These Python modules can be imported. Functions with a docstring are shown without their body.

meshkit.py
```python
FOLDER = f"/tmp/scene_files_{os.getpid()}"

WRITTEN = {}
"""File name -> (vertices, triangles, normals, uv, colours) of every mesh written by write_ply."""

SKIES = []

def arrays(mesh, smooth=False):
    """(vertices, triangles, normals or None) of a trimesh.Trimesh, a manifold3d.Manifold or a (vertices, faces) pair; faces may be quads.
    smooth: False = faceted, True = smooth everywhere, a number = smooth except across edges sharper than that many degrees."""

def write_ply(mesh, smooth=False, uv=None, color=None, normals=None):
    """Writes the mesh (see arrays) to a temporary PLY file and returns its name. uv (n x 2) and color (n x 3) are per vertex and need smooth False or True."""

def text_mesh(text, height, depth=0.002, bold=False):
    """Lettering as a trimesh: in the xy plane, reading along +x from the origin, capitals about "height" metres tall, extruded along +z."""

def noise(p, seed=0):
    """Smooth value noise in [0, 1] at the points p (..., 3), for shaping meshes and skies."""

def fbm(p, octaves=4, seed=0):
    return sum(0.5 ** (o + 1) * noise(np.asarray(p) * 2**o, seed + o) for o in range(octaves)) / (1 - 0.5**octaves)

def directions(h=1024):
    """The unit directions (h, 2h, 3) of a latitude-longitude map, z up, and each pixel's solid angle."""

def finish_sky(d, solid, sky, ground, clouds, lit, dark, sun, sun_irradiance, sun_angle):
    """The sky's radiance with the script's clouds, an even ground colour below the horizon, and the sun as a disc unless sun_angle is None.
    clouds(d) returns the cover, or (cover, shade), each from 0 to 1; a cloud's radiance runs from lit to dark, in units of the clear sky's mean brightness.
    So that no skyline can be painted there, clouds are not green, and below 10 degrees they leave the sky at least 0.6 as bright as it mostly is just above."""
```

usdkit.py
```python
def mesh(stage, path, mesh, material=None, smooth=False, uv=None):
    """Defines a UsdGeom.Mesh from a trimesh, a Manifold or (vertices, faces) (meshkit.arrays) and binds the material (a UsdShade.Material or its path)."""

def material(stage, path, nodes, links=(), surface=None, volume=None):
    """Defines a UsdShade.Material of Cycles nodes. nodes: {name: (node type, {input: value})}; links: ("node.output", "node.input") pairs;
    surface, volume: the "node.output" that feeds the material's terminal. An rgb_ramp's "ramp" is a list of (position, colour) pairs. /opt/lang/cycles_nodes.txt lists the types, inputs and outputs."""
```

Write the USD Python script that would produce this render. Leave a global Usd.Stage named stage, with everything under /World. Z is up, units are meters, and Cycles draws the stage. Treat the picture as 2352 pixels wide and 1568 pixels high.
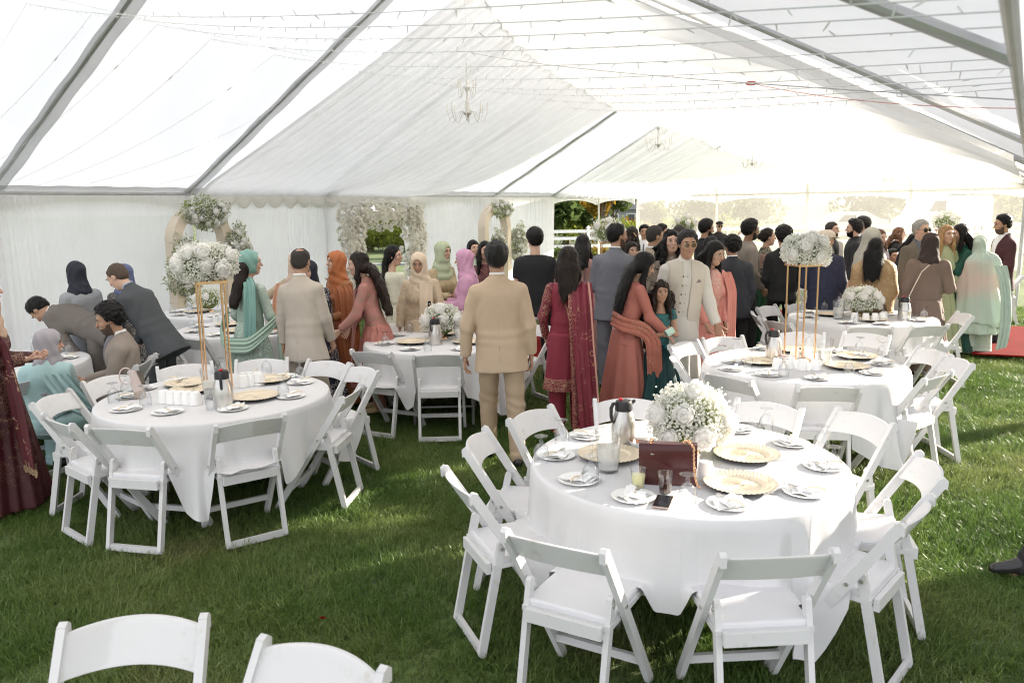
import math, random
import numpy as np
import trimesh
import usdkit
import meshkit
from pxr import Usd, UsdGeom, UsdLux, UsdShade, Gf, Vt, Sdf
from shapely.geometry import Polygon, LineString, box as sbox
from shapely.ops import unary_union

stage = Usd.Stage.CreateInMemory()
UsdGeom.SetStageUpAxis(stage, 'Z')
UsdGeom.SetStageMetersPerUnit(stage, 1.0)
WORLD = UsdGeom.Xform.Define(stage, '/World')
UsdGeom.Scope.Define(stage, '/World/Looks')

# ------------------------------------------------------------------ camera
EXPOSURE = 1.80
CAM_H, PITCH, ROLL, FOCAL = 2.052, math.radians(9.637), math.radians(0.916), 36 * 1805.1 / 2352
cam = UsdGeom.Camera.Define(stage, '/World/camera')
cam.CreateHorizontalApertureAttr(36.0)
cam.CreateVerticalApertureAttr(24.0)
cam.CreateFocalLengthAttr(FOCAL)
cam.CreateClippingRangeAttr(Gf.Vec2f(0.05, 5000))
cam.CreateFStopAttr(4.0)
cam.CreateFocusDistanceAttr(6.2)
cam.CreateExposureAttr(EXPOSURE)
_f = np.array([0, math.cos(PITCH), -math.sin(PITCH)]); _r = np.array([1., 0, 0]); _u = np.array([0, math.sin(PITCH), math.cos(PITCH)])
_c, _s = math.cos(ROLL), math.sin(ROLL)
_r, _u = _c * _r - _s * _u, _s * _r + _c * _u
cam.AddTransformOp().Set(Gf.Matrix4d(*_r, 0, *_u, 0, *(-_f), 0, 0, 0, CAM_H, 1))

# ------------------------------------------------------------------ sky and sun
SUN_AZ, SUN_EL = math.radians(66), math.radians(17)
SKY_STRENGTH, SUN_STRENGTH = 0.12, 1.25
dome = UsdLux.DomeLight.Define(stage, '/World/sky')
dome.CreateIntensityAttr(1.0)
_m = usdkit.material(stage, '/World/Looks/sky', {
    'sky': ('sky_texture', {'sky_type': 'single_scattering', 'sun_disc': False, 'sun_elevation': SUN_EL, 'sun_rotation': SUN_AZ, 'altitude': 60.0, 'air_density': 1.0, 'aerosol_density': 2.5}),
    'tc': ('texture_coordinate', {}), 'cn': ('noise_texture', {'scale': 2.2, 'detail': 6.}), 'cr': ('map_range', {'from_min': .30, 'from_max': .62, 'to_min': .72, 'to_max': .97, 'clamp': True}),
    'cl': ('mix', {'color2': (3.4, 3.4, 3.55)}),
    'bg': ('background_shader', {'strength': SKY_STRENGTH})}, [('tc.generated', 'cn.vector'), ('cn.fac', 'cr.value'), ('cr.result', 'cl.fac'), ('sky.color', 'cl.color1'), ('cl.color', 'bg.color')], surface='bg.background')
UsdShade.MaterialBindingAPI.Apply(dome.GetPrim()).Bind(_m)
dome.GetPrim().SetCustomDataByKey('label', 'bright hazy daylight sky'); dome.GetPrim().SetCustomDataByKey('kind', 'structure')
sun = UsdLux.DistantLight.Define(stage, '/World/sun')
sun.CreateIntensityAttr(SUN_STRENGTH); sun.CreateAngleAttr(0.53); sun.CreateNormalizeAttr(True); sun.CreateColorAttr(Gf.Vec3f(1, 0.90, 0.76))
sun.AddRotateZOp().Set(-math.degrees(SUN_AZ)); sun.AddRotateXOp().Set(90 - math.degrees(SUN_EL) - 180 + 180)
_zl = np.array([math.sin(SUN_AZ) * math.cos(SUN_EL), math.cos(SUN_AZ) * math.cos(SUN_EL), math.sin(SUN_EL)])
_xl = np.cross([0, 0, 1.], _zl); _xl /= np.linalg.norm(_xl); _yl = np.cross(_zl, _xl)
sun.ClearXformOpOrder(); sun.AddTransformOp().Set(Gf.Matrix4d(*_xl, 0, *_yl, 0, *_zl, 0, 0, 0, 30, 1))

# ------------------------------------------------------------------ helpers
_names = {}
def numbered(parent, name):
    k = (str(parent), name); n = _names.get(k, 0); _names[k] = n + 1
    return name if n == 0 else f'{name}_{n:03d}'

def tag(o, label=None, cat=None, group=None, kind=None):
    p = o.GetPrim() if hasattr(o, 'GetPrim') else o
    for k, v in (('label', label), ('category', cat), ('group', group), ('kind', kind)):
        if v: p.SetCustomDataByKey(k, v)
    return p

def thing(name, label, cat, loc=(0, 0, 0), rotz=0.0, group=None, kind=None):
    x = UsdGeom.Xform.Define(stage, '/World/' + numbered('/World', name))
    x.AddTranslateOp().Set(Gf.Vec3d(*map(float, loc))); x.AddRotateZOp().Set(math.degrees(rotz))
    return tag(x, label, cat, group, kind)

def obj(name, mesh, m, parent=None, smooth=35, label=None, kind=None):
    base = '/World' if parent is None else str(parent.GetPath())
    if isinstance(mesh, list): mesh = trimesh.util.concatenate(mesh)
    g = usdkit.mesh(stage, base + '/' + numbered(base, name), mesh, m, smooth)
    return tag(g, label, None, None, kind)

def dup(root, loc, rotz, label, group=None):
    was = root.GetCustomData()
    r = thing(root.GetName().rstrip('0123456789').rstrip('_') if root.GetName()[-3:].isdigit() else root.GetName(), label, was['category'], loc, rotz, group or was.get('group'))
    r.GetReferences().AddInternalReference(root.GetPath()); r.SetInstanceable(True)
    return r

class Proto:
    """builds a thing the first time, references that first one afterwards"""
    def __init__(self, build): self.build, self.first = build, None
    def __call__(self, label, loc, rotz=0.0, group=None):
        if self.first is None:
            self.first = self.build(label, loc, rotz, group)
            return self.first
        return dup(self.first, loc, rotz, label, group)

def move(m, x=0, y=0, z=0): m.apply_translation((x, y, z)); return m
def bx(x0, x1, y0, y1, z0, z1): return move(trimesh.creation.box((x1 - x0, y1 - y0, z1 - z0)), (x0 + x1) / 2, (y0 + y1) / 2, (z0 + z1) / 2)

def tube(pts, r, n=8, caps=True):
    """round tube along points; r number or per point"""
    p = np.asarray(pts, float); m = len(p); r = np.broadcast_to(np.asarray(r, float), (m,))
    t = np.gradient(p, axis=0); t /= np.maximum(np.linalg.norm(t, axis=1, keepdims=True), 1e-9)
    up = np.array([0, 0, 1.]) if abs(t[0][2]) < .9 else np.array([1., 0, 0])
    v = np.zeros((m, n, 3)); a = np.linspace(0, 2 * np.pi, n, endpoint=False)
    u = np.cross(t[0], up); u /= np.linalg.norm(u)
    for i in range(m):
        u = u - t[i] * (u @ t[i]); u /= max(np.linalg.norm(u), 1e-9); w = np.cross(t[i], u)
        v[i] = p[i] + r[i] * (np.cos(a)[:, None] * u + np.sin(a)[:, None] * w)
    i, j = np.meshgrid(np.arange(m - 1), np.arange(n), indexing='ij'); j2 = (j + 1) % n
    q = np.stack([i * n + j, (i + 1) * n + j, (i + 1) * n + j2, i * n + j2], -1).reshape(-1, 4)
    f = np.vstack([q[:, [0, 2, 1]], q[:, [0, 3, 2]]]); V = v.reshape(-1, 3)
    if caps:
        k = np.arange(1, n - 1); e = (m - 1) * n
        f = np.vstack([f, np.stack([0 * k, k, k + 1], 1), np.stack([e + 0 * k, e + k + 1, e + k], 1)])
    return trimesh.Trimesh(V, f, process=False)

def grid(fn, nu, nv, closed_u=False):
    """fn(u,v arrays)->xyz ; sheet"""
    u, v = np.meshgrid(np.linspace(0, 1, nu, endpoint=not closed_u), np.linspace(0, 1, nv), indexing='ij')
    P = np.stack(np.broadcast_arrays(*fn(u, v)), -1).reshape(-1, 3)
    i, j = np.meshgrid(np.arange(nu if closed_u else nu - 1), np.arange(nv - 1), indexing='ij'); i2 = (i + 1) % nu
    q = np.stack([i * nv + j, i2 * nv + j, i2 * nv + j + 1, i * nv + j + 1], -1).reshape(-1, 4)
    return trimesh.Trimesh(P, np.vstack([q[:, :3], q[:, [0, 2, 3]]]), process=False)

def lathe(prof, n=24):
    p = np.asarray(prof, float)
    return trimesh.creation.revolve(p, sections=n)

def plate2d(shape, thick, axis='x'):
    """extrude a shapely polygon in (y,z) along x, centred"""
    m = trimesh.creation.extrude_polygon(shape, thick, engine='earcut')
    m.apply_translation((0, 0, -thick / 2))
    if axis == 'x': m.apply_transform(np.array([[0, 0, 1, 0], [1, 0, 0, 0], [0, 1, 0, 0], [0, 0, 0, 1.]]))
    if axis == 'y': m.apply_transform(np.array([[1, 0, 0, 0], [0, 0, -1, 0], [0, 1, 0, 0], [0, 0, 0, 1.]]))
    return m

def ico(c, r, sub=1):
    m = trimesh.creation.icosphere(sub, 1.0); m.apply_scale(np.broadcast_to(r, 3)); m.apply_translation(c); return m

def rounded_box(x, y, z, r, n=2):
    m = trimesh.creation.icosphere(n, 1.0); v = m.vertices
    h = np.array([x, y, z]) / 2 - r
    m.vertices = v * r + np.sign(np.where(np.abs(v) < 1e-6, 0, v)) * h
    return m

def lin(h):
    h = h.lstrip('#'); c = np.array([int(h[i:i + 2], 16) for i in (0, 2, 4)]) / 255
    return tuple(np.where(c <= .04045, c / 12.92, ((c + .055) / 1.055) ** 2.4))

# ------------------------------------------------------------------ materials
LK = '/World/Looks/'
def mat(name, color, rough=.5, vary=.12, vscale=3., bump=0., bscale=40., bdist=.004, stretch=None, crease=False, **kw):
    """principled with noise tone variation in object space and optional bump"""
    c = np.array(color, float)
    nodes = {'tc': ('texture_coordinate', {}), 'n': ('noise_texture', {'scale': float(vscale), 'detail': 4.}),
             'r': ('rgb_ramp', {'ramp': [(0.25, tuple(c * (1 - vary))), (0.75, tuple(np.minimum(c * (1 + vary), .95)))]}),
             'p': ('principled_bsdf', {'roughness': float(rough), **kw})}
    links = [('tc.object', 'n.vector'), ('n.fac', 'r.fac'), ('r.color', 'p.base_color')]
    if bump:
        nodes['mp'] = ('mapping', {'scale': stretch or (1., 1., 1.)})
        nodes['bn'] = ('noise_texture', {'scale': float(bscale), 'detail': 3.})
        nodes['b'] = ('bump', {'strength': float(bump), 'distance': float(bdist)})
        if crease: nodes['bn'] = ('noise_texture', {'type': 'ridged_multifractal', 'scale': float(bscale), 'detail': 2.5, 'roughness': .45, 'distortion': .6})
        links += [('tc.object', 'mp.vector'), ('mp.vector', 'bn.vector'), ('bn.fac', 'b.height'), ('b.normal', 'p.normal')]
    return usdkit.material(stage, LK + name, nodes, links, surface='p.BSDF')

def sheer(name, color, trans=.5, clear=0., gloss=0., scale=2., vary=.05, stripes=0.):
    """thin fabric or vinyl: diffuse + translucent (+ see-through)"""
    c = np.array(color, float)
    nodes = {'tc': ('texture_coordinate', {}), 'n': ('noise_texture', {'scale': float(scale), 'detail': 4.}),
             'r': ('rgb_ramp', {'ramp': [(0.3, tuple(c * (1 - vary))), (0.7, tuple(c))]}),
             'd': ('diffuse_bsdf', {}), 't': ('translucent_bsdf', {}), 'x': ('mix_closure', {'fac': float(trans)})}
    links = [('tc.object', 'n.vector'), ('n.fac', 'r.fac'), ('r.color', 'd.color'), ('r.color', 't.color'), ('d.BSDF', 'x.closure1'), ('t.BSDF', 'x.closure2')]
    out = 'x.closure'
    if gloss:
        nodes['g'] = ('glossy_bsdf', {'color': (1., 1., 1.), 'roughness': .25}); nodes['fr'] = ('fresnel', {'IOR': 1.4}); nodes['gx'] = ('mix_closure', {})
        links += [('fr.fac', 'gx.fac'), (out, 'gx.closure1'), ('g.BSDF', 'gx.closure2')]; out = 'gx.closure'
    if clear:
        nodes['c'] = ('transparent_bsdf', {'color': (1., 1., 1.)}); nodes['cx'] = ('mix_closure', {'fac': float(clear)})
        links += [(out, 'cx.closure1'), ('c.BSDF', 'cx.closure2')]; out = 'cx.closure'
    return usdkit.material(stage, LK + name, nodes, links, surface=out)

M = {}
M['resin'] = usdkit.material(stage, LK + 'white_resin', {
    'tc': ('texture_coordinate', {}), 'oi': ('object_info', {}), 'of': ('combine_xyz', {}), 'k': ('math', {'math_type': 'multiply', 'value2': 37.}), 'va': ('vector_math', {'math_type': 'add'}),
    'n': ('noise_texture', {'scale': 9., 'detail': 6., 'roughness': .7}), 'r': ('rgb_ramp', {'ramp': [(0., (.66, .655, .66)), (.58, (.65, .645, .65)), (.68, (.57, .55, .52)), (.78, (.47, .44, .39))]}),
    'sc': ('noise_texture', {'scale': 55., 'detail': 2.}), 'b': ('bump', {'strength': .06, 'distance': .002}), 'p': ('principled_bsdf', {'roughness': .40})},
    [('oi.random', 'k.value1'), ('k.value', 'of.x'), ('k.value', 'of.y'), ('tc.object', 'va.vector1'), ('of.vector', 'va.vector2'), ('va.vector', 'n.vector'), ('n.fac', 'r.fac'), ('r.color', 'p.base_color'), ('tc.object', 'sc.vector'), ('sc.fac', 'b.height'), ('b.normal', 'p.normal')], surface='p.BSDF')
M['pad'] = mat('white_pad', (.67, .665, .68), .45, .03, 8, bump=.15, bscale=14, bdist=.004)
M['steel'] = mat('brushed_steel', (.62, .60, .57), .32, .06, 8, bump=.1, bscale=200, bdist=.001, stretch=(1., 1., .05), metallic=1.0)
M['alu'] = mat('aluminium_tube', (.50, .50, .51), .42, .12, 5, metallic=.7)
M['black'] = mat('black_plastic', (.018, .018, .020), .42, .1)
M['red'] = mat('red_plastic', (.55, .02, .03), .35, .1)
M['gold'] = mat('rose_gold_metal', (.80, .50, .30), .25, .06, 6, metallic=1.0)
M['gold_pale'] = mat('pale_gold_plate', (.76, .655, .50), .42, .08, 12, metallic=.35)
M['china'] = mat('white_china', (.86, .855, .84), .30, .02, 5)
M['napkin'] = mat('white_napkin', (.86, .86, .86), .8, .02, 10, bump=.1, bscale=30)
M['cloth'] = usdkit.material(stage, LK + 'white_tablecloth', {
    'tc': ('texture_coordinate', {}), 'mp': ('mapping', {'rotation': (0., 0., .45)}), 's': ('separate_xyz', {}), 'n': ('noise_texture', {'scale': 7., 'detail': 4.}), 'n2': ('noise_texture', {'scale': 30., 'detail': 2.}),
    **{f'{k}{i}': v for i in 'xy' for k, v in {'m': ('math', {'math_type': 'multiply', 'value2': 2.1}), 'f': ('math', {'math_type': 'fraction'}), 'h': ('math', {'math_type': 'subtract', 'value2': .5}), 'a': ('math', {'math_type': 'absolute'}), 'r': ('map_range', {'from_min': 0., 'from_max': .016, 'to_min': .35, 'to_max': 0., 'clamp': True})}.items()},
    'top': ('math', {'math_type': 'maximum'}), 'ad': ('math', {'math_type': 'add'}), 'ad2': ('math', {'math_type': 'multiply_add', 'value2': .12}), 'b': ('bump', {'strength': .30, 'distance': .010}),
    'r': ('rgb_ramp', {'ramp': [(.3, (.645, .64, .65)), (.7, (.67, .665, .675))]}), 'p': ('principled_bsdf', {'roughness': .75})},
    [('tc.object', 'mp.vector'), ('mp.vector', 's.vector'), ('tc.object', 'n.vector'), ('tc.object', 'n2.vector')] + [x for i in 'xy' for x in ((f's.{i}', f'm{i}.value1'), (f'm{i}.value', f'f{i}.value1'), (f'f{i}.value', f'h{i}.value1'), (f'h{i}.value', f'a{i}.value1'), (f'a{i}.value', f'r{i}.value'))] +
    [('rx.result', 'top.value1'), ('ry.result', 'top.value2'), ('top.value', 'ad.value1'), ('n.fac', 'ad.value2'), ('n2.fac', 'ad2.value1'), ('ad.value', 'ad2.value3'), ('ad2.value', 'b.height'), ('b.normal', 'p.normal'), ('n.fac', 'r.fac'), ('r.color', 'p.base_color')], surface='p.BSDF')
M['roof'] = sheer('tent_vinyl', (.95, .95, .95), .55, scale=.6, vary=.03)
M['flap'] = sheer('tent_vinyl_seam', (.74, .75, .77), .40, scale=2., vary=.08)
M['valance'] = sheer('tent_valance', (.88, .86, .83), .42, scale=2., vary=.05)
M['drape'] = sheer('ceiling_drape', (.95, .95, .955), .56, clear=.10, scale=1.2, vary=.05)
M['curtain'] = sheer('wall_curtain', (.97, .96, .98), .60, clear=.07, scale=1.5, vary=.06)
M['clearvinyl'] = sheer('clear_vinyl', (.97, .95, .90), .80, clear=.80, gloss=1, scale=.8, vary=.25)
M['cord'] = mat('white_cord', (.72, .72, .74), .5)
M['bulb'] = mat('clear_bulb', (.80, .80, .82), .2)
M['red_cord'] = mat('red_cord', (.62, .20, .17), .45)
M['chrome'] = mat('chandelier_chrome', (.62, .60, .57), .45, metallic=.4)
M['candle'] = mat('candle_sleeve', (.72, .70, .64), .5)
M['beige'] = mat('beige_arch_board', (.70, .60, .49), .7, .05, 2)
M['glass'] = usdkit.material(stage, LK + 'clear_glass', {
    't': ('transparent_bsdf', {}), 'tr': ('rgb_ramp', {'ramp': [(0., (.98, .985, .99)), (.45, (.92, .93, .94)), (1., (.28, .30, .32))]}), 'g': ('glossy_bsdf', {'color': (1., 1., 1.), 'roughness': .03}), 'lw': ('layer_weight', {'blend': .25}), 'rp': ('rgb_ramp', {'ramp': [(0., (.05, .05, .05)), (.5, (.14, .14, .14)), (1., (.85, .85, .85))]}), 'x': ('mix_closure', {})},
    [('lw.facing', 'tr.fac'), ('tr.color', 't.color'), ('lw.facing', 'rp.fac'), ('rp.color', 'x.fac'), ('t.BSDF', 'x.closure1'), ('g.BSDF', 'x.closure2')], surface='x.closure')
M['lemonade'] = mat('pale_yellow_drink', (.78, .72, .36), .15, .02)
M['cola'] = mat('dark_cola', (.035, .014, .008), .1, .1)
M['water'] = usdkit.material(stage, LK + 'iced_drink', {
    't': ('transparent_bsdf', {'color': (.93, .93, .90)}), 'd': ('diffuse_bsdf', {'color': (.86, .85, .80)}), 'x': ('mix_closure', {'fac': .45})},
    [('t.BSDF', 'x.closure1'), ('d.BSDF', 'x.closure2')], surface='x.closure')
M['sauce'] = mat('brown_sauce', (.30, .07, .02), .3)
M['leather'] = mat('burgundy_leather', (.050, .009, .010), .22, .3, 5, bump=.05, bscale=120)
M['petal'] = sheer('white_petal', (.97, .96, .94), .52, scale=20, vary=.03)
M['petal_warm'] = sheer('ivory_petal', (.97, .95, .90), .58, scale=14, vary=.05)
M['breath'] = sheer('gypsophila_floret', (.95, .95, .90), .45, scale=30, vary=.08)
M['stem'] = sheer('green_stem', (.42, .48, .22), .3, scale=20, vary=.4)
M['leafgreen'] = sheer('floral_leaf', (.30, .38, .16), .35, scale=14, vary=.4)
M['carpet'] = mat('red_carpet', (.17, .006, .005), .95, .15, 6, bump=.4, bscale=150, specular_ior_level=.1)
M['phone_glass'] = mat('phone_screen', (.012, .012, .014), .08)
M['phone_rim'] = mat('phone_rim', (.55, .42, .36), .3, metallic=.8)
M['straw'] = mat('brass_label', (.62, .53, .38), .5)

# ------------------------------------------------------------------ tent frame of reference
TA, TD, TEAVE, TW, TT = math.radians(33.167), 12.184, 2.426, 12.128, .5311
_wu = np.array([math.sin(TA), math.cos(TA)]); _ww = np.array([math.cos(TA), -math.sin(TA)])
def S(n): return 8.49 + (n - 1) * 3.114
def W(perp, s, z):
    perp, s, z = np.broadcast_arrays(np.asarray(perp, float), np.asarray(s, float), np.asarray(z, float))
    q = (perp - TD)[..., None] * _ww + s[..., None] * _wu
    return q[..., 0], q[..., 1], z
def Wp(perp, s, z): return np.array([float(k) for k in W(perp, s, z)])
def roofz(perp): return TEAVE + TT * np.minimum(perp, TW - perp)
HALF = TW / 2
RIDGE = TEAVE + TT * HALF
TABLES = {'front': (0.88, 3.859), 'left': (-2.121, 5.481), 'right': (2.364, 6.267), 'far_right': (3.98, 8.858), 'centre': (-0.676, 7.722), 'far_left': (-4.596, 6.784), 'back_left': (-2.959, 8.804), 'rear_left': (-3.812, 10.359)}
ITEMS = {'front': {'plate': [(0.2, 3.951), (0.308, 3.573), (0.42, 4.296), (0.531, 3.341), (0.93, 3.236), (1.308, 3.366), (1.59, 3.695), (1.578, 4.124), (1.353, 4.448)], 'goblet': [(0.135, 3.855), (0.264, 4.163), (0.357, 3.523), (0.749, 3.243), (1.201, 3.427), (1.527, 3.602), (1.648, 3.972), (1.457, 4.351)], 'charger': [(0.497, 3.921), (1.198, 3.886), (1.041, 3.457)], 'pitcher': [(0.463, 3.704)], 'thermos': [(0.599, 4.129)], 'bowl': [(0.678, 4.062)], 'flowers': [(0.922, 3.973)], 'mug': [(0.908, 3.57), (1.088, 4.04), (1.015, 4.204)], 'cup_y': [(0.571, 3.456)], 'cup_c': [(0.683, 3.394)], 'phone': [(0.65, 3.273)], 'purse': [(0.72, 3.53)]}, 'left': {'plate': [(-2.569, 5.077), (-2.257, 4.99), (-1.853, 5.055), (-1.558, 5.375), (-1.608, 5.823), (-1.789, 6.054), (-2.06, 6.207), (-2.719, 5.453), (-2.936, 5.771), (-2.649, 6.023)], 'goblet': [(-2.756, 5.29), (-2.791, 5.551), (-2.49, 5.188), (-1.994, 5.064), (-1.608, 5.378), (-1.978, 6.201), (-1.641, 5.948), (-2.319, 6.193)], 'charger': [(-2.467, 5.825), (-1.88, 5.904), (-1.804, 5.353), (-2.334, 5.615)], 'pitcher': [(-2.11, 5.373)], 'thermos': [(-1.933, 5.117)], 'mug': [(-2.397, 5.267), (-2.336, 5.251), (-2.276, 5.235), (-2.216, 5.219), (-2.156, 5.203), (-2.008, 5.734), (-1.962, 5.774), (-1.907, 5.785)], 'stand': [(-2.18, 5.688)], 'pouch': [(-2.621, 5.407)]}, 'right': {'plate': [(1.704, 6.049), (1.837, 6.338), (2.258, 6.926), (2.266, 5.688), (1.943, 5.835), (2.738, 5.838), (2.969, 6.155), (3.032, 6.524), (2.916, 6.867), (2.689, 7.09)], 'goblet': [(1.727, 6.366), (1.934, 6.679), (1.885, 6.172), (2.04, 5.781), (2.536, 5.79), (2.931, 6.037), (3.226, 6.468), (3.099, 6.722), (2.711, 7.042)], 'charger': [(2.034, 6.303), (2.515, 6.774), (2.885, 6.458), (2.633, 6.061)], 'pitcher': [(2.504, 6.193)], 'thermos': [(2.179, 6.441)], 'bowl': [(2.239, 6.36)], 'mug': [(2.082, 6.053), (2.194, 6.078), (2.26, 6.006), (2.362, 5.998), (2.379, 6.501), (2.479, 6.493)], 'stand': [(2.374, 6.387)]}}
CHAIR_BACKS = {'front': [(0.18, 2.866), (0.947, 2.74), (1.586, 3.093), (1.984, 3.591), (2.074, 4.494), (1.61, 4.809), (0.742, 4.976), (0.11, 4.691), (-0.203, 4.165), (-0.256, 3.486)], 'left': [(-2.333, 4.504), (-1.597, 4.629), (-1.128, 5.366), (-1.184, 6.157), (-1.536, 6.449), (-2.137, 6.591), (-2.717, 6.398), (-3.137, 5.964), (-3.205, 5.329), (-2.812, 4.715)], 'right': [(1.581, 5.645), (2.182, 5.284), (3.084, 5.573), (3.544, 6.126), (3.553, 6.502), (3.396, 7.42), (2.819, 7.556), (2.001, 7.354), (1.575, 7.107), (1.341, 6.362)], 'far_right': [(3.627, 7.859), (4.243, 7.882), (5.042, 8.661), (4.908, 9.231), (3.624, 9.792), (3.134, 9.589), (2.795, 8.924), (2.848, 8.337)], 'centre': [(-1.261, 6.911), (-0.651, 6.722), (0.346, 8.293), (-1.418, 8.574), (-0.908, 8.748), (-1.855, 8.37)], 'far_left': [(-3.798, 7.387), (-3.675, 5.942), (-3.161, 6.618), (-3.239, 7.156)], 'back_left': [(-3.269, 7.806), (-3.814, 8.285), (-3.475, 9.661)]}
NEAR = [(-1.181, 2.252), (-0.558, 2.057)]
PETAL_XY = (-0.987, 3.623)
# ------------------------------------------------------------------ ground
def ground():
    n = 120
    a = np.linspace(0, 2 * np.pi, 97)[:-1]
    r = np.concatenate([[0], np.geomspace(1.5, 900, 60)])
    R, A = np.meshgrid(r, a, indexing='ij')
    X, Y = R * np.cos(A), R * np.sin(A) + 5
    Z = (meshkit.fbm(np.stack([X * .5, Y * .5, X * 0], -1), 3) - .5) * .05 * np.clip(R / 3, .3, 1) * (R < 60) - .012
    V = np.stack([X, Y, Z], -1).reshape(-1, 3); m, k = R.shape
    i, j = np.meshgrid(np.arange(m - 1), np.arange(k), indexing='ij'); j2 = (j + 1) % k
    q = np.stack([i * k + j, (i + 1) * k + j, (i + 1) * k + j2, i * k + j2], -1).reshape(-1, 4)
    return trimesh.Trimesh(V, np.vstack([q[:, :3], q[:, [0, 2, 3]]]), process=False)
M['lawn'] = usdkit.material(stage, LK + 'lawn_ground', {
    'g': ('geometry', {}), 'n1': ('noise_texture', {'scale': .55, 'detail': 6.}), 'n2': ('noise_texture', {'scale': 22., 'detail': 5.}),
    'r1': ('rgb_ramp', {'ramp': [(.30, (.065, .100, .030)), (.52, (.105, .150, .045)), (.72, (.16, .19, .065))]}),
    'r2': ('rgb_ramp', {'ramp': [(.3, (.45, .45, .45)), (.7, (1.25, 1.25, 1.25))]}),
    'm': ('mix', {'mix_type': 'multiply', 'fac': 1.}), 'b': ('bump', {'strength': .6, 'distance': .03}), 'p': ('principled_bsdf', {'roughness': .9})},
    [('g.position', 'n1.vector'), ('g.position', 'n2.vector'), ('n1.fac', 'r1.fac'), ('n2.fac', 'r2.fac'), ('r1.color', 'm.color1'), ('r2.color', 'm.color2'), ('m.color', 'p.base_color'), ('n2.fac', 'b.height'), ('b.normal', 'p.normal')], surface='p.BSDF')
tag(obj('lawn', ground(), M['lawn'], smooth=True), 'green lawn under and around the tent', kind='structure')

M['blade'] = usdkit.material(stage, LK + 'grass_blade', {
    'g': ('geometry', {}), 'oi': ('object_info', {}), 'n1': ('noise_texture', {'scale': .8, 'detail': 5.}), 'wn': ('noise_texture', {'scale': 60., 'detail': 2.}),
    'r1': ('rgb_ramp', {'ramp': [(.26, (.066, .128, .026)), (.44, (.122, .200, .046)), (.60, (.200, .258, .082)), (.76, (.31, .29, .14))]}),
    'r2': ('rgb_ramp', {'ramp': [(.3, (.55, .62, .55)), (.7, (1.35, 1.3, 1.3))]}),
    'm': ('mix', {'mix_type': 'multiply', 'fac': 1.}), 'n3': ('noise_texture', {'scale': .42, 'detail': 5., 'roughness': .6}), 'dr': ('map_range', {'from_min': .56, 'from_max': .72, 'to_min': 0., 'to_max': .65, 'clamp': True}), 'm3': ('mix', {'color2': (.26, .215, .10)}), 'st': ('map_range', {'from_min': .90, 'from_max': .94, 'to_min': 0., 'to_max': .85, 'clamp': True}), 'm2': ('mix', {'color2': (.36, .30, .15)}),
    'd': ('principled_bsdf', {'roughness': .42, 'specular_ior_level': .45}), 't': ('translucent_bsdf', {}), 'x': ('mix_closure', {'fac': .35})},
    [('g.position', 'n1.vector'), ('g.position', 'wn.vector'), ('n1.fac', 'r1.fac'), ('wn.fac', 'r2.fac'), ('r1.color', 'm.color1'), ('r2.color', 'm.color2'), ('g.random_per_island', 'st.value'), ('st.result', 'm2.fac'), ('g.position', 'n3.vector'), ('n3.fac', 'dr.value'), ('dr.result', 'm3.fac'), ('m.color', 'm3.color1'), ('m3.color', 'm2.color1'), ('m2.color', 'd.base_color'), ('m2.color', 't.color'),
     ('d.BSDF', 'x.closure1'), ('t.BSDF', 'x.closure2')], surface='x.closure')
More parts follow.
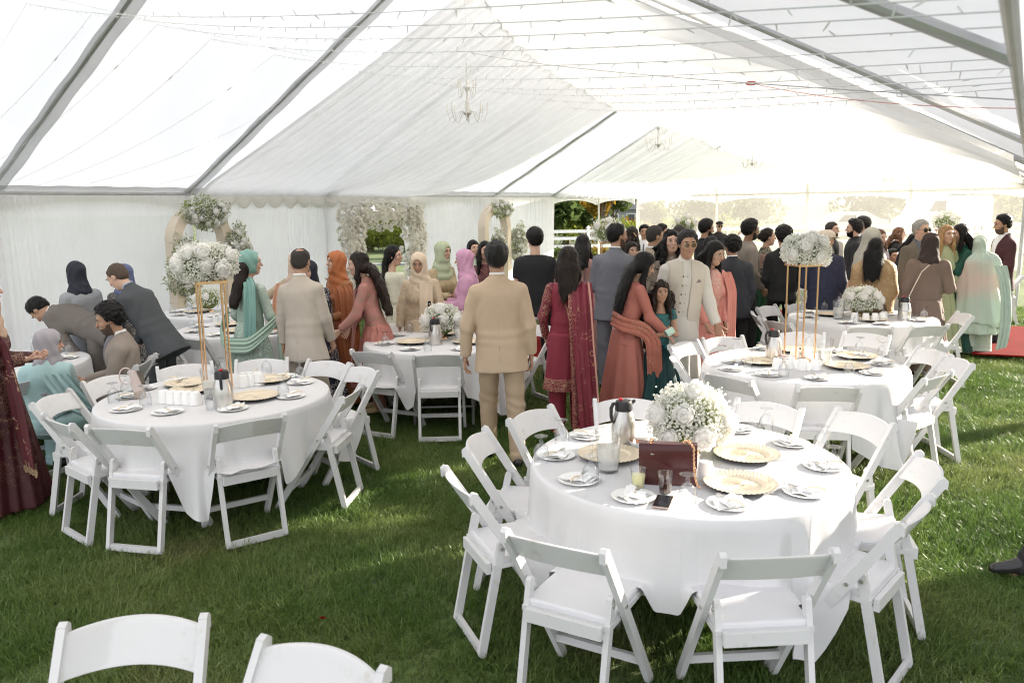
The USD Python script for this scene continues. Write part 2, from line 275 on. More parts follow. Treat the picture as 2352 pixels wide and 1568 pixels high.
def blade_patch(seed, nb, size, hmin, hmax):
    rg = np.random.default_rng(seed)
    x, y = rg.uniform(-size / 2, size / 2, (2, nb)); a = rg.uniform(0, 2 * np.pi, nb)
    lean_dir = rg.normal(rg.uniform(0, 6.28), 1.1, nb); L = rg.uniform(hmin, hmax, nb); lean = rg.uniform(.25, 1.15, nb); wd = rg.uniform(.0016, .0030, nb)
    V, F = [], []
    ts = [0, .45, .8, 1.]
    for k, t in enumerate(ts):
        rr = L * t * np.sin(lean * t); zz = L * t * np.cos(lean * t)
        cx, cy = x + rr * np.cos(lean_dir), y + rr * np.sin(lean_dir); w = wd * (1 - t ** 2 * .95)
        sx, sy = -np.sin(a) * w, np.cos(a) * w
        V.append(np.stack([np.stack([cx - sx, cy - sy, zz - .012], -1), np.stack([cx + sx, cy + sy, zz - .012], -1)], 1))
    V = np.stack(V, 1).reshape(nb, 8, 3)
    f = np.array([[0, 1, 3], [0, 3, 2], [2, 3, 5], [2, 5, 4], [4, 5, 7]])
    F = (np.arange(nb)[:, None, None] * 8 + f[None]).reshape(-1, 3)
    return trimesh.Trimesh(V.reshape(-1, 3), F, process=False)
def grass():
    pi = UsdGeom.PointInstancer.Define(stage, '/World/grass')
    tag(pi, 'short mown grass blades covering the lawn', 'grass', kind='stuff')
    paths = []
    for k in range(6):
        g = usdkit.mesh(stage, f'/World/grass/tuft_{k + 1:03d}', blade_patch(k, 420, .34, .035, .085), M['blade'], True)
        paths.append(g.GetPath())
    pi.CreatePrototypesRel().SetTargets(paths)
    rg = np.random.default_rng(5); P, I, O, Sc = [], [], [], []
    y = 2.3
    while y < 15:
        st = .20 if y < 7 else .27
        for x in np.arange(-.70 * y - .5, .70 * y + .5, st):
            P.append((x + rg.uniform(-.1, .1), y + rg.uniform(-.1, .1), -.004)); I.append(rg.integers(6)); an = rg.uniform(0, 2 * np.pi)
            O.append(Gf.Quath(float(np.cos(an / 2)), 0, 0, float(np.sin(an / 2)))); s = rg.uniform(.8, 1.25); Sc.append((s, s, s * rg.uniform(.75, 1.3)))
        y += st
    pi.CreatePositionsAttr(Vt.Vec3fArray.FromNumpy(np.array(P, np.float32))); pi.CreateProtoIndicesAttr(Vt.IntArray.FromNumpy(np.array(I, np.int32)))
    pi.CreateOrientationsAttr(Vt.QuathArray(O)); pi.CreateScalesAttr(Vt.Vec3fArray.FromNumpy(np.array(Sc, np.float32)))
grass()

# red carpet strips
def carpet(pts, label):
    m = trimesh.creation.extrude_polygon(Polygon(pts), .02, engine='earcut'); m.apply_translation((0, 0, .055))
    tag(obj('red_carpet', m, M['carpet']), label, 'carpet')
carpet([(2.9, 10.9), (4.4, 10.6), (5.6, 14.6), (4.1, 15.0)], 'red carpet strip beyond the dark navy suit and the white chairs')
carpet([(6.05, 10.15), (6.75, 9.85), (8.3, 12.2), (7.5, 12.6)], 'red carpet under the man in the maroon jacket')
carpet([(-.35, 9.6), (.15, 9.5), (.9, 13.0), (.3, 13.2)], 'red carpet seen beside the sleeve of the tan suit')

# ------------------------------------------------------------------ tent
tent = thing('tent', 'large white frame tent with bright vinyl roof and metal rafters', 'tent')
N0, N1 = -2, 7
rg = np.random.default_rng(1)
for n in range(N0, N1):
    for side in (0, 1):
        def fn(u, v, n=n, side=side):
            p = v * HALF; s = S(n) + u * (S(n + 1) - S(n))
            z = roofz(p) - .05 * 4 * u * (1 - u) * np.sin(np.pi * v) + .02
            return W(p if side == 0 else TW - p, s, z)
        obj('roof_panel', grid(fn, 9, 15), M['roof'], tent, True)
for n in range(N0, N1 + 1):
    for side in (0, 1):
        p = lambda q: q if side == 0 else TW - q
        a, b = Wp(p(.0), S(n), TEAVE - .05), Wp(p(HALF - .02), S(n), RIDGE - .06)
        obj('rafter', tube([a, a * .5 + b * .5, b], .028 if side == 0 or n > 0 else .020, 10), M['alu'], tent)
        for sg in ((-1, 1) if side == 0 or n > 3 else ()):
            w0 = .15 if sg == 1 else .07
            def ff(u, v, n=n, sg=sg, w0=w0): q = v * (HALF - .05) + .02; return W(p(q), S(n) + sg * (.025 + u * w0) , roofz(q) - .055 + .012 * np.sin(v * 40 + n))
            obj('seam_flap', grid(ff, 3, 30), M['flap'], tent, True)
        # legs
        if not (side == 1 and n < 4):
            obj('leg', tube([Wp(p(.03), S(n), 0), Wp(p(.03), S(n), TEAVE - .03)], .03, 10), M['alu'] if n < 5 else M['valance'], tent)
    hub = [tube([Wp(HALF, S(n) - .12, RIDGE - .07), Wp(HALF, S(n) + .12, RIDGE - .07)], .048, 10), tube([Wp(HALF - .15, S(n), RIDGE - .07 - .15 * TT), Wp(HALF, S(n), RIDGE - .07)], .045, 10), tube([Wp(HALF + .15, S(n), RIDGE - .07 - .15 * TT), Wp(HALF, S(n), RIDGE - .07)], .045, 10)]
    obj('ridge_hub', hub, M['alu'], tent)
obj('ridge_beam', tube([Wp(HALF, S(N0), RIDGE - .07), Wp(HALF, S(N1), RIDGE - .07)], .032, 10), M['alu'], tent)
for side, p in ((0, .0), (1, TW)):
    obj('eave_beam', tube([Wp(p, S(N0), TEAVE - .05), Wp(p, S(N1), TEAVE - .05)], .03 if side == 0 else .015, 10), M['alu'], tent)
    if side: continue
    q = 1 if side == 0 else -1
    obj('eave_flap', grid(lambda u, v: W(p + q * (.01 + v * .16), S(N0) + u * (S(N1) - S(N0)), TEAVE + TT * (.01 + v * .16) - .04 + .006 * np.sin(u * 300)), 240, 3), M['flap'], tent, True)
# knee braces on the gable, end frame
obj('gable_beam', tube([Wp(0, S(7), TEAVE - .05), Wp(TW, S(7), TEAVE - .05)], .035, 10), M['valance'], tent)
for k, q in enumerate((.25, .5, .75)):
    top = float(roofz(TW * q)) - .06
    obj('gable_post', tube([Wp(TW * q, S(7), 0), Wp(TW * q, S(7), top)], .035 if q != .5 else .05, 10), M['valance'], tent)
for k in range(21):   # straps that tie the gable skirt to the beam
    q = TW * (k + .5) / 21
    obj('skirt_strap', grid(lambda u, v: W(q - .025 + .05 * u, S(7) - .06 + .0 * u, TEAVE + .16 - .27 * v), 2, 2), M['valance'], tent, False)
# valances with scalloped arches
def arched(p0, s0, p1, s1, mid, cusp, spans, off, zt=TEAVE + .03, wav=.012):
    def fn(u, v):
        f = (u * spans) % 1.0; dep = mid + (cusp - mid) * np.abs(2 * f - 1) ** 2.2
        p, s = p0 + u * (p1 - p0), s0 + u * (s1 - s0); w = wav * np.sin(u * spans * 37) * v
        return W(p + off[0] + w * off[2], s + off[1] + w * off[3], zt - dep * v)
    return grid(fn, int(60 * spans) + 1, 6)
for k in range(4):
    obj('valance', arched(TW * k / 4, S(7), TW * (k + 1) / 4, S(7), .20, .36, 1, (0, .05, 0, 1)), M['valance'], tent, True)
obj('skirt', grid(lambda u, v: W(u * TW, S(7) - .03 + .01 * np.sin(u * 150), TEAVE + .25 - .30 * v), 160, 3), M['valance'], tent, True)
for n in range(N0, 7):
    obj('valance', arched(0, S(n), 0, S(n + 1), .20, .36, 1, (-.05, 0, 1, 0)), M['valance'], tent, True)
    obj('valance', arched(TW, S(n), TW, S(n + 1), .20, .36, 1, (.05, 0, 1, 0)), M['valance'], tent, True)
# clear vinyl gable wall, one sheet per bay, and the triangle above
for k in range(4):
    def fn(u, v, k=k): q = TW * (k + u) / 4; return W(q, S(7) + .09 + .02 * np.sin(u * 9 + v * 5) * np.sin(v * 3.1), .02 + v * (TEAVE - .05))
    obj('clear_wall', grid(fn, 12, 8), M['clearvinyl'], tent, True)
obj('clear_gable', trimesh.Trimesh([Wp(0, S(7) + .09, TEAVE), Wp(TW, S(7) + .09, TEAVE), Wp(HALF, S(7) + .09, RIDGE)], [[0, 1, 2]]), M['clearvinyl'], tent, False)

# ------------------------------------------------------------------ wall curtains (hang from the eave)
def curtain(name, s0, s1, label, cat, z0=.03, z1=TEAVE - .09, pleat=.085, amp=.015, off=.12, tie0=None, tie1=None, seed=0, nv=10):
    rg = np.random.default_rng(seed); L = s1 - s0; nu = int(L / .012)
    ph = rg.uniform(0, 6.28, 4)
    def fn(u, v):
        s = s0 + u * L; z = z1 - v * (z1 - z0)
        loose = .12 + 1.3 * meshkit.noise(np.stack([s * 1.1, s * 0, v * .9], -1), seed) ** 2 
        w = amp * (np.sin(s * 2 * np.pi / pleat + 1.5 * np.sin(s * 3 + ph[0])) + .8 * np.sin(s * 2 * np.pi / (pleat * 2.7) + ph[1] + v * .8)) * loose
        w = w * (1.15 - .75 * v) + .05 * np.sin(s * 3.1 + ph[2]) * v + .03 * np.sin(s * 7.3 + ph[3]) * v
        ss = s.copy()
        if tie1 is not None:   # right edge gathered towards s1 - tie
            g = np.interp(z, [z0, 1.1, z1], [.55, .75, 0.0]) * tie1; ss = ss - g * u ** 2
        if tie0 is not None:
            g = np.interp(z, [z0, 1.1, z1], [.55, .75, 0.0]) * tie0; ss = ss + g * (1 - u) ** 2
        return W(off + w, ss, z)
    tag(obj(name, grid(fn, nu, nv), M['curtain'], smooth=True), label, cat, 'white curtains along the tent wall')
curtain('wall_curtain', S(0) - 3.0, S(1) - .02, 'white pleated sheer curtain on the far left wall, left of the first beige arch', 'curtain', seed=3)
curtain('wall_curtain', S(1) + .02, 12.85, 'white sheer curtain between the first beige arch and the flower arch', 'curtain', seed=4, tie1=.3)
curtain('wall_curtain', 13.75, S(5) - .02, 'white sheer curtain right of the flower arch, behind the second beige arch', 'curtain', seed=5, tie0=.3)
# scalloped fabric pelmet over the flower arch bay
pel = thing('scalloped_pelmet', 'white fabric pelmet with a row of scallops above the flower arch', 'pelmet')
ns = 17
for k in range(ns):
    s0, s1 = S(1) + .1 + k * .365, S(1) + .1 + (k + 1) * .365 + .04
    def fn(u, v, s0=s0, s1=s1, k=k):
        dep = .06 + .17 * np.sin(np.pi * u) ** .7
        return W(.165 + .035 * np.sin(v * 3.1) * np.sin(np.pi * u) + .004 * np.cos(v * 22) * np.sin(np.pi * u) + .006 * (k % 2), s0 + u * (s1 - s0), TEAVE - .08 - dep * v)
    obj('scallop', grid(fn, 9, 12), M['valance'], pel, True)

# ------------------------------------------------------------------ ceiling drapes
def ceiling_drape(label, s0, s1, apex, right=True, seed=0, dense=26, eave_s=None, right_to=None):
    """left and right sheets from the eaves up to an apex curve given as (s, z) pairs; pleats run from eave to apex"""
    t = thing('ceiling_drape', label, 'ceiling drape')
    rg = np.random.default_rng(seed); ph = rg.uniform(0, 6.28, 5); A = np.array(apex)
    for side in ((0, 1) if right else (0,)):
        def fn(u, v):
            k = np.linspace(0, 1, len(A)); sa, za = np.interp(u, k, A[:, 0]), np.interp(u, k, A[:, 1])
            e0, e1 = (s0, s1) if side == 0 or right_to is None else right_to
            se = e0 + u * (e1 - e0)
            ze = TEAVE - .06
            s = se + (sa - se) * v
            sag = (.34 + .10 * u) * (4 * v * (1 - v)) * (.55 + .45 * (1 - v))
            z = ze + (za - ze) * v ** .96 - sag * ((.25 + .75 * u ** 1.5) if side == 0 else (-1.1 + 2.1 * u ** .6))
            z = np.minimum(z, roofz(v * HALF) - .12)
            dn = dense if side == 0 else dense * .55; pl = np.sin(u * dn * 2 * np.pi + ph[0] + 2.2 * np.sin(u * 7 + ph[1])) + .7 * np.sin(u * dn * 4.3 + ph[2] + v * .9) + .5 * np.sin(u * dn * 9.1 + ph[3] - v)
            z = z + (.018 if side == 0 else .036) * pl * (.45 + .55 * np.sin(np.pi * np.clip(v, .02, .98))) 
            p = v * HALF
            return W(np.where(v > -1, .06 + p * .99, p) if side == 0 else TW - .06 - p * .99, s + .02 * pl * v, z)
        obj('drape_sheet', grid(fn, 420, 26), M['drape'], t, True)
    def seam(u, v):
        k = np.linspace(0, 1, len(A)); return W(HALF + (v - .5) * .04, np.interp(u, k, A[:, 0]), np.interp(u, k, A[:, 1]) + .012)
    obj('centre_seam', grid(seam, 30, 2), M['valance'], t, True)
ceiling_drape('wide white ceiling drape swagged over the middle of the tent, behind the nearest chandelier', S(1) + .06, S(3) - .45, [(8.62, 4.85), (9.1, 4.52), (9.59, 4.29), (10.23, 4.08), (11.35, 3.9), (12.69, 3.7)], seed=2, right_to=(S(0) + .45, S(3) - 1.2))
ceiling_drape('white ceiling drape farther back, towards the clear end wall', S(5) + .1, S(7) - .3, [(S(3) + 1.0, 3.95), (16.74, 3.45), (17.87, 3.3), (20.95, 3.15), (23.5, 3.1)], right=False, seed=4, dense=18)

lf_ = trimesh.Trimesh([(0, 0, 0), (.022, .010, .012), (.045, 0, .004), (.022, -.012, .010)], [[0, 1, 2], [0, 2, 3], [0, 2, 1], [0, 3, 2]]); lf_.apply_translation((PETAL_XY[0], PETAL_XY[1], .055))
tag(obj('red_petal', lf_, M['carpet'], smooth=False), 'small red petal lying on the open grass left of the foreground table', 'petal')
# ------------------------------------------------------------------ chandeliers
def make_chandelier(label, loc, rotz, group):
    t = thing('chandelier', label, 'chandelier', loc, rotz, group)
    H0 = loc[2]
    obj('column', lathe([(0, .03), (.012, .03), (.02, .05), (.05, .07), (.055, .085), (.02, .10), (.012, .16), (.022, .20), (.012, .24), (.011, .34), (.03, .37), (.034, .40), (.012, .43), (.008, .60), (0, .60)], 16), M['chrome'], t)
    obj('finial', lathe([(0, -.015), (.012, 0), (.006, .02), (.016, .035), (0, .04)], 10), M['chrome'], t)
    a = np.linspace(0, 2 * np.pi, 20)
    obj('hanging_loop', tube(np.stack([.022 * np.cos(a), 0 * a, .645 + .05 * np.sin(a)], -1), .004, 6, False), M['chrome'], t)
    obj('hanging_cable', tube([(0, 0, .69), (0, 0, RIDGE - .1 - H0)], .0035, 6), M['cord'], t)
    u = np.linspace(0, 1, 18)
    for tier, (n, R, z0, up) in enumerate(((8, .255, .06, .0), (4, .14, .36, .0))):
        for k in range(n):
            an = 2 * np.pi * (k + .3 + .5 * tier) / n
            r = .02 + (R - .02) * u; z = z0 + .065 * np.sin(u * 2 * np.pi * .98) - .03 * np.sin(np.pi * u) + .055 * np.clip((u - .8) / .2, 0, 1) ** 2
            p = np.stack([r * np.cos(an), r * np.sin(an), z], -1)
            arm = obj('arm', tube(p, .0036, 6), M['chrome'], t)
            e = p[-1]
            obj('candle', move(lathe([(0, 0), (.014, 0), (.014, .006), (.0075, .012), (.0075, .085), (0, .085)], 8), *e), M['candle'], arm)
            obj('lamp', move(lathe([(0, .085), (.006, .088), (.009, .10), (.005, .115), (0, .128)], 8), *e), M['bulb'], arm)
    return t
CH = Proto(make_chandelier)
for n, z, lb in ((1, 3.17, 'nearest chandelier, largest of the three, hanging by a thin cable before the wide drape'), (3, 3.13, 'middle chandelier hanging over the crowd, under the metal ridge hub'), (5, 3.0, 'farthest and smallest chandelier near the clear end wall')):
    q = Wp(HALF, S(n) - .08, z); CH(lb, q, .3 + n, 'chandeliers along the ridge')

# ------------------------------------------------------------------ string lights
def sag(a, b, d, n): u = np.linspace(0, 1, n)[:, None]; return a + (b - a) * u - np.array([0, 0, 1.]) * d * 4 * u * (1 - u)
def string_light(pts, label, seed, cat='string lights'):
    t = thing('string_light', label, cat, group='string lights across the tent')
    obj('cord', tube(pts, .0020, 5), M['cord'], t)
    rg = np.random.default_rng(seed); L = np.concatenate([[0], np.cumsum(np.linalg.norm(np.diff(pts, axis=0), axis=1))])
    bs = []
    for d in np.arange(.12, L[-1], .17):
        p = np.array([np.interp(d, L, pts[:, k]) for k in range(3)]); dr = rg.normal(0, 1, 3); dr[2] = -abs(dr[2]) * 1.3 if rg.random() < .75 else abs(dr[2]); dr /= np.linalg.norm(dr)
        bs.append(tube([p, p + dr * .016, p + dr * .030], [.0022, .0026, .0012], 5))
    obj('bulbs', bs, M['bulb'], t, kind='stuff')
    for f in (.33,):
        i = int(len(pts) * f); obj('plug', tube([pts[i], pts[i + 1] * .25 + pts[i] * .75], [.010, .005], 6), M['cord'], t)
PC, ZC = 3.7, 4.12
sl = [4.0, 4.3, 4.75, 5.4, 5.8, 6.35, 7.4, 8.3, 9.5, 10.9]; sn = [4.3, 4.97, 5.71, 6.42, 7.38, 8.57, 10.2, 11.5, 13.0, 14.5]; sr = [1.7, 1.9, 2.05, 2.23, 2.47, 2.72, 2.92, 3.12, 3.28, 3.44]
wd = ['first', 'second', 'third', 'fourth', 'fifth', 'sixth', 'seventh', 'eighth', 'ninth', 'tenth']
for k in range(10):
    a, b, c = Wp(.1, sl[k], TEAVE), Wp(PC, sn[k], ZC + .05 * np.sin(k)), Wp(TW - .015, sr[k], TEAVE + .02)
    pts = np.vstack([sag(a, b, .22, 18)[:-1], sag(b, c, .10, 26)])
    string_light(pts, f'string of small clear lights across the tent, {wd[k]} counted from the camera', k)
cb = np.array([Wp(PC, s, ZC + .02 + .14 * ((s - 10) / 7) ** 2) for s in np.linspace(2.5, 18, 30)])
string_light(cb, 'lengthwise cable of lights that gathers the strings on the left slope', 50)
for k, (n0, n1) in enumerate(((0, 1), (1, 2), (4, 5))):
    p = np.array([Wp(.12 + .02 * np.sin(i * 1.7), S(n0) + (S(n1) - S(n0)) * i / 30, TEAVE + .02 + .05 * abs(np.sin(i * .55 + k)) - .03) for i in range(31)])
    string_light(p, ['light string tied along the left eave above the first curtain', 'light string along the eave above the scalloped pelmet', 'light string along the eave right of the ceiling drape'][k], 60 + k)
# red extension cord and its plug near the right eave
a, b = Wp(HALF + 2.2, 7.4, 4.15), Wp(TW - .015, 3.45, TEAVE - .02)
ec = thing('extension_cord', 'dark cord with red lead and red plug hung from the ridge to the right eave', 'cord')
p = sag(Wp(HALF, S(1), 4.0), b, .05, 20); obj('lead', tube(p, .003, 6), M['alu'], ec)
p2 = sag(p[15], b + np.array([0, 0, -.03]), .03, 14); obj('red_lead', tube(p2, .0018, 6), M['red_cord'], ec)
an = np.linspace(0, 6.28, 14); obj('plug', tube(p[15] + np.stack([.028 * np.cos(an), 0 * an, .008 * np.sin(an)], -1), .005, 6, False), M['red_cord'], ec)

# ------------------------------------------------------------------ flowers
def florets(pos, r, rg):
    base = trimesh.creation.icosahedron(); v, f = base.vertices, base.faces
    s = (r * rg.uniform(.6, 1.25, len(pos)))[:, None, None]
    V = pos[:, None, :] + v[None] * s
    return trimesh.Trimesh(V.reshape(-1, 3), (np.arange(len(pos))[:, None, None] * len(v) + f[None]).reshape(-1, 3), process=False)
def breath(rg, pos, centre, r=.0055):
    """florets at pos plus thin stems from the cluster centre"""
    pick = pos[rg.random(len(pos)) < .55]
    d = pick - centre; n = len(pick); s0 = centre + d * rg.uniform(.35, .75, (n, 1)) + rg.normal(0, .012, (n, 3))
    side = np.cross(d, rg.normal(0, 1, (n, 3))); side /= np.maximum(np.linalg.norm(side, axis=1, keepdims=True), 1e-6); w = side * .0011
    V = np.stack([s0 - w, s0 + w, pick], 1).reshape(-1, 3); F = np.arange(n * 3).reshape(-1, 3)
    return florets(pos, r, rg), trimesh.Trimesh(V, F, process=False)
def dome_points(rg, n, rx, ry, rz, low=-.35):
    d = rg.normal(0, 1, (n * 3, 3)); d /= np.linalg.norm(d, axis=1, keepdims=True); d = d[d[:, 2] > low][:n]
    lump = 1 + .16 * (meshkit.noise(d * 2.6 + 7, 3) - .5) * 2
    return d * ((rg.uniform(.72, 1.06, (len(d), 1)) ** .6 + .16 * (rg.random((len(d), 1)) < .10) * rg.random((len(d), 1))) ) * lump[:, None] * np.array([rx, ry, rz])
def rose(r, seed=0, petals=20):
    """petals that hug a ball, each lifting at its rim"""
    rg = np.random.default_rng(seed); out = [ico((0, 0, .30 * r), (.50 * r, .50 * r, .50 * r), 1)]
    for k in range(petals):
        t = (k + .5) / petals; az = k * 2.399 + rg.normal(0, .15); pol = .12 + 1.75 * t ** .85; wd_ = .55 + .25 * t
        def fn(u, v):
            a = az + (u - .5) * 2 * wd_ / np.maximum(np.sin(pol), .45) * np.sin(np.pi * (.15 + .75 * v)); pz = pol + .55 - 1.0 * v
            R = r * (.56 + .20 * t + (.10 + .20 * t) * v ** 2.5 + .05 * np.cos((u - .5) * 7) * v + .025 * np.sin(u * 11 + k))
            return R * np.sin(pz) * np.cos(a), R * np.sin(pz) * np.sin(a), .30 * r + R * np.cos(pz) * .92
        out.append(grid(fn, 6, 5))
    return trimesh.util.concatenate(out)
def orient(m, n, at):
    n = np.asarray(n, float); n /= np.linalg.norm(n); x = np.cross([0.3, .2, 1.], n); x /= np.linalg.norm(x); y = np.cross(n, x)
    T = np.eye(4); T[:3, :3] = np.stack([x, y, n], 1); T[:3, 3] = at; m = m.copy(); m.apply_transform(T); return m
ROSES = [rose(1.0, k) for k in range(3)]
def bouquet(label, loc, rotz, R, seed, roses, bowl=True, squash=.85, nfl=2400, group=None, low=-.35, rr=.055):
    t = thing('flower_arrangement', label, 'flower arrangement', loc, rotz, group); rg = np.random.default_rng(seed)
    z0 = .045 + R * .62 if bowl else R * .55
    pos = dome_points(rg, nfl, R, R, R * squash, low)
    fl, st = breath(rg, pos, np.zeros(3), .0064)
    obj('baby_breath', move(fl, 0, 0, z0), M['breath'], t, False, kind='stuff')
    n = 320; q = dome_points(rg, n, R * .8, R * .8, R * squash * .8, -.7); s = rg.normal(0, .012, (n, 2, 3))
    lf = trimesh.Trimesh(np.stack([q, q + s[:, 0], q + s[:, 1]], 1).reshape(-1, 3), np.arange(n * 3).reshape(-1, 3), process=False)
    obj('stems', [move(st, 0, 0, z0), move(lf, 0, 0, z0)], M['stem'], t, False, kind='stuff')
    core = ico((0, 0, z0 - .02), (R * .62, R * .62, R * squash * .62), 2); core.vertices += rg.normal(0, R * .03, core.vertices.shape)
    obj('foliage', core, M['leafgreen'], t, True)
    for k, (th, ph) in enumerate(roses):
        d = np.array([math.cos(ph) * math.cos(th), math.cos(ph) * math.sin(th), math.sin(ph)])
        m = ROSES[k % 3].copy(); m.apply_scale(rr * rg.uniform(.85, 1.15)); obj('rose', orient(m, d, d * np.array([R, R, R * squash]) * .93 + (0, 0, z0)), M['petal'], t, True)
    if bowl:
        b = obj('bowl', lathe([(0, .0), (.055, 0), (.05, .012), (.014, .025), (.014, .045), (.05, .06), (.085, .085), (.095, .125), (.088, .125), (.07, .085), (0, .07)], 32), M['gold'], t)
    return t

# beige arches with flower clusters, and the square flower arch, by the left wall
def beige_arch(label, s0, s1, top, perp, clusters, seed):
    t = thing('beige_arch', label, 'arch')
    Wd = s1 - s0; wd_ = .17; R = Wd / 2; zc = top - R
    outer = unary_union([sbox(-R, 0, R, zc), Polygon([(R * math.cos(a), zc + R * math.sin(a)) for a in np.linspace(0, math.pi, 40)])])
    inner = unary_union([sbox(-R + wd_, -.1, R - wd_, zc), Polygon([((R - wd_) * math.cos(a), zc + (R - wd_) * math.sin(a)) for a in np.linspace(0, math.pi, 40)])])
    for nm, clip in (('post', sbox(-9, 0, 0, zc - .003)), ('post', sbox(0, 0, 9, zc - .003)), ('curved_top', sbox(-9, zc + .003, 9, 9))):
        m = plate2d(outer.difference(inner).intersection(clip), .22, 'y')
        ang = math.atan2(_wu[1], _wu[0]); T = trimesh.transformations.rotation_matrix(ang, [0, 0, 1]); m.apply_transform(T); m.apply_translation(Wp(perp, (s0 + s1) / 2, 0))
        obj(nm, m, M['beige'], t, 30)
    tag(t, label)
    for k, (cs, cz, rs, rz, lab) in enumerate(clusters):
        rg = np.random.default_rng(seed + k); c = Wp(perp + .12, cs, cz)
        g = thing('flower_cluster', lab, 'flowers')
        n = int(3800 * rs * rz / .12); d = rg.normal(0, 1, (n, 3)); d /= np.linalg.norm(d, axis=1, keepdims=True); lump = 1 + .42 * (meshkit.noise(d * 2.2 + k * 9, 5) - .5) * 2
        lp = d * rg.uniform(.5, 1.05, (n, 1)) * lump[:, None] * np.array([.20, rs, rz])
        pos = c + lp[:, :1] * np.array([*_ww, 0]) + lp[:, 1:2] * np.array([*_wu, 0]) + lp[:, 2:] * np.array([0, 0, 1.])
        fl, st = breath(rg, pos, c, .011); obj('baby_breath', fl, M['breath'], g, False, kind='stuff'); 
        q = pos[rg.random(n) < .5]; e = rg.normal(0, .03, (len(q), 2, 3)); lf = trimesh.Trimesh(np.stack([q, q + e[:, 0], q + e[:, 1]], 1).reshape(-1, 3), np.arange(len(q) * 3).reshape(-1, 3), process=False)
        obj('stems', [st, lf], M['stem'], g, False, kind='stuff')
        for i in range(int(26 * rs * rz / .12)):
            dd = rg.normal(0, 1, 3); dd[0] = abs(dd[0]); dd /= np.linalg.norm(dd); lpp = dd * np.array([.20, rs * .85, rz * .85]); w3 = lpp[0] * np.array([*_ww, 0]) + lpp[1] * np.array([*_wu, 0]) + lpp[2] * np.array([0, 0, 1.])
            m = ROSES[i % 3].copy(); m.apply_scale(rg.uniform(.045, .075)); obj('rose', orient(m, w3 + np.array([*_ww, 0]) * .1, c + w3), M['petal'], g, True)
beige_arch('tall beige round-topped arch by the left wall, behind the tall gold stand', 7.67, 8.82, 2.16, .6, [(8.3, 2.05, .42, .26, 'white flower cluster crowning the first beige arch'), (7.85, 1.18, .28, .50, 'white flower cluster hanging on the left post of the first beige arch'), (8.86, 1.40, .24, .40, 'white flower cluster on the right post of the first beige arch')], 20)
beige_arch('smaller-looking second beige arch, farther along the curtain right of the flower arch', 16.4, 17.6, 2.14, .6, [(17.15, 2.02, .42, .22, 'white flower cluster on top of the second beige arch'), (16.95, 1.05, .25, .45, 'white flower cluster inside the second beige arch'), (17.95, 1.05, .26, .55, 'white flower cluster on the right side of the second beige arch')], 40)
fa = thing('flower_arch', 'square arch covered in ivory blossoms framing the view to the lawn', 'flower arch')
rg = np.random.default_rng(9)
segs = [((11.80, 0.02), (11.80, 2.12), .29), ((13.72, 0.02), (13.72, 2.12), .29), ((11.70, 1.93), (13.82, 1.93), .27)]
for k, ((sa, za), (sb, zb), r) in enumerate(segs):
    obj('frame_post' if k < 2 else 'frame_beam', tube([Wp(.6, sa, za), Wp(.6, sb, zb)], .10, 8), M['petal_warm'], fa)
BL = [m.copy() for m in ROSES]
def blossom(seed):
    g = np.random.default_rng(seed); out = []
    for k in range(11):
        az = k * 2.399 + g.normal(0, .2); up = .25 + .95 * k / 11; wd_ = g.uniform(.42, .6); L = g.uniform(.8, 1.15)
        def fn(u, v): x = (u - .5) * 2 * wd_ * np.sin(np.pi * (.12 + .78 * v)); r = v * L * np.sin(up) + .05; z = v * L * np.cos(up) * .8 - .25 * v * v * up + .18 * x * x + .06 * np.sin(u * 9 + k) * v; return r * np.cos(az) - x * np.sin(az), r * np.sin(az) + x * np.cos(az), z
        out.append(grid(fn, 4, 4))
    return trimesh.util.concatenate(out)
small = [blossom(k + 10) for k in range(3)]
P_, N_ = [], []
for i in range(1500):
    k = rg.choice(3, p=[.38, .38, .24]); (sa, za), (sb, zb), r = segs[k]; u = rg.random(); an = rg.uniform(0, 6.28)
    rr = r * rg.uniform(.62, 1.05) * (1 + .12 * math.sin(u * 9 + k * 2)); 
    s, z, p = sa + (sb - sa) * u, za + (zb - za) * u, .6
    o = (rr * math.cos(an), rr * math.sin(an))
    q = Wp(p + o[0] * .75, s + (o[1] if k < 2 else 0), z + (o[1] if k == 2 else 0)) ; 
    nrm = np.array([*(_ww * o[0] + _wu * (o[1] if k < 2 else 0)), o[1] if k == 2 else .12])
    if o[0] > -.12: P_.append(q); N_.append(nrm)
rest = []
for i, (q, n) in enumerate(zip(P_, N_)):
    m = small[i % 3].copy(); m.apply_scale(rg.uniform(.05, .085)); m = orient(m, n + rg.normal(0, .08, 3), q)
    if i < 290: obj('blossom', m, M['petal_warm'] if i % 3 else M['petal'], fa, True)
    else: rest.append(m)
obj('blossoms', rest, M['petal_warm'], fa, True, kind='stuff')
e = rg.normal(0, .04, (420, 2, 3)); q = np.array(P_)[rg.integers(0, len(P_), 420)] + rg.normal(0, .05, (420, 3)); e, q = e[:150], q[:150]
obj('leaves', trimesh.Trimesh(np.stack([q, q + e[:, 0], q + e[:, 1]], 1).reshape(-1, 3), np.arange(150 * 3).reshape(-1, 3), process=False), M['leafgreen'], fa, False, kind='stuff')

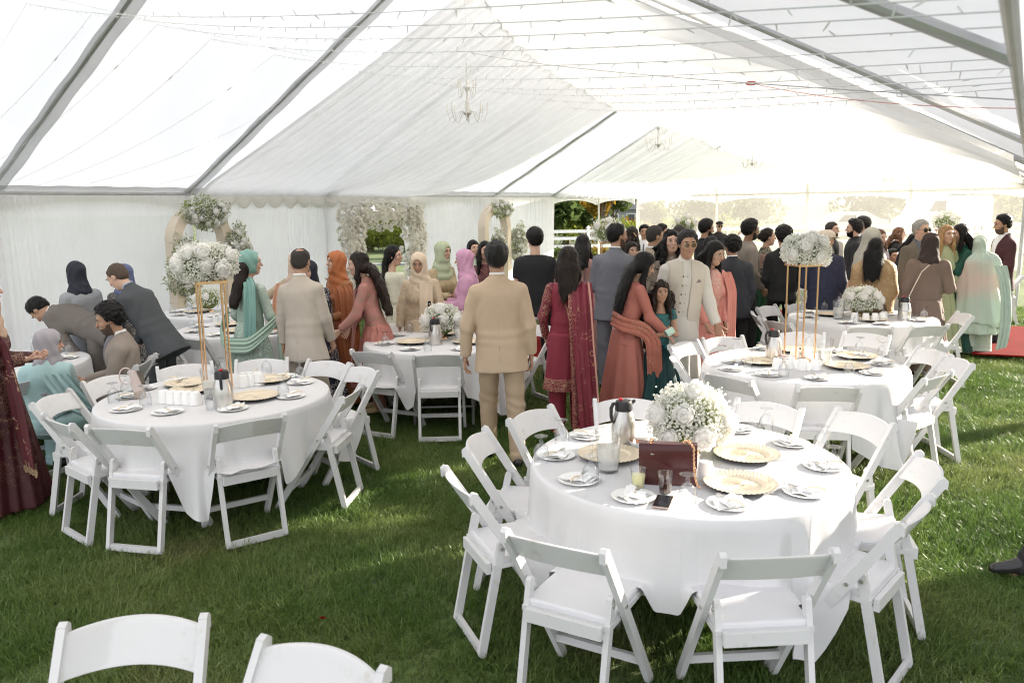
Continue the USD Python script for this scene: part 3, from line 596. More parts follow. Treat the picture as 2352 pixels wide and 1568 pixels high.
# ------------------------------------------------------------------ outside: fence, shrubs, trees, house, vans
def foliage_mat(name, c, trans=.4):
    return usdkit.material(stage, LK + name, {
        'g': ('geometry', {}), 'n': ('noise_texture', {'scale': .9, 'detail': 4.}), 'r': ('rgb_ramp', {'ramp': [(.3, tuple(np.array(c) * .55)), (.55, c), (.75, tuple(np.minimum(np.array(c) * 1.6, .9)))]}),
        'v': ('hsv', {'value': 1.}), 'mr': ('map_range', {'from_min': 0., 'from_max': 1., 'to_min': .65, 'to_max': 1.35}),
        'd': ('diffuse_bsdf', {}), 't': ('translucent_bsdf', {}), 'x': ('mix_closure', {'fac': trans})},
        [('g.position', 'n.vector'), ('n.fac', 'r.fac'), ('g.random_per_island', 'mr.value'), ('mr.result', 'v.value'), ('r.color', 'v.color'), ('v.color', 'd.color'), ('v.color', 't.color'), ('d.BSDF', 'x.closure1'), ('t.BSDF', 'x.closure2')], surface='x.closure')
M['fol_dark'] = foliage_mat('foliage_dark', (.16, .23, .08), .5); M['fol_mid'] = foliage_mat('foliage_mid', (.15, .21, .06)); M['fol_yellow'] = foliage_mat('foliage_autumn', (.42, .27, .045)); M['fol_lime'] = foliage_mat('foliage_lime', (.30, .36, .07)); M['fol_pale'] = foliage_mat('foliage_pale', (.20, .24, .13))
M['bark'] = mat('bark', (.11, .08, .055), .9, .3, 10)
M['fence'] = mat('white_fence_paint', (.80, .80, .78), .5, .05)
M['slate'] = mat('dark_roof', (.07, .075, .085), .8, .2); M['siding'] = mat('grey_siding', (.28, .29, .31), .8, .1); M['carpaint'] = mat('white_car_paint', (.75, .75, .76), .25, .03); M['carglass'] = mat('dark_car_glass', (.03, .035, .04), .08); M['silver'] = mat('grey_car_paint', (.35, .37, .40), .3, metallic=.5)
def leaf_quads(rg, blobs, n, size):
    w = np.array([b[3] ** 2 for b in blobs]); k = rg.choice(len(blobs), n, p=w / w.sum()); B = np.array(blobs)
    d = rg.normal(0, 1, (n, 3)); d /= np.linalg.norm(d, axis=1, keepdims=True)
    c = B[k, :3] + d * B[k, 3:4] * rg.uniform(.45, 1.05, (n, 1)) ** .5 * np.array([1, 1, .85])
    a, b = rg.normal(0, 1, (2, n, 3)); a /= np.linalg.norm(a, axis=1, keepdims=True); b = np.cross(a, b); b /= np.linalg.norm(b, axis=1, keepdims=True); s = size * rg.uniform(.6, 1.3, (n, 1))
    V = np.stack([c - a * s, c + b * s * .55, c + a * s, c - b * s * .55], 1).reshape(-1, 3)
    i = np.arange(n)[:, None] * 4
    return trimesh.Trimesh(V, np.vstack([i + [0, 1, 2], i + [0, 2, 3]]), process=False)
def tree(label, x, y, h, cr, m, seed, n=2600, size=.22, trunk_h=None, group='trees beyond the tent'):
    t = thing('tree', label, 'tree', (x, y, 0), 0, group); rg = np.random.default_rng(seed); th = trunk_h or h * .3
    bl = [(rg.normal(0, cr * .42), rg.normal(0, cr * .42), th + (h - th) * rg.uniform(.12, .85), cr * rg.uniform(.32, .55)) for _ in range(14)]
    obj('crown', leaf_quads(rg, bl, n, size), m, t, False)
    wood = [tube([(0, 0, -.05), (.05, .02, th * .6), (0, .05, th * 1.25), (.05, 0, h * .7)], [cr * .075, cr * .06, cr * .045, .02], 8)]
    for b in bl[:7]: wood.append(tube([(0, .03, th * rg.uniform(.8, 1.2)), (b[0] * .5, b[1] * .5, b[2] * .8), b[:3]], [cr * .03, cr * .02, .008], 6))
    obj('trunk', wood, M['bark'], t)
def shrub(label, x, y, r, h, m, seed, n=900, size=.10, group='shrubs beyond the tent', cat='shrub'):
    t = thing('shrub', label, cat, (x, y, 0), 0, group); rg = np.random.default_rng(seed)
    bl = [(rg.uniform(-r, r), rg.uniform(-.4, .4) * r, h * rg.uniform(.25, .7), h * rg.uniform(.3, .45)) for _ in range(9)]
    obj('foliage', leaf_quads(rg, bl, n, size), m, t, False); obj('stem', [tube([(b[0] * .4, b[1] * .4, 0), b[:3]], .012, 5) for b in bl], M['bark'], t)
def PX(px, Y): return (px - 1176) / 1805.1 * Y   # helper while planning: lateral metres at a distance
tree('big dark green tree just right of the curtain end, beyond the white fence', 3.1, 44, 7.5, 3.0, M['fol_dark'], 1, 5200, .26, 1.0)
tree('second dark green tree behind the large dark one, mostly covered', 1.0, 50, 8, 3.2, M['fol_dark'], 2, 4200, .28, 1.2)
tree('slim young tree with yellow autumn leaves beside the tent post', 4.45, 38, 4.0, 1.25, M['fol_yellow'], 3, 1900, .13, 1.3)
tree('small light green tree in front of the grey building', 6.1, 47, 4.6, 1.3, M['fol_mid'], 4, 1800, .16, 1.4)
for k, (x, y, h, c, lb) in enumerate(((13.5, 78, 2.9, 2.6, 'pale tree seen through the clear wall, just right of the corner post'), (20, 82, 2.6, 3.2, 'low pale tree through the clear wall above the camera man'), (30, 66, 3.1, 3.0, 'pale tree behind the white van, through the clear wall'), (36.5, 62, 3.2, 3.2, 'large pale tree behind the maroon jacket, through the clear wall'), (43, 68, 3.3, 3.4, 'pale tree at the far right edge of the clear wall'), (25.5, 84, 2.7, 3.2, 'distant pale tree left of the parked vehicles'))):
    tree(lb, x, y, h, c, M['fol_pale'], 10 + k, 1700, .26, .7)
tree('green tree top showing above the flower arch', -9.2, 58, 8.2, 2.2, M['fol_dark'], 30, 1600, .3, 2.2)
for k, (px, Y, r, h, m) in enumerate(((835, 40, 1.4, 1.1, 'fol_lime'), (880, 39, 1.5, 1.45, 'fol_lime'), (925, 40, 1.3, 1.5, 'fol_lime'), (960, 42, 1.4, 1.2, 'fol_mid'), (905, 46, 2.4, 2.0, 'fol_mid'), (950, 47, 2.2, 2.3, 'fol_mid'), (850, 47, 2.2, 2.1, 'fol_yellow'), (760, 41, 1.6, 1.3, 'fol_lime'), (780, 46, 2.4, 2.0, 'fol_mid'))):
    shrub(['low lime green shrub left of the flower arch opening', 'lime shrub at the left of the flower arch opening', 'lime shrub in the middle of the flower arch opening', 'low green shrub at the right of the flower arch opening', 'taller green bush behind the middle shrubs in the flower arch', 'tallest green bush at the right in the flower arch', 'reddish yellow bush behind the lime shrubs in the flower arch', 'lime shrub hidden left of the flower arch post', 'green bush behind the left post of the flower arch'][k], PX(px, Y), Y, r, h, M[m], 50 + k)
for k in range(9):
    shrub(f'flowering {["yellow", "green", "lime"][k % 3]} bed plant below the white fence, {wd[k]} from the left', 1.2 + k * .75, 31.0 + .2 * (k % 2), .5, .52, M[['fol_yellow', 'fol_mid', 'fol_lime'][k % 3]], 80 + k, 420, .06)
for k in range(7):
    shrub(f'yellow field bush behind the white fence, {wd[k]} from the left', 2.2 + k * 1.6, 42 + (k % 2) * 1.5, 1.1, 1.5, M['fol_yellow' if k % 2 else 'fol_lime'], 100 + k, 500, .12)
fence = thing('rail_fence', 'white post and rail fence across the lawn outside the tent', 'fence', (0, 34, 0))
for k in range(12):
    x = 1.0 + k * 2.35
    f = obj('post', bx(x - .065, x + .065, -.065, .065, 0, 1.16), M['fence'], fence); obj('post_cap', trimesh.Trimesh(*(lambda m: (m.vertices, m.faces))(move(trimesh.creation.cone(.11, .09, sections=4), x, 0, 1.163))), M['fence'], f)
    if k < 11:
        for z in (.38, .72, 1.02): obj('rail', bx(x + .068, x + 2.282, -.02, .02, z - .065, z + .065), M['fence'], fence)
kerb = bx(-12, 26, 29.7, 30.1, -.03, .06); tag(obj('garden_edging', kerb, M['siding']), 'pale edging strip between lawn and flower bed', 'edging')
hb = thing('grey_building', 'grey building with a dark roof beyond the yellow field', 'building', (9.35, 72, 0), .05)
obj('wall', bx(-2.6, 2.0, -2, 2, 0, 1.75), M['siding'], hb); obj('upper_wall', bx(-1.9, 1.2, -1.4, 1.6, 2.62, 3.6), M['siding'], hb)
obj('roof', trimesh.Trimesh([(-2.9, -2.4, 1.75), (2.3, -2.4, 1.75), (2.3, 2.4, 1.75), (-2.9, 2.4, 1.75), (-2.3, 0, 2.7), (1.7, 0, 2.7)], [[0, 1, 5], [0, 5, 4], [1, 2, 5], [2, 3, 4], [2, 4, 5], [3, 0, 4], [0, 2, 1], [0, 3, 2]]), M['slate'], hb, False)
for k in range(3): w = obj('window', bx(-2.2 + k * 1.5, -1.4 + k * 1.5, -2.04, -2.0, .7, 1.4), M['fence'], hb); obj('pane', bx(-2.13 + k * 1.5, -1.47 + k * 1.5, -2.055, -2.04, .77, 1.33), M['carglass'], w)
def vehicle(label, x, y, rz, L, Hh, paint, van):
    t = thing('parked_van' if van else 'parked_car', label, 'van' if van else 'car', (x, y, 0), rz)
    pr = [(-L / 2, .35), (-L / 2, .9), (-L / 2 + .5, 1.0), (-L / 2 + 1.1, Hh * .92), (-L / 2 + 1.4, Hh), (L / 2 - .1, Hh), (L / 2, Hh * .9), (L / 2, .35)] if van else [(-L / 2, .35), (-L / 2 + .05, .8), (-L / 2 + 1.0, .92), (-L / 2 + 1.7, Hh), (L / 2 - 1.4, Hh), (L / 2 - .5, .98), (L / 2, .9), (L / 2, .35)]
    obj('body', plate2d(Polygon(pr).buffer(.06), 1.8, 'y'), paint, t, 40)
    for sgn in (-1, 1):
        obj('side_window', plate2d(Polygon([(-L / 2 + 1.15, Hh * .62), (-L / 2 + 1.55, Hh * .9), (-L / 2 + 2.3, Hh * .9), (-L / 2 + 2.3, Hh * .62)]), .01, 'y').apply_translation((0, sgn * .906, 0)), M['carglass'], t)
        for wx in (-L / 2 + .85, L / 2 - .9):
            w = trimesh.creation.cylinder(.33, .2, sections=20); w.apply_transform(trimesh.transformations.rotation_matrix(np.pi / 2, [1, 0, 0])); wh = obj('wheel', move(w, wx, sgn * .85, .33), M['black'], t)
            r = trimesh.creation.cylinder(.19, .02, sections=14); r.apply_transform(trimesh.transformations.rotation_matrix(np.pi / 2, [1, 0, 0])); obj('rim', move(r, wx, sgn * .96, .33), M['alu'], wh)
vehicle('white box van parked outside, seen through the clear end wall', 26.6, 49, .15, 5.4, 2.3, M['carpaint'], True)
vehicle('low grey car parked left of the white van, through the clear wall', 21.2, 50, .1, 4.4, 1.42, M['silver'], False)
# a broad garden tree to the right of the tent, outside the picture, whose shade falls on the grass at the right
tree('broad shade tree standing outside the open right side', 8.3, 5.25, 6.8, 2.6, M['fol_mid'], 44, 12000, .18, 1.2)

tree('taller shade tree with a high crown outside the open right side', 8.45, 8.6, 7.4, 1.7, M['fol_mid'], 47, 8000, .17, 3.7)
# ------------------------------------------------------------------ folding chair (faces +y; origin on the ground under the seat)
def seg2d(p, q, w): return LineString([p, q]).buffer(w / 2, cap_style='round', quad_segs=5)
def make_chair(label, loc, rotz, group):
    t = thing('folding_chair', label, 'chair', loc, rotz, group)
    top, foot = (-.262, .785), (.235, .012)
    def rail_y(z): return top[0] + (top[1] - z) * (foot[0] - top[0]) / (top[1] - foot[1])
    rail = seg2d(top, foot, .043).union(Polygon([(top[0] - .021, top[1] - .03), (top[0] - .024, top[1] + .012), (top[0] - .008, top[1] + .026), (top[0] + .016, top[1] + .018)])).buffer(.006).buffer(-.006).difference(sbox(-1, -1, 1, 0))
    rear = seg2d((-.125, .535), (-.232, .02), .038).difference(sbox(-1, -1, 1, 0))
    for sx in (-1, 1):
        r = obj('front_leg', move(plate2d(rail, .026), sx * .209), M['resin'], t, 30)
        cy = trimesh.creation.cylinder(.009, .006, sections=10); cy.apply_transform(trimesh.transformations.rotation_matrix(np.pi / 2, [0, 1, 0])); obj('bolt', move(cy, sx * .2245, rail_y(.50), .50), M['steel'], r)
        r = obj('rear_leg', move(plate2d(rear, .024), sx * .178), M['resin'], t, 30)
        obj('bolt', move(cy.copy().apply_translation((-sx * .2245, -rail_y(.50), -.50)), sx * .192, -.128, .515), M['steel'], r)
    def back(u, v):   # closed loop section: v runs round the board
        x = (u - .5) * 2; ang = v * 2 * np.pi
        zt, zb = .780 + .020 * (1 - x * x), .664 + .016 * (1 - x * x)
        cz, hz = (zt + zb) / 2, (zt - zb) / 2; c, s = np.cos(ang), np.sin(ang)
        dz = hz * np.sign(s) * np.abs(s) ** .25; dy = .0085 * np.sign(c) * np.abs(c) ** .35
        z = cz + dz; y = rail_y(z) - .034 * (1 - x * x) + dy + .003
        return x * .197, y, z
    obj('backrest', grid(back, 19, 29), M['resin'], t, 50)
    obj('seat', [bx(-.193, .193, -.170, .205, .424, .446)] , M['resin'], t, 30)
    pad = rounded_box(.372, .352, .034, .014, 3); obj('seat_cushion', move(pad, 0, .018, .456), M['pad'], t, 50)
    obj('seat_apron', bx(-.166, .166, -.196, -.172, .392, .446), M['resin'], t, 30)
    obj('seat_apron', bx(-.193, .193, .2055, .222, .405, .44), M['resin'], t, 30)
    obj('crossbar', bx(-.196, .196, rail_y(.14) - .011, rail_y(.14) + .011, .122, .158), M['resin'], t, 30)
    obj('foot_bar', bx(-.166, .166, -.243, -.221, .004, .044), M['resin'], t, 30)
    return t
CHAIR = Proto(make_chair)
ROUND = {'front': 'the foreground table', 'left': 'the left gold-stand table', 'right': 'the right gold-stand table', 'far_right': 'the far right table', 'centre': 'the middle table', 'far_left': 'the far left table', 'back_left': 'the back left table', 'rear_left': 'the rear left table'}
NTH = ['nearest the camera', 'second clockwise from nearest', 'third clockwise from nearest', 'fourth clockwise from nearest', 'fifth clockwise from nearest', 'sixth clockwise from nearest', 'seventh clockwise from nearest', 'eighth clockwise from nearest', 'ninth clockwise from nearest', 'last clockwise from nearest']
def clock_order(pts, c):
    pts = [tuple(p) for p in pts]
    if not pts: return []
    near = min(pts, key=lambda p: p[1])
    a0 = math.atan2(near[1] - c[1], near[0] - c[0])
    return sorted(pts, key=lambda p: (a0 - math.atan2(p[1] - c[1], p[0] - c[0])) % (2 * math.pi - 1e-6))
rg = np.random.default_rng(12)
SEATS = {}
for tn, backs in CHAIR_BACKS.items():
    c = np.array(TABLES[tn]); SEATS[tn] = []
    for k, b in enumerate(clock_order(backs, c)):
        b = np.array(b); d = c - b; ang = math.atan2(d[1], d[0]) + rg.normal(0, .09)
        if tn == 'far_left' and b[0] > -3.3: ang = math.pi + .15
        f = np.array([math.cos(ang), math.sin(ang)]); o = b + f * (.262 - (.07 if tn == 'front' and b[1] < 3.2 else 0))
        lb = f'white folding chair at {ROUND[tn]}, {NTH[k]}'
        CHAIR(lb, (o[0], o[1], .012), ang - math.pi / 2, f'white folding chairs round {ROUND[tn]}'); SEATS[tn].append((o, ang))
for k, (b, ang) in enumerate(zip(NEAR, (-math.pi / 2 + .10, -math.pi / 2 - .42))):
    f = np.array([math.cos(ang), math.sin(ang)]); o = np.array(b) + f * .262
    CHAIR(['white folding chair facing the camera at the bottom left corner, its curved back in view', 'white folding chair facing the camera, cut by the bottom edge, right of its twin'][k], (o[0], o[1], .012), ang - math.pi / 2, 'chairs at the lower edge')

# ------------------------------------------------------------------ tables and cloths
TOPZ = .765
def make_table(label, loc, rotz, group):
    t = thing('round_table', label, 'table', loc, rotz, group)
    obj('tabletop', move(trimesh.creation.cylinder(.785, .02, sections=72), 0, 0, TOPZ - .015), M['straw'], t)
    for sx in (-1, 1):
        for sy in (-1, 1): obj('leg', tube([(sx * .38, sy * .28, 0), (sx * .38, sy * .28, TOPZ - .026)], .014, 8), M['alu'], t)
        obj('leg_bar', tube([(sx * .38, -.27, .18), (sx * .38, .27, .18)], .011, 8), M['alu'], t)
    return t
TABLE = Proto(make_table)
def cloth_mesh(c, rot, seats, seed, R=.79, side=1.16):
    rg = np.random.default_rng(seed); nth = 480; nr = 22
    th = np.linspace(0, 2 * np.pi, nth, endpoint=False); a = (th - rot)
    L = np.clip(side / (np.abs(np.cos(a)) ** 4.5 + np.abs(np.sin(a)) ** 3.4) ** (1 / 3.4) - R, .3, .60)
    q = ((a + np.pi / 4) % (np.pi / 2)) - np.pi / 4      # angle from the middle of a side
    corner = np.clip((np.abs(q) - .42) / .36, 0, 1)
    ph = rg.uniform(0, 6.28, 6)
    fold = .55 * np.sin(11 * th + ph[0] + .8 * np.sin(3 * th + ph[1])) + .35 * np.sin(17 * th + ph[2] + np.sin(2 * th)) + .3 * np.sin(5 * th + ph[3]) + .12 * np.sin(37 * th + ph[4])
    cf = np.cos((np.abs(q) - .785) * 26) * corner
    rows = []
    for r in (0.0, .25, .5, .68, .76): rows.append((np.full(nth, r), np.full(nth, TOPZ + .003)))
    for e in np.linspace(0, 1, 4): rows.append((np.full(nth, R - .02 + .02 * math.sin(e * 1.57)), np.full(nth, TOPZ + .003 - .016 * (1 - math.cos(e * 1.57)))))
    for k in range(1, nr + 1):
        t = k / nr; tt = t ** 1.2
        r = R + .006 + tt * (.030 + .045 * corner) + tt * (.050 * fold + .03 * cf) * (L / .5)
        rows.append((r, TOPZ - .013 - (L + .02 * np.sin(9 * th + ph[5])) * t))
    Rr = np.array([r for r, z in rows]); Z = np.array([z for r, z in rows]); Z = np.maximum(Z, .03)
    X, Y = c[0] + Rr * np.cos(th), c[1] + Rr * np.sin(th)
    for o, ang in seats:      # the cloth lies on the seats that are pushed under it
        f = np.array([math.cos(ang), math.sin(ang)]); sN = np.array([f[1], -f[0]])
        dx, dy = X - o[0], Y - o[1]; lf, ls = dx * f[0] + dy * f[1], dx * sN[0] + dy * sN[1]
        w = np.clip((.245 - np.abs(ls)) / .04, 0, 1) * np.clip((.26 - lf) / .04, 0, 1) * np.clip((lf + .30) / .05, 0, 1)
        low = np.clip(.484 - Z, 0, None) * w
        Z = Z + low * 1.0
        X -= f[0] * np.minimum(low * .35, .10); Y -= f[1] * np.minimum(low * .35, .10)
    m, k = X.shape
    V = np.stack([X, Y, Z], -1).reshape(-1, 3); i, j = np.meshgrid(np.arange(m - 1), np.arange(k), indexing='ij'); j2 = (j + 1) % k
    qd = np.stack([i * k + j, (i + 1) * k + j, (i + 1) * k + j2, i * k + j2], -1).reshape(-1, 4)
    return trimesh.Trimesh(V, np.vstack([qd[:, :3], qd[:, [0, 2, 3]]]), process=False)
ROT = {'front': math.radians(-63 + 90), 'left': math.radians(-67 + 90), 'right': .5, 'far_right': .2, 'centre': .9, 'far_left': .3, 'back_left': .7, 'rear_left': .2}
for k, (tn, c) in enumerate(TABLES.items()):
    TABLE(f'round folding table under the white cloth: {ROUND[tn]}', (c[0], c[1], .0), .4 * k, 'round banquet tables')
    tag(obj('tablecloth', cloth_mesh(c, ROT[tn] + math.pi / 4, SEATS.get(tn, []), k), M['cloth'], smooth=True), f'white square cloth draped over {ROUND[tn]}', 'tablecloth', 'white tablecloths')

# ------------------------------------------------------------------ tableware
CZ = TOPZ + .0045
def make_plate(label, loc, rotz, group):
    t = thing('side_plate', label, 'plate', loc, rotz, group)
    obj('rim', lathe([(0, .001), (.066, .001), (.072, .004), (.098, .0095), (.100, .0112), (.098, .0118), (.072, .0075), (.066, .0058), (0, .0058)], 40), M['china'], t, 40); return t
def make_napkin(label, loc, rotz, group):
    t = thing('napkin', label, 'napkin', loc, rotz, group)
    def fn(u, v):
        x, y = (u - .5) * .15, (v - .5) * .12; x = x + .35 * y; return x, y, .008 + .004 * np.abs(np.sin(x * 38 + 1)) * (.4 + v) + .018 * np.clip(u + v - 1.45, 0, 1) + .004 * np.sin(y * 60)
    obj('folded_cloth', [grid(fn, 14, 12), grid(lambda u, v: ((u - .5) * .10 + .01, (v - .5) * .10 - .004 + .03 * (u - .5), .015 + .004 * np.sin(u * 6) ** 2 + .012 * v * u), 10, 8)], M['napkin'], t, True); return t
def make_fork(label, loc, rotz, group):
    t = thing('fork', label, 'fork', loc, rotz, group); u = np.linspace(0, 1, 9)
    p = np.stack([0 * u, -.085 + .115 * u, .026 + .006 * np.sin(u * 5)], -1)
    obj('handle', tube(p, np.interp(u, [0, .15, .8, 1], [.0055, .006, .0028, .0038]), 6), M['gold_pale'], t)
    obj('head', [tube([(x * .45, .03, .025), (x, .046, .024), (x, .078, .029)], [.0022, .002, .0012], 5) for x in (-.009, -.003, .003, .009)], M['steel'], t); return t
def make_goblet(label, loc, rotz, group):    # stands upside down
    t = thing('goblet', label, 'goblet', loc, rotz, group)
    obj('bowl', lathe([(.036, 0), (.0395, .03), (.040, .055), (.034, .08), (.019, .098), (.008, .104), (.0, .104), (0, .101), (.017, .095), (.032, .078), (.038, .055), (.0375, .03), (.0345, 0), (.036, 0)], 28), M['glass'], t, 50)
    obj('stem', lathe([(0, .104), (.0075, .104), (.0115, .112), (.0075, .120), (.0065, .128), (0, .128)], 14), M['glass'], t, 50)
    obj('foot', lathe([(0, .128), (.010, .129), (.030, .136), (.036, .1375), (.036, .140), (.02, .140), (0, .139)], 28), M['glass'], t, 40); return t
def make_charger(label, loc, rotz, group):
    t = thing('gold_charger', label, 'charger plate', loc, rotz, group)
    def top(u, v):
        th = u * 2 * np.pi; r = np.interp(v, [0, .5, .58, .66, 1], [0, .088, .100, .108, .165]) * (1 + .012 * np.abs(np.sin(th * 22)) * v ** 6)
        z = np.interp(v, [0, .5, .58, .66, 1], [.010, .010, .012, .020, .026]) + .0018 * np.sin(th * 44 + v * 16) * np.clip((v - .55) * 3, .25, 1) + .001 * np.sin(th * 44 - v * 30)
        return r * np.cos(th), r * np.sin(th), z
    obj('scalloped_plate', grid(top, 176, 22, True), M['gold_pale'], t, True)
    obj('underside', lathe([(0, .002), (.10, .002), (.11, .010), (.163, .0225), (.160, .0235), (.10, .008), (0, .007)], 48), M['black'], t, 40); return t
def make_thermos(label, loc, rotz, group):
    t = thing('coffee_thermos', label, 'thermos', loc, rotz, group)
    obj('steel_body', lathe([(0, 0), (.064, 0), (.066, .006), (.067, .08), (.066, .11), (.058, .155), (.046, .19), (.045, .195), (0, .195)], 40), M['steel'], t, 40)
    obj('lid', lathe([(0, .195), (.0465, .195), (.0475, .20), (.046, .235), (.040, .249), (.02, .254), (0, .254)], 32), M['black'], t, 40)
    obj('button', move(rounded_box(.022, .018, .014, .005, 2), 0, -.020, .258), M['red'], t, True)
    obj('spout', tube([(0, .040, .228), (0, .058, .236), (0, .068, .242)], [.012, .010, .008], 8), M['black'], t)
    obj('handle', tube([(0, -.040, .238), (0, -.066, .236), (0, -.078, .215), (0, -.077, .17), (0, -.070, .14), (0, -.062, .135)], [.010, .010, .010, .0095, .0085, .007], 8), M['black'], t); return t
def make_pitcher(label, loc, rotz, group):
    t = thing('glass_pitcher', label, 'pitcher', loc, rotz, group)
    def wall(r0, r1):
        def fn(u, v):
            th = u * 2 * np.pi; lip = np.exp(-((th - np.pi / 2) / .42) ** 2)
            r = (.050 + (.066 - .050) * v) * r0 + r1 + .0016 * np.abs(np.sin(th * 9)) * (v < .93) + lip * .016 * v ** 8; return r * np.cos(th), r * np.sin(th), .008 + v * (.205 + .012 * lip)
        return fn
    obj('jug', [grid(wall(1, 0), 72, 14, True), grid(wall(1, -.004), 72, 14, True), move(trimesh.creation.cylinder(.051, .012, sections=32), 0, 0, .007)], M['glass'], t, True)
    obj('handle', tube([(0, -.060, .175), (0, -.085, .185), (0, -.108, .165), (0, -.108, .10), (0, -.092, .06), (0, -.054, .05)], .0095, 8), M['glass'], t, True)
    obj('iced_drink', lathe([(0, .016), (.047, .016), (.055, .125), (0, .125)], 28), M['water'], t, 40); return t
def make_mug(label, loc, rotz, group):
    t = thing('white_mug', label, 'mug', loc, rotz, group)     # upside down
    obj('cup', lathe([(.040, 0), (.0415, .001), (.038, .05), (.031, .085), (.027, .088), (.026, .085), (0, .084)], 28), M['china'], t, 40)
    obj('handle', tube([(0, -.036, .022), (0, -.060, .026), (0, -.064, .045), (0, -.054, .062), (0, -.033, .066)], .0055, 8), M['china'], t, True); return t
def make_bowl(label, loc, rotz, group):
    t = thing('sauce_bowl', label, 'bowl', loc, rotz, group)
    obj('dish', lathe([(0, .003), (.034, .003), (.038, .0), (.042, .004), (.060, .044), (.0625, .047), (.059, .046), (.040, .010), (0, .008)], 32), M['china'], t, 40)
    obj('sauce', move(trimesh.creation.cylinder(.051, .002, sections=28), 0, 0, .033), M['sauce'], t); return t
def make_cup(drink, lv):
    def b(label, loc, rotz, group):
        t = thing('plastic_cup', label, 'cup', loc, rotz, group)
        obj('cup', lathe([(0, .001), (.026, .001), (.037, .094), (.0395, .096), (.037, .097), (.0355, .093), (.0248, .003), (0, .003)], 28), M['glass'], t, 40)
        obj('drink', lathe([(0, .0035), (.0245, .0035), (.0245 + .0112 * lv, lv * .094), (0, lv * .094)], 24), M[drink], t, 40); return t
    return b
PLATE, NAPKIN, FORK, GOBLET, CHARGER, THERMOS, PITCHER, MUG, BOWL = (Proto(f) for f in (make_plate, make_napkin, make_fork, make_goblet, make_charger, make_thermos, make_pitcher, make_mug, make_bowl))
LABEL = dict(plate='white side plate', goblet='clear goblet standing upside down', charger='gold scalloped charger plate', mug='white mug turned upside down')
for k, tn in enumerate(('far_right', 'centre', 'back_left', 'rear_left', 'far_left')):
    n = 8; c = TABLES[tn]; rr = np.random.default_rng(30 + k); its = ITEMS.setdefault(tn, {})
    its['plate'] = [(c[0] + .60 * math.cos(a), c[1] + .60 * math.sin(a)) for a in np.linspace(0, 6.28, n, endpoint=False) + k * .3 + rr.normal(0, .06, n)]
    its['goblet'] = [(c[0] + .63 * math.cos(a), c[1] + .63 * math.sin(a)) for a in np.linspace(0, 6.28, n, endpoint=False) + k * .3 + .30 + rr.normal(0, .05, n)]
    if tn != 'far_left': its['charger'] = [(c[0] + .34 * math.cos(a), c[1] + .34 * math.sin(a)) for a in (.6 + k, 2.7 + k, 4.6 + k)]
ITEMS['far_right'].update(thermos=[(4.33, 8.58)], pitcher=[(3.66, 8.72)], flowers=[(3.95, 8.80)], mug=[(3.77, 8.55), (3.87, 8.50), (3.97, 8.50), (4.07, 8.54), (4.13, 8.63)])
ITEMS['centre'].update(thermos=[(-.735, 7.46)], pitcher=[(-.50, 7.55)], flowers=[(-.70, 7.80)], plate=ITEMS['centre']['plate'])
ITEMS['back_left'].update(pitcher=[(-2.9, 8.9)], thermos=[(-2.72, 8.8)]); ITEMS['rear_left'].update(flowers=[(-3.98, 10.3)]); ITEMS['far_left'].update(thermos=[(-4.06, 6.71)])
rr = np.random.default_rng(77)
for tn, its in ITEMS.items():
    c = np.array(TABLES[tn]); where = ROUND[tn]
    def clip(p, r):
        d = np.array(p) - c; l = np.hypot(*d); return c + d * min(1, r / max(l, 1e-6))
    pl = clock_order([tuple(clip(p, .665)) for p in its.get('plate', [])], c)
    for k, p in enumerate(pl):
        d = c - np.array(p); a = math.atan2(d[1], d[0]) - math.pi / 2; lb = NTH[k]
        PLATE(f'white side plate on {where}, {lb}', (p[0], p[1], CZ), a, f'side plates on {where}')
        NAPKIN(f'folded napkin lying on {where}, {lb}', (p[0], p[1], CZ + .002), a + rr.normal(0, .6), f'napkins on {where}')
        FORK(f'gold handled fork on {where}, {lb}', (p[0], p[1], CZ + .001), a + .6 + rr.normal(0, .35), f'forks on {where}')
    for kind, pr, r in (('goblet', GOBLET, .74), ('charger', CHARGER, .60), ('mug', MUG, .7)):
        for k, p in enumerate(clock_order([tuple(clip(p, r)) for p in its.get(kind, [])], c)):
            pr(f'{LABEL[kind]} on {where}, {NTH[k]}', (p[0], p[1], CZ), rr.uniform(0, 6.28) if kind != 'mug' else rr.normal(2.6, .5), f'{kind}s on {where}')
    hand = {'front': 1.6, 'left': 0.3, 'right': 1.35, 'centre': .2, 'far_left': 3.9}.get(tn, 1.5)
    for p in its.get('thermos', []): THERMOS(f'steel coffee thermos with black lid on {where}', (p[0], p[1], CZ), {'front': -1.2, 'left': .25, 'right': -1.3, 'centre': -.5, 'far_right': -1.3, 'far_left': 2.2}.get(tn, 0), 'coffee thermoses')
    for p in its.get('pitcher', []): PITCHER(f'clear ribbed pitcher of iced drink on {where}', (p[0], p[1], CZ), {'front': -1.0, 'left': .9}.get(tn, -.7), 'drink pitchers')
    for p in its.get('bowl', []): BOWL(f'small white bowl of brown sauce on {where}', (p[0], p[1], CZ), 0, 'sauce bowls')
make_cup('lemonade', .70)('clear plastic cup of pale yellow drink before the burgundy purse', (*ITEMS['front']['cup_y'][0], CZ), 0, None)
make_cup('cola', .55)('clear plastic cup of dark cola beside the upside-down goblet', (*ITEMS['front']['cup_c'][0], CZ), 0, None)
ph = thing('phone', 'black smartphone lying face up by the front side plate', 'phone', (*ITEMS['front']['phone'][0], CZ), -.35)
obj('case', move(rounded_box(.076, .150, .009, .0044, 2), 0, 0, .0046), M['phone_rim'], ph, 50); obj('screen', bx(-.0345, .0345, -.071, .071, .0088, .0096), M['phone_glass'], ph)
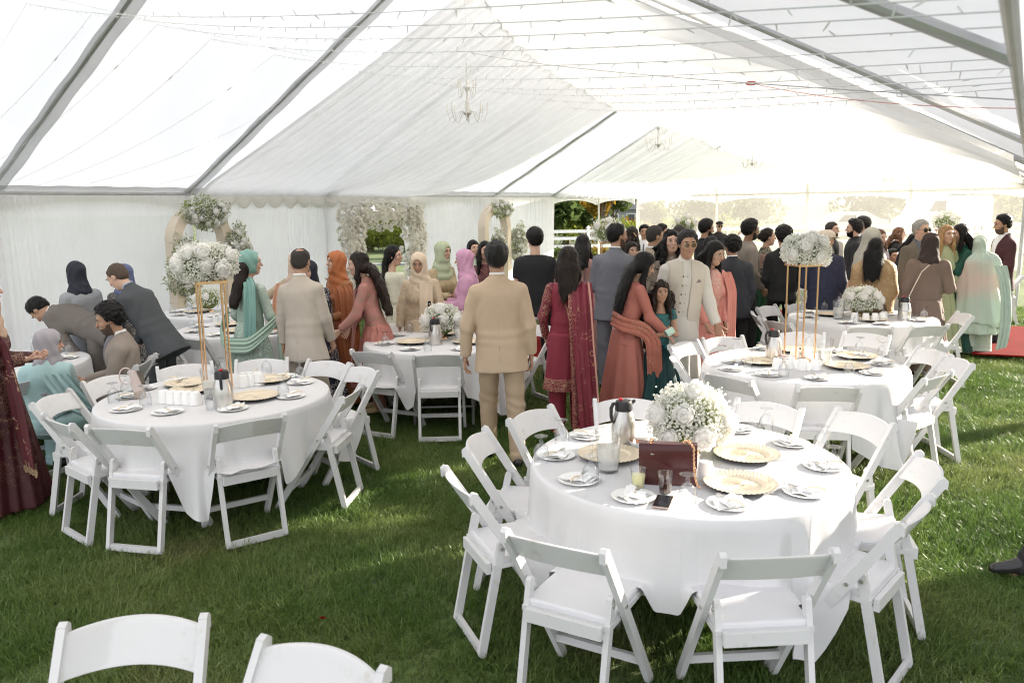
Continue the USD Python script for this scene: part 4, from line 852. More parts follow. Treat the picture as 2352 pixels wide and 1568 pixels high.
# burgundy purse
pu = thing('purse', 'burgundy leather purse with gold chain standing on the foreground table', 'purse', (ITEMS['front']['purse'][0][0], ITEMS['front']['purse'][0][1], CZ), -.20)
bd = trimesh.creation.box((.262, .062, .172)); bd = bd.subdivide().subdivide().subdivide(); v = bd.vertices
v[:, 1] *= np.interp(v[:, 2], [-.086, .086], [1.25, .72]); v[:, 2] += .012 * np.cos(v[:, 0] * 11) * (v[:, 2] > .05); v[:, 1] += .004 * np.sin(v[:, 0] * 16 + v[:, 2] * 9)
obj('body', move(bd, 0, 0, .0865), M['leather'], pu, 40)
fl = Polygon([(-.030, .08), (-.033, .155), (-.020, .188), (.020, .190), (.030, .172), (.030, .165), (.018, .181), (-.017, .180), (-.0275, .150), (-.0265, .08)]); obj('flap', plate2d(fl, .266, 'x').apply_translation((0, 0, .004)), M['leather'], pu, 40)
def chain(pts, r=.0075):
    pts = np.asarray(pts); L = np.concatenate([[0], np.cumsum(np.linalg.norm(np.diff(pts, axis=0), axis=1))]); out = []
    for i, d in enumerate(np.arange(0, L[-1], r * 1.25)):
        c = np.array([np.interp(d, L, pts[:, k]) for k in range(3)]); a = np.linspace(0, 2 * np.pi, 9); 
        e = np.stack([np.cos(a) * r * .75, np.sin(a) * r * .5, np.cos(a) * r * .4], -1) if i % 2 else np.stack([np.sin(a) * r * .4, np.cos(a) * r * .5, np.cos(a) * r * .75], -1); out.append(tube(c + e, r * .24, 5, False))
    return out
cp = [(-.085, -.01, .19), (-.075, .02, .205), (-.07, .03, .195)]
obj('chain', chain(cp) + chain([(.085, .0, .205), (.10, -.02, .20), (.116, -.034, .185), (.118, -.040, .12), (.121, -.046, .06), (.135, -.06, .012), (.15, -.07, .008)]) + chain([(.07, .005, .198), (.085, -.008, .212), (.105, .006, .20), (.09, .014, .197)]), M['gold'], pu, True)
obj('logo_triangle', trimesh.creation.extrude_polygon(Polygon([(-.078, .142), (-.078, .150), (-.060, .144)]), .0015, engine='earcut').apply_transform(np.array([[1, 0, 0, 0], [0, 0, 1, -.0345], [0, 1, 0, 0], [0, 0, 0, 1.]])), M['steel'], pu)
# beige glitter pouch leaning on the left table
po = thing('evening_pouch', 'narrow beige pouch with glittered base and loop strap on the left table', 'pouch', (*ITEMS['left']['pouch'][0], CZ), .2)
pb = lathe([(0, 0), (.028, .004), (.038, .03), (.034, .08), (.027, .17), (.024, .20), (0, .205)], 24); pb.vertices[:, 1] *= .5; Tm = trimesh.transformations.rotation_matrix(-.22, [0, 1, 0]); pb.apply_transform(Tm)
M['satin'] = mat('beige_satin', (.55, .45, .42), .35, .06); M['glit'] = mat('glitter', (.42, .34, .28), .35, .7, 260, metallic=.6)
obj('body', pb, M['satin'], po, 50); gb = lathe([(0, -.002), (.030, .002), (.0395, .03), (.037, .055), (.03, .06)], 24); gb.vertices[:, 1] *= .53; gb.apply_transform(Tm); obj('glitter_base', gb, M['glit'], po, 50)
a = np.linspace(-.4, 2 * np.pi - .9, 22); obj('strap', tube(np.stack([-.085 + .045 * np.cos(a), 0 * a, .165 + .058 * np.sin(a)], -1), .005, 6), M['satin'], po)
# tall gold stands with flower balls
def make_stand(label, loc, rotz, group):
    t = thing('gold_stand', label, 'flower stand', loc, rotz, group); Hs, w = .78, .085
    for sx in (-1, 1):
        for sy in (-1, 1): obj('leg', tube([(sx * w, sy * w, .004), (sx * w, sy * w, Hs)], .0075, 10), M['gold'], t)
    obj('top_plate', bx(-.105, .105, -.105, .105, Hs + .001, Hs + .022), M['gold'], t)
    for k, (x0, y0, x1, y1) in enumerate(((-w, -w, w, -w), (-w, w, w, w), (-w, -w, -w, w), (w, -w, w, w))): obj('foot_rail', tube([(x0 * .9, y0 * .9, .008), (x1 * .9, y1 * .9, .008)], .005, 8), M['gold'], t)
    return t
STAND = Proto(make_stand)
sL, sR = ITEMS['left']['stand'][0], ITEMS['right']['stand'][0]
STAND('tall rose gold stand on the left table carrying a ball of white flowers', (*sL, CZ), .5, 'tall gold stands'); STAND('tall rose gold stand on the right table carrying a ball of white flowers', (*sR, CZ), .22, 'tall gold stands')
bouquet('large white ball of baby breath and roses on the left gold stand', (sL[0] - .02, sL[1], CZ + .80), 0, .215, 1, [(-1.9, .55), (-1.3, .62), (-2.2, .05), (-.7, -.15), (-1.2, .0), (3.0, .2), (-.2, .4)], False, .72, 4600, 'tall flower balls', -.75, .062)
bouquet('large white ball of baby breath and roses on the right gold stand', (sR[0] + .01, sR[1], CZ + .80), 0, .185, 2, [(-1.9, .35), (-1.5, .9), (-.9, .6), (-.3, -.55), (-2.4, -.1), (-1.2, -.3)], False, .74, 4600, 'tall flower balls', -.75, .062)
bouquet('low dome of white roses and baby breath beside the burgundy purse', (*ITEMS['front']['flowers'][0], CZ), 0, .205, 3, [(-1.95, .42), (-.55, .10), (-2.75, .28), (-1.5, 1.15), (-1.45, -.15), (-2.3, -.22)], True, .92, 4200, 'low flower bowls', -.45, .066)
bouquet('low gold bowl of white roses on the far right table', (*ITEMS['far_right']['flowers'][0], CZ), 0, .21, 4, [(-1.9, .5), (-1.5, .9), (-2.6, .4), (-1.0, .5), (-.7, .2)], True, .85, 2800, 'low flower bowls', -.4, .06)
bouquet('low bowl of white roses on the middle table, left of the tan suit', (*ITEMS['centre']['flowers'][0], CZ), 0, .20, 5, [(-1.4, .3), (-2.4, .2), (-1.6, .9), (-.6, .2)], True, .9, 2600, 'low flower bowls', -.4, .065)
bouquet('small gold vase of white flowers on the rear left table', (*ITEMS['rear_left']['flowers'][0], CZ), 0, .19, 6, [(-1.4, .3), (-2.4, .2)], True, .9, 900, 'low flower bowls', -.4, .05)
# ------------------------------------------------------------------ people: signed-distance bodies and clothes, meshed with surface nets
def surface_nets(f, lo, hi, h):
    lo, hi = np.asarray(lo, float) - 2 * h, np.asarray(hi, float) + 2 * h
    n = np.ceil((hi - lo) / h).astype(int) + 1
    ax = [lo[k] + h * np.arange(n[k]) for k in range(3)]
    G = np.stack(np.meshgrid(*ax, indexing='ij'), -1).reshape(-1, 3)
    d = f(G).reshape(n); d[0] = d[-1] = 1; d[:, 0] = d[:, -1] = 1; d[:, :, 0] = d[:, :, -1] = 1
    ins = d < 0; c = n - 1
    acc = np.zeros((*c, 3)); cnt = np.zeros(c)
    base = np.stack(np.meshgrid(*[np.arange(k) for k in c], indexing='ij'), -1)
    sl = lambda o: tuple(slice(o[k], o[k] + c[k]) for k in range(3))
    corners = [np.array(o) for o in np.ndindex(2, 2, 2)]
    for a in corners:
        for k in range(3):
            if a[k]: continue
            b = a.copy(); b[k] = 1
            da, db = d[sl(a)], d[sl(b)]; m = (da < 0) != (db < 0)
            if not m.any(): continue
            t = da[m] / (da[m] - db[m]); p = base[m] + a + 0.0; p[:, k] += t
            acc[m] += p; cnt[m] += 1
    act = cnt > 0; idx = -np.ones(c, int); idx[act] = np.arange(act.sum())
    V = lo + h * acc[act] / cnt[act][:, None]
    F = []
    for k in range(3):
        a1, a2 = (k + 1) % 3, (k + 2) % 3
        s0 = [slice(1, -1)] * 3; s1 = [slice(1, -1)] * 3
        s0[k] = slice(0, n[k] - 1); s1[k] = slice(1, n[k])
        A, B = ins[tuple(s0)], ins[tuple(s1)]
        for flip in (False, True):
            w = np.argwhere((A & ~B) if not flip else (~A & B))
            if not len(w): continue
            w[:, a1] += 1; w[:, a2] += 1
            e1 = np.zeros(3, int); e1[a1] = 1; e2 = np.zeros(3, int); e2[a2] = 1
            q = np.stack([idx[tuple((w - e1 - e2).T)], idx[tuple((w - e2).T)], idx[tuple(w.T)], idx[tuple((w - e1).T)]], 1)
            if flip: q = q[:, ::-1]
            F.append(q)
    q = np.vstack(F); q = q[(q >= 0).all(1)]
    return trimesh.Trimesh(V, np.vstack([q[:, [0, 1, 2]], q[:, [0, 2, 3]]]), process=False)

def rc(p, a, b, ra, rb):
    a, b = np.asarray(a, float), np.asarray(b, float); ab = b - a
    t = np.clip(((p - a) @ ab) / max(ab @ ab, 1e-9), 0, 1); q = p - a - t[:, None] * ab
    return np.sqrt((q * q).sum(1)) - (ra + (rb - ra) * t)
def el(p, c, r):
    q = (p - np.asarray(c, float)); r = np.asarray(r, float)
    k0 = np.sqrt(((q / r) ** 2).sum(1)); k1 = np.sqrt(((q / r ** 2) ** 2).sum(1)); return k0 * (k0 - 1) / np.maximum(k1, 1e-9)
def smin(a, b, k): h = np.clip(.5 + .5 * (b - a) / k, 0, 1); return b * (1 - h) + a * h - k * h * (1 - h)
def smax(a, b, k): return -smin(-a, -b, k)
def rot(axis, deg): return trimesh.transformations.rotation_matrix(math.radians(deg), axis)[:3, :3]
def unit(v): v = np.asarray(v, float); return v / np.linalg.norm(v)

# ---- hands: right hand hanging down -z, thumb forward +y, palm facing -x
_hands = {}
def hand_mesh(kind, fine):
    key = (kind, fine)
    if key in _hands: return _hands[key]
    curl = {'relaxed': (24, 30, 20), 'open': (8, 10, 8), 'grip': (52, 66, 40)}[kind]
    prims = [((0, 0, .05), (0, 0, -.01), .025, .026)]
    for yk in (.030, .010, -.010, -.028): prims.append(((0, yk * .6, -.015), (0, yk, -.088), .0155, .0125))
    chains = []
    for yk, L, spread in ((.030, .070, 5), (.010, .078, 1), (-.010, .073, -3), (-.029, .058, -8)):
        p = np.array([-.002, yk, -.088]); a = 0
        for i, (fr, cu) in enumerate(zip((.45, .31, .24), curl)):
            a += cu + (3 * (yk < 0)); d = np.array([-math.sin(math.radians(a)), math.sin(math.radians(spread)), -math.cos(math.radians(a))]); q = p + d * L * fr
            chains.append((p, q, .0088 - .0006 * i, .0082 - .0008 * i)); p = q
    th = {'relaxed': ((-.006, .026, -.025), (-.020, .050, -.055), (-.030, .055, -.085)), 'open': ((-.004, .026, -.02), (-.008, .060, -.045), (-.012, .080, -.070)), 'grip': ((-.008, .026, -.025), (-.030, .042, -.055), (-.045, .030, -.080))}[kind]
    chains += [(th[0], th[1], .0125, .0105), (th[1], th[2], .0102, .0085)]
    def f(p):
        d = None
        q = p.copy(); q[:, 0] *= 1.25
        for a, b, r0, r1 in prims: e = rc(q, a, b, r0, r1); d = e if d is None else smin(d, e, .012)
        g = None
        for a, b, r0, r1 in chains: e = rc(p, a, b, r0, r1); g = e if g is None else np.minimum(g, e)
        return smin(d, g, .006)
    m = surface_nets(f, (-.11, -.05, -.175), (.03, .10, .075), .0042 if fine else .0062)
    _hands[key] = m; return m

SKINS = {'tan': mat('skin_tan', (.40, .225, .145), .48, .06, 18, subsurface_weight=.08), 'light': mat('skin_light', (.55, .34, .25), .46, .06, 18, subsurface_weight=.08), 'deep': mat('skin_deep', (.26, .135, .080), .48, .06, 18, subsurface_weight=.06)}
M['lip'] = mat('lip', (.33, .12, .10), .4); M['eye_white'] = mat('eye_white', (.66, .63, .60), .25); M['iris'] = mat('eye_iris', (.015, .010, .007), .15); M['brow'] = mat('eyebrow', (.018, .013, .010), .7)
def hair_mat(name, c, rough=.42): return mat(name, c, rough, .5, 9, bump=.6, bscale=16, bdist=.010, stretch=(9., 9., .9), specular_ior_level=.22)
HAIR = {'black': hair_mat('black_hair', (.007, .006, .006)), 'brown': hair_mat('dark_brown_hair', (.018, .011, .008)), 'grey': hair_mat('grey_black_hair', (.022, .021, .021)), 'blonde': hair_mat('wavy_blonde_hair', (.36, .22, .10)), 'auburn': hair_mat('auburn_hair', (.12, .06, .035)), 'stubble': mat('cropped_hair', (.030, .024, .021), .8, .2, 60), 'shade': mat('short_beard', (.075, .045, .032), .8, .3, 60)}
def lin(h):
    c = np.array([int(h[i:i + 2], 16) for i in (0, 2, 4)]) / 255; c = np.where(c <= .04045, c / 12.92, ((c + .055) / 1.055) ** 2.4)
    return tuple((c * .87 + c.mean() * .13) * .92)
def fab(name, hexc, rough=.8, vary=.07, bump=.35, bscale=5., bdist=.02, stretch=(1., 1., .45), **kw):
    if name not in M: M[name] = mat(name, lin(hexc), rough, vary, 5, bump=bump * 1.5, bscale=bscale, bdist=bdist * 1.2, stretch=stretch, crease=bscale < 12, **kw)
    return M[name]
def silk(name, hexc, **kw): return fab(name, hexc, .5, .10, .5, 7., .02, (1., 1., .25), specular_ior_level=.3, **kw)
def embroid(name, base, accent, scale=30., cover=.45, metal=.5, zlo=None, zhi=None, vine=7.):
    """cloth with small embroidered motifs; if zlo/zhi are given the motifs thicken between those heights of the garment"""
    if name in M: return M[name]
    b, a = lin(base), lin(accent)
    nodes = {'tc': ('texture_coordinate', {}), 'v': ('voronoi_texture', {'scale': float(scale) * 1.5, 'feature': 'f1'}), 'n': ('noise_texture', {'scale': float(vine), 'detail': 3., 'distortion': 1.4}),
             'v2': ('voronoi_texture', {'scale': float(scale) * .8, 'feature': 'distance_to_edge'}),
             's': ('map_range', {'from_min': .30, 'from_max': .22, 'to_min': 0., 'to_max': 1., 'clamp': True}), 'e': ('map_range', {'from_min': .050, 'from_max': .025, 'to_min': 0., 'to_max': 1., 'clamp': True}),
             'k': ('map_range', {'from_min': .5 + (0.5 - cover) * .35 - .04, 'from_max': .5 + (.5 - cover) * .35 + .04, 'to_min': 0., 'to_max': 1., 'clamp': True}),
             'mx': ('math', {'math_type': 'maximum'}), 'mm': ('math', {'math_type': 'multiply'}), 'bm': ('noise_texture', {'scale': 6., 'detail': 4.}), 'tone': ('rgb_ramp', {'ramp': [(.3, tuple(np.array(b) * .86)), (.7, tuple(np.minimum(np.array(b) * 1.1, .95)))]}),
             'c': ('mix', {}), 'ac': ('color', {'value': a}), 'bp': ('bump', {'strength': .45, 'distance': .008}), 'p': ('principled_bsdf', {'roughness': .55})}
    links = [('tc.object', 'v.vector'), ('tc.object', 'n.vector'), ('tc.object', 'v2.vector'), ('tc.object', 'bm.vector'), ('v.distance', 's.value'), ('v2.distance', 'e.value'), ('n.fac', 'k.value'), ('s.result', 'mx.value1'), ('e.result', 'mx.value2'), ('mx.value', 'mm.value1'), ('k.result', 'mm.value2')]
    out = 'mm.value'
    if zlo is not None:
        nodes.update({'sx': ('separate_xyz', {}), 'zr': ('map_range', {'from_min': float(zlo), 'from_max': float(zhi), 'to_min': 0., 'to_max': 1., 'clamp': True}), 'mz': ('math', {'math_type': 'multiply'})})
        links += [('tc.object', 'sx.vector'), ('sx.z', 'zr.value'), ('zr.result', 'mz.value1'), (out, 'mz.value2')]; out = 'mz.value'
    links += [('bm.fac', 'tone.fac'), ('tone.color', 'c.color1'), ('ac.color', 'c.color2'), (out, 'c.fac'), ('c.color', 'p.base_color'), (out, 'bp.height'), ('bp.normal', 'p.normal')]
    nodes['me'] = ('math', {'math_type': 'multiply', 'value2': float(metal)}); links += [(out, 'me.value1'), ('me.value', 'p.metallic')]
    M[name] = usdkit.material(stage, LK + name, nodes, links, surface='p.BSDF'); return M[name]
M['shirt'] = mat('white_shirt', (.78, .78, .78), .7, .03); M['shoe_black'] = mat('black_shoe', (.012, .011, .011), .25, .2); M['shoe_gold'] = mat('gold_shoe', (.5, .36, .2), .4, .2); M['lens'] = mat('dark_lens', (.012, .011, .010), .08); M['pinkframe'] = mat('pink_spectacle_frame', (.62, .40, .36), .3)
ICO = trimesh.creation.icosphere(2, 1.0)

class P:
    """one person: skeleton in a 1.75 m frame, facing +y, +x to the person's right"""
    def __init__(s, label, x, y, face, H, pose=None, sex='m', skin='tan', d=0, z=0., group=None, wide=1.0):
        s.t = thing('person', label, 'person', (x, y, z), math.radians(-face), group)
        s.k = H / 1.795; s.fine = d; s.h = {2: .0105, 1: .014, 0: .019}[d]; s.sex = sex; s.skin = SKINS[skin]; s.wide = wide
        po = dict(lean=0, side=0, hip=.94, head=(0, 0), armR=((.14, .02, -1), (.06, .16, -1)), armL=((.14, .02, -1), (.06, .16, -1)), legR=((.03, .02, -1), (.0, -.03, -1)), legL=((.03, .02, -1), (0, -.03, -1)), hands=('relaxed', 'relaxed'), thumbs=((0, 1, .1), (0, 1, .1)), twist=0)
        P.count = getattr(P, 'count', 0) + 1; jr = np.random.default_rng(900 + P.count); pose = dict(pose or {})
        opts = [((.14, .02, -1), (.06, .16, -1)), ((.16, .08, -1), (-.25, .75, .05)), ((.12, -.02, -1), (.0, .28, -1)), ((.20, .05, -1), (-.40, .60, -.25)), ((.10, .05, -1), (-.15, .45, -.9))]
        if 'hip' not in pose:
            for k in ('armR', 'armL'):
                if k not in pose: po[k] = opts[jr.integers(5)]
            if 'side' not in pose: po['side'] = jr.normal(0, 2.2)
            if 'twist' not in pose: po['twist'] = jr.normal(0, 6)
            if 'lean' not in pose: po['lean'] = jr.normal(2, 2)
            if 'legR' not in pose and 'legL' not in pose:
                w = jr.choice(['legR', 'legL']); f = jr.uniform(.04, .16); po[w] = ((.05 + jr.uniform(0, .05), f, -1), (.02, -f * .5, -1))
        po.update(pose); s.po = po
        s.T = rot((0, 0, 1), po['twist']) @ rot((1, 0, 0), -po['lean']) @ rot((0, 1, 0), po['side']); s.P0 = np.array([0, 0, po['hip']])
        sw = (.170 if sex == 'm' else .148) * (1 + (wide - 1) * .5)
        s.sw = sw
        s.neck = s.tf((0, -.018, .53)); s.sh = [s.tf((sw, -.01, .442)), s.tf((-sw, -.01, .442))]
        s.el, s.wr, s.fd = [], [], []
        for i, k in enumerate(('armR', 'armL')):
            sg = 1 if i == 0 else -1; u, f = (unit(np.array(v, float) * (sg, 1, 1)) for v in po[k])
            e = s.sh[i] + u * .285; w = e + f * .245; s.el.append(e); s.wr.append(w); s.fd.append(f)
        s.hp = [s.P0 + np.array((.088, 0, -.02)), s.P0 + np.array((-.088, 0, -.02))]; s.kn, s.an = [], []
        for i, k in enumerate(('legR', 'legL')):
            sg = 1 if i == 0 else -1; u, f = (unit(np.array(v, float) * (sg, 1, 1)) for v in po[k])
            kn = s.hp[i] + u * .43; s.kn.append(kn); s.an.append(kn + f * .42)
        s.Hd = rot((0, 0, 1), po['head'][0]) @ rot((1, 0, 0), -po['head'][1]); nk = s.tf((0, .0, .60)); s.hc = nk + s.Hd @ np.array([0, .022, .105])
    def tf(s, q): return s.P0 + s.T @ np.asarray(q, float)
    def q(s, p): return (p - s.P0) @ s.T
    def hq(s, p): return (p - s.hc) @ s.Hd
    def put(s, name, mesh, m, parent=None, smooth=True, label=None, scale=True):
        mesh = trimesh.util.concatenate(mesh) if isinstance(mesh, list) else mesh
        if scale: mesh = mesh.copy(); mesh.apply_scale(s.k)
        return obj(name, mesh, m, parent or s.t, smooth, label)
    def sdf(s, name, f, lo, hi, m, h=None, parent=None):
        me = surface_nets(f, lo, hi, h or s.h)
        if len(me.faces) == 0: return None
        return s.put(name, me, m, parent)
    # ---- body
    def head_f(s, p):
        q = s.hq(p)
        d = el(q, (0, -.014, .028), (.075, .096, .086)); d = smin(d, el(q, (0, .018, -.03), (.060, .070, .090)), .03); d = smin(d, rc(q, (0, .052, -.092), (0, .02, -.075), .028, .045), .03)
        d = smin(d, rc(q, (-.032, .078, .028), (.032, .078, .028), .010, .010), .02)
        for sg in (-1, 1):
            d = smax(d, -rc(q, (sg * .030, .103, .008), (sg * .036, .100, .008), .017, .014), .018); d = smin(d, el(q, (sg * .040, .060, -.025), (.020, .020, .018)), .02); d = smin(d, el(q, (sg * .074, -.008, -.004), (.010, .022, .031)), .008)
        d = smin(d, rc(q, (0, .086, .012), (0, .106, -.026), .0075, .0125), .012); d = smin(d, el(q, (0, .084, -.058), (.022, .012, .009)), .008)
        d = smin(d, rc(p, s.hc + s.Hd @ np.array([0, -.018, -.055]), s.tf((0, -.022, .50)), .050 if s.sex == 'm' else .043, .058 if s.sex == 'm' else .048), .03)
        return d
    def body(s, face=True, eyes=True, bare=()):
        hh = {2: .0062, 1: .008, 0: .0105}[s.fine]
        c = s.hc; ms = [surface_nets(s.head_f, np.minimum(c - (.12, .14, .15), s.tf((0, 0, .48)) - .07), np.maximum(c + (.12, .14, .135), s.tf((0, 0, .48)) + .07), hh)]
        for i in range(2):
            sg = 1 if i == 0 else -1; f = s.fd[i]; th = np.array(s.po['thumbs'][i], float) * (sg, 1, 1); th = unit(th - f * (th @ f)); zl = -f; yl = th; xl = np.cross(yl, zl)
            hm = hand_mesh(s.po['hands'][i], s.fine >= 1).copy(); R = np.stack([xl, yl, zl], 1)
            if sg < 0: hm.vertices[:, 0] *= -1; hm.invert()
            k = .95 if s.sex == 'm' else .86; T = np.eye(4); T[:3, :3] = R * k; T[:3, 3] = s.wr[i]; hm.apply_transform(T); ms.append(hm)
        r = .8
        for i in range(2):
            ba = i in bare
            ms.append(tube([s.sh[i], (s.sh[i] + s.el[i]) / 2, s.el[i], s.el[i] * .55 + s.wr[i] * .45, s.wr[i] + s.fd[i] * .012], [.040, .042, .034, .033, .0225] if ba else [.030, .030, .026, .024, .020], 10))
            ms.append(tube([s.hp[i], s.kn[i], s.an[i], s.an[i] + np.array((0, .08, -.04))], [.062, .042, .030, .022], 8))
        ms.append(tube([s.tf((0, 0, -.05)), s.tf((0, 0, .15)), s.tf((0, 0, .40)), s.tf((0, -.01, .52))], [.09, .085, .09, .045], 10))
        b = s.put('body', ms, s.skin)
        if face:
            fp = lambda v: s.hc + s.Hd @ np.asarray(v, float)
            R4 = np.eye(4); R4[:3, :3] = s.Hd
            def blob(name, c, r, m, par=None, tilt=0):
                me = (ICO if s.fine == 2 else trimesh.creation.icosphere(1, 1.0)).copy(); me.apply_scale(r)
                if tilt: me.apply_transform(trimesh.transformations.rotation_matrix(tilt, [0, 1, 0]))
                me.apply_transform(R4); me.apply_translation(fp(c)); return s.put(name, me, m, par)
            for sg in (-1, 1):
                if eyes:
                    e = blob('eye', (sg * .031, .0775, .009), (.0135, .010, .0062), M['eye_white'], b)
                    blob('iris', (sg * .031, .0850, .009), (.0062, .0042, .0058), M['iris'], b)
                    blob('eyelid', (sg * .031, .0795, .0150), (.0155, .010, .0030), M['brow'], b)
                blob('eyebrow', (sg * .033, .0885, .0315), (.0185, .0055, .0042 if s.sex == 'f' else .0056), M['brow'], b, sg * .12)
            blob('mouth', (0, .0935, -.0575), (.0215, .0055, .0050), M['lip'], b)
        return b
    # ---- clothes
    def torso_f(s, fat=0., hem=-.17, flare=0., top=.555, bust=True, folds=.006, seed=0):
        w = s.wide; wm = s.sex == 'm'
        def f(p):
            q = s.q(p); e = q.copy(); e[:, 1] /= .70; e[:, 0] /= w
            if wm: d = smin(rc(e, (0, 0, .10), (0, 0, .36), .150, .176), rc(e, (0, 0, .08), (0, 0, min(hem, -.05)), .150, .172 + flare), .06)
            else:
                d = smin(rc(e, (0, 0, .14), (0, 0, .36), .122, .146), rc(e, (0, 0, .10), (0, 0, min(hem, -.06)), .128, .176 + flare), .07)
                if bust:
                    for sg in (-1, 1): d = smin(d, el(q, (sg * .062, .075, .29), (.066, .050, .065)), .06)
            d = d * .8
            d = smin(d, rc(q, (-s.sw + .03, -.01, .436), (s.sw - .03, -.01, .436), .056 if wm else .048, .056 if wm else .048), .05)
            d = smin(d, rc(q, (0, -.018, .575), (0, -.015, .43), .048, .098), .05)
            d = d - fat
            if folds: d = d + folds * (meshkit.noise(q * np.array([9, 9, 5.]) + seed, seed) - .5) * 2 + folds * .6 * (meshkit.noise(q * np.array([22, 22, 12.]) + seed, seed + 3) - .5)
            if folds and bust: d = d + folds * .34 * np.sin(q[:, 2] * 74 + q[:, 0] * 9 * np.sin(seed) + 3 * meshkit.noise(q * 7 + seed, seed + 8)) * np.exp(-((q[:, 2] - .10) / .075) ** 2) + folds * .5 * np.sin(q[:, 2] * 40 + np.abs(q[:, 0]) * 60 + seed) * np.exp(-((np.abs(q[:, 0]) - .13) / .05) ** 2) * np.exp(-((q[:, 2] - .33) / .10) ** 2)
            return smax(smax(d, q[:, 2] - top, .012), hem - q[:, 2], .006)
        return f
    def arms_f(s, r=(.060, .050, .038), cuff=.02, fat=0., seed=0, folds=.005, which=(0, 1), short=None):
        def f(p):
            d = np.full(len(p), 9.)
            for i in which:
                e, w = s.el[i], s.wr[i]; w2 = w + s.fd[i] * (-cuff)
                if short: w2 = None; e = s.sh[i] + (s.el[i] - s.sh[i]) * short
                a = rc(p, s.sh[i], e, r[0] + fat, r[1] + fat)
                g = p - s.el[i]; a = a + folds * .45 * np.sin(g @ unit(s.el[i] - s.sh[i]) * 105 + g[:, 0] * 25 + seed) * np.exp(-(g * g).sum(1) / .0064)
                if not short:
                    b = smin(a, rc(p, e, w2, r[1] + fat, r[2] + fat), .02); a = np.maximum(b, ((p - w2) @ s.fd[i]))
                else: a = np.maximum(a, (p - e) @ unit(s.el[i] - s.sh[i]))
                d = np.minimum(d, a)
            return d + folds * .8 * (meshkit.noise(p * np.array([9, 9, 13.]) + seed, seed + 7) - .5) * 2
        return f
    def bb(s, pts, r): pts = np.array(pts); return pts.min(0) - r, pts.max(0) + r
    def top(s, m, name='jacket', hem=-.17, fat=.012, sleeve=True, short=None, folds=.007, seed=1, flare=0., topz=.565, r=(.057, .052, .041), bust=True):
        tf_, af = s.torso_f(fat, hem, flare, topz, bust, folds, seed), (s.arms_f(r, .015, fat * .4, seed, folds, short=short) if sleeve else None)
        f = (lambda p: smin(tf_(p), af(p), .018)) if sleeve else tf_
        pts = [s.tf((x * s.wide, y, z)) for x in (-.22, .22) for y in (-.16, .17) for z in (hem, topz)] + s.sh + (s.el + (s.wr if not short else []) if sleeve else [])
        lo, hi = s.bb(pts, .05); s.top_f, s.top_b = f, (lo, hi); s.hem = hem
        return s.sdf(name, f, lo, hi, m)
    def patch(s, name, m, region, off=.005, f=None, b=None, h=None):
        f0, (lo, hi) = f or s.top_f, b or s.top_b
        return s.sdf(name, lambda p: np.maximum(f0(p) - off, region(s.q(p), p)), lo, hi, m, h or min(s.h, .011))
    def collar(s, m, shirt=None):
        z0, z1 = .520, .578
        def fc(p): q = s.q(p); d = rc(q, (0, -.020, z0 - .03), (0, -.018, z1), .078, .062); return np.maximum(np.maximum(d, (q[:, 2] + .55 * np.clip(q[:, 1], -.02, 1) - z1 + .005)), z0 - .04 - q[:, 2])
        lo, hi = s.bb([s.tf((x, y, z)) for x in (-.09, .09) for y in (-.11, .08) for z in (.46, .60)], .02)
        s.sdf('collar', fc, lo, hi, m, .009)
        if shirt:
            def fs(p): q = s.q(p); d = rc(q, (0, -.018, z0), (0, -.014, z1 + .03), .064, .0575); return np.maximum(np.maximum(d, q[:, 2] - z1 - .018 + .3 * np.clip(q[:, 1], 0, 1)), z0 - q[:, 2])
            s.sdf('shirt_collar', fs, lo, hi, shirt, .008)
    def front(s, shirt, tie=None, w=.075, low=.10):
        s.patch('shirt', shirt, lambda q, p: np.maximum(np.maximum(np.abs(q[:, 0]) - w * np.clip((q[:, 2] - low) / (.50 - low), 0, 1), -q[:, 1] + .02), low - q[:, 2]), .006)
        if tie: s.patch('tie', tie, lambda q, p: np.maximum(np.maximum(np.abs(q[:, 0]) - (.014 + .018 * np.clip((.48 - q[:, 2]) / .35, 0, 1)), -q[:, 1] + .02), np.maximum(low - q[:, 2], q[:, 2] - .51)), .011)
    def trousers(s, m, r=(.090, .074, .063), seed=2, hem=.035):
        def f(p):
            d = el(p, s.P0 + (0, 0, -.04), (.155 * s.wide, .108, .12))
            L = None
            for i in range(2):
                a = rc(p, s.hp[i], s.kn[i], r[0], r[1]); a = smin(a, np.maximum(rc(p, s.kn[i], s.an[i], r[1], r[2]), (p - s.an[i] - unit(s.an[i] - s.kn[i]) * .05) @ unit(s.an[i] - s.kn[i])), .02); L = a if L is None else smin(L, a, .012)
            for i in range(2): g = p[:, 2] - s.kn[i][2]; L = L + .0018 * np.sin(g * 85 + p[:, 0] * 30 + i * 2) * np.exp(-(g / .09) ** 2) + .004 * np.sin(p[:, 2] * 95 + p[:, 1] * 30) * np.exp(-((p[:, 2] - .10) / .06) ** 2) * .5
            d = smin(d, L, .03) + .005 * (meshkit.noise(p * np.array([11, 11, 15.]) + seed, seed) - .5) * 2
            return np.maximum(d, hem - p[:, 2]) if s.po['hip'] > .7 else d
        lo, hi = s.bb([s.P0 + (0, 0, .1)] + s.hp + s.kn + s.an, .15); lo[2] = max(lo[2], hem - .02) ; return s.sdf('trousers', f, lo, hi, m)
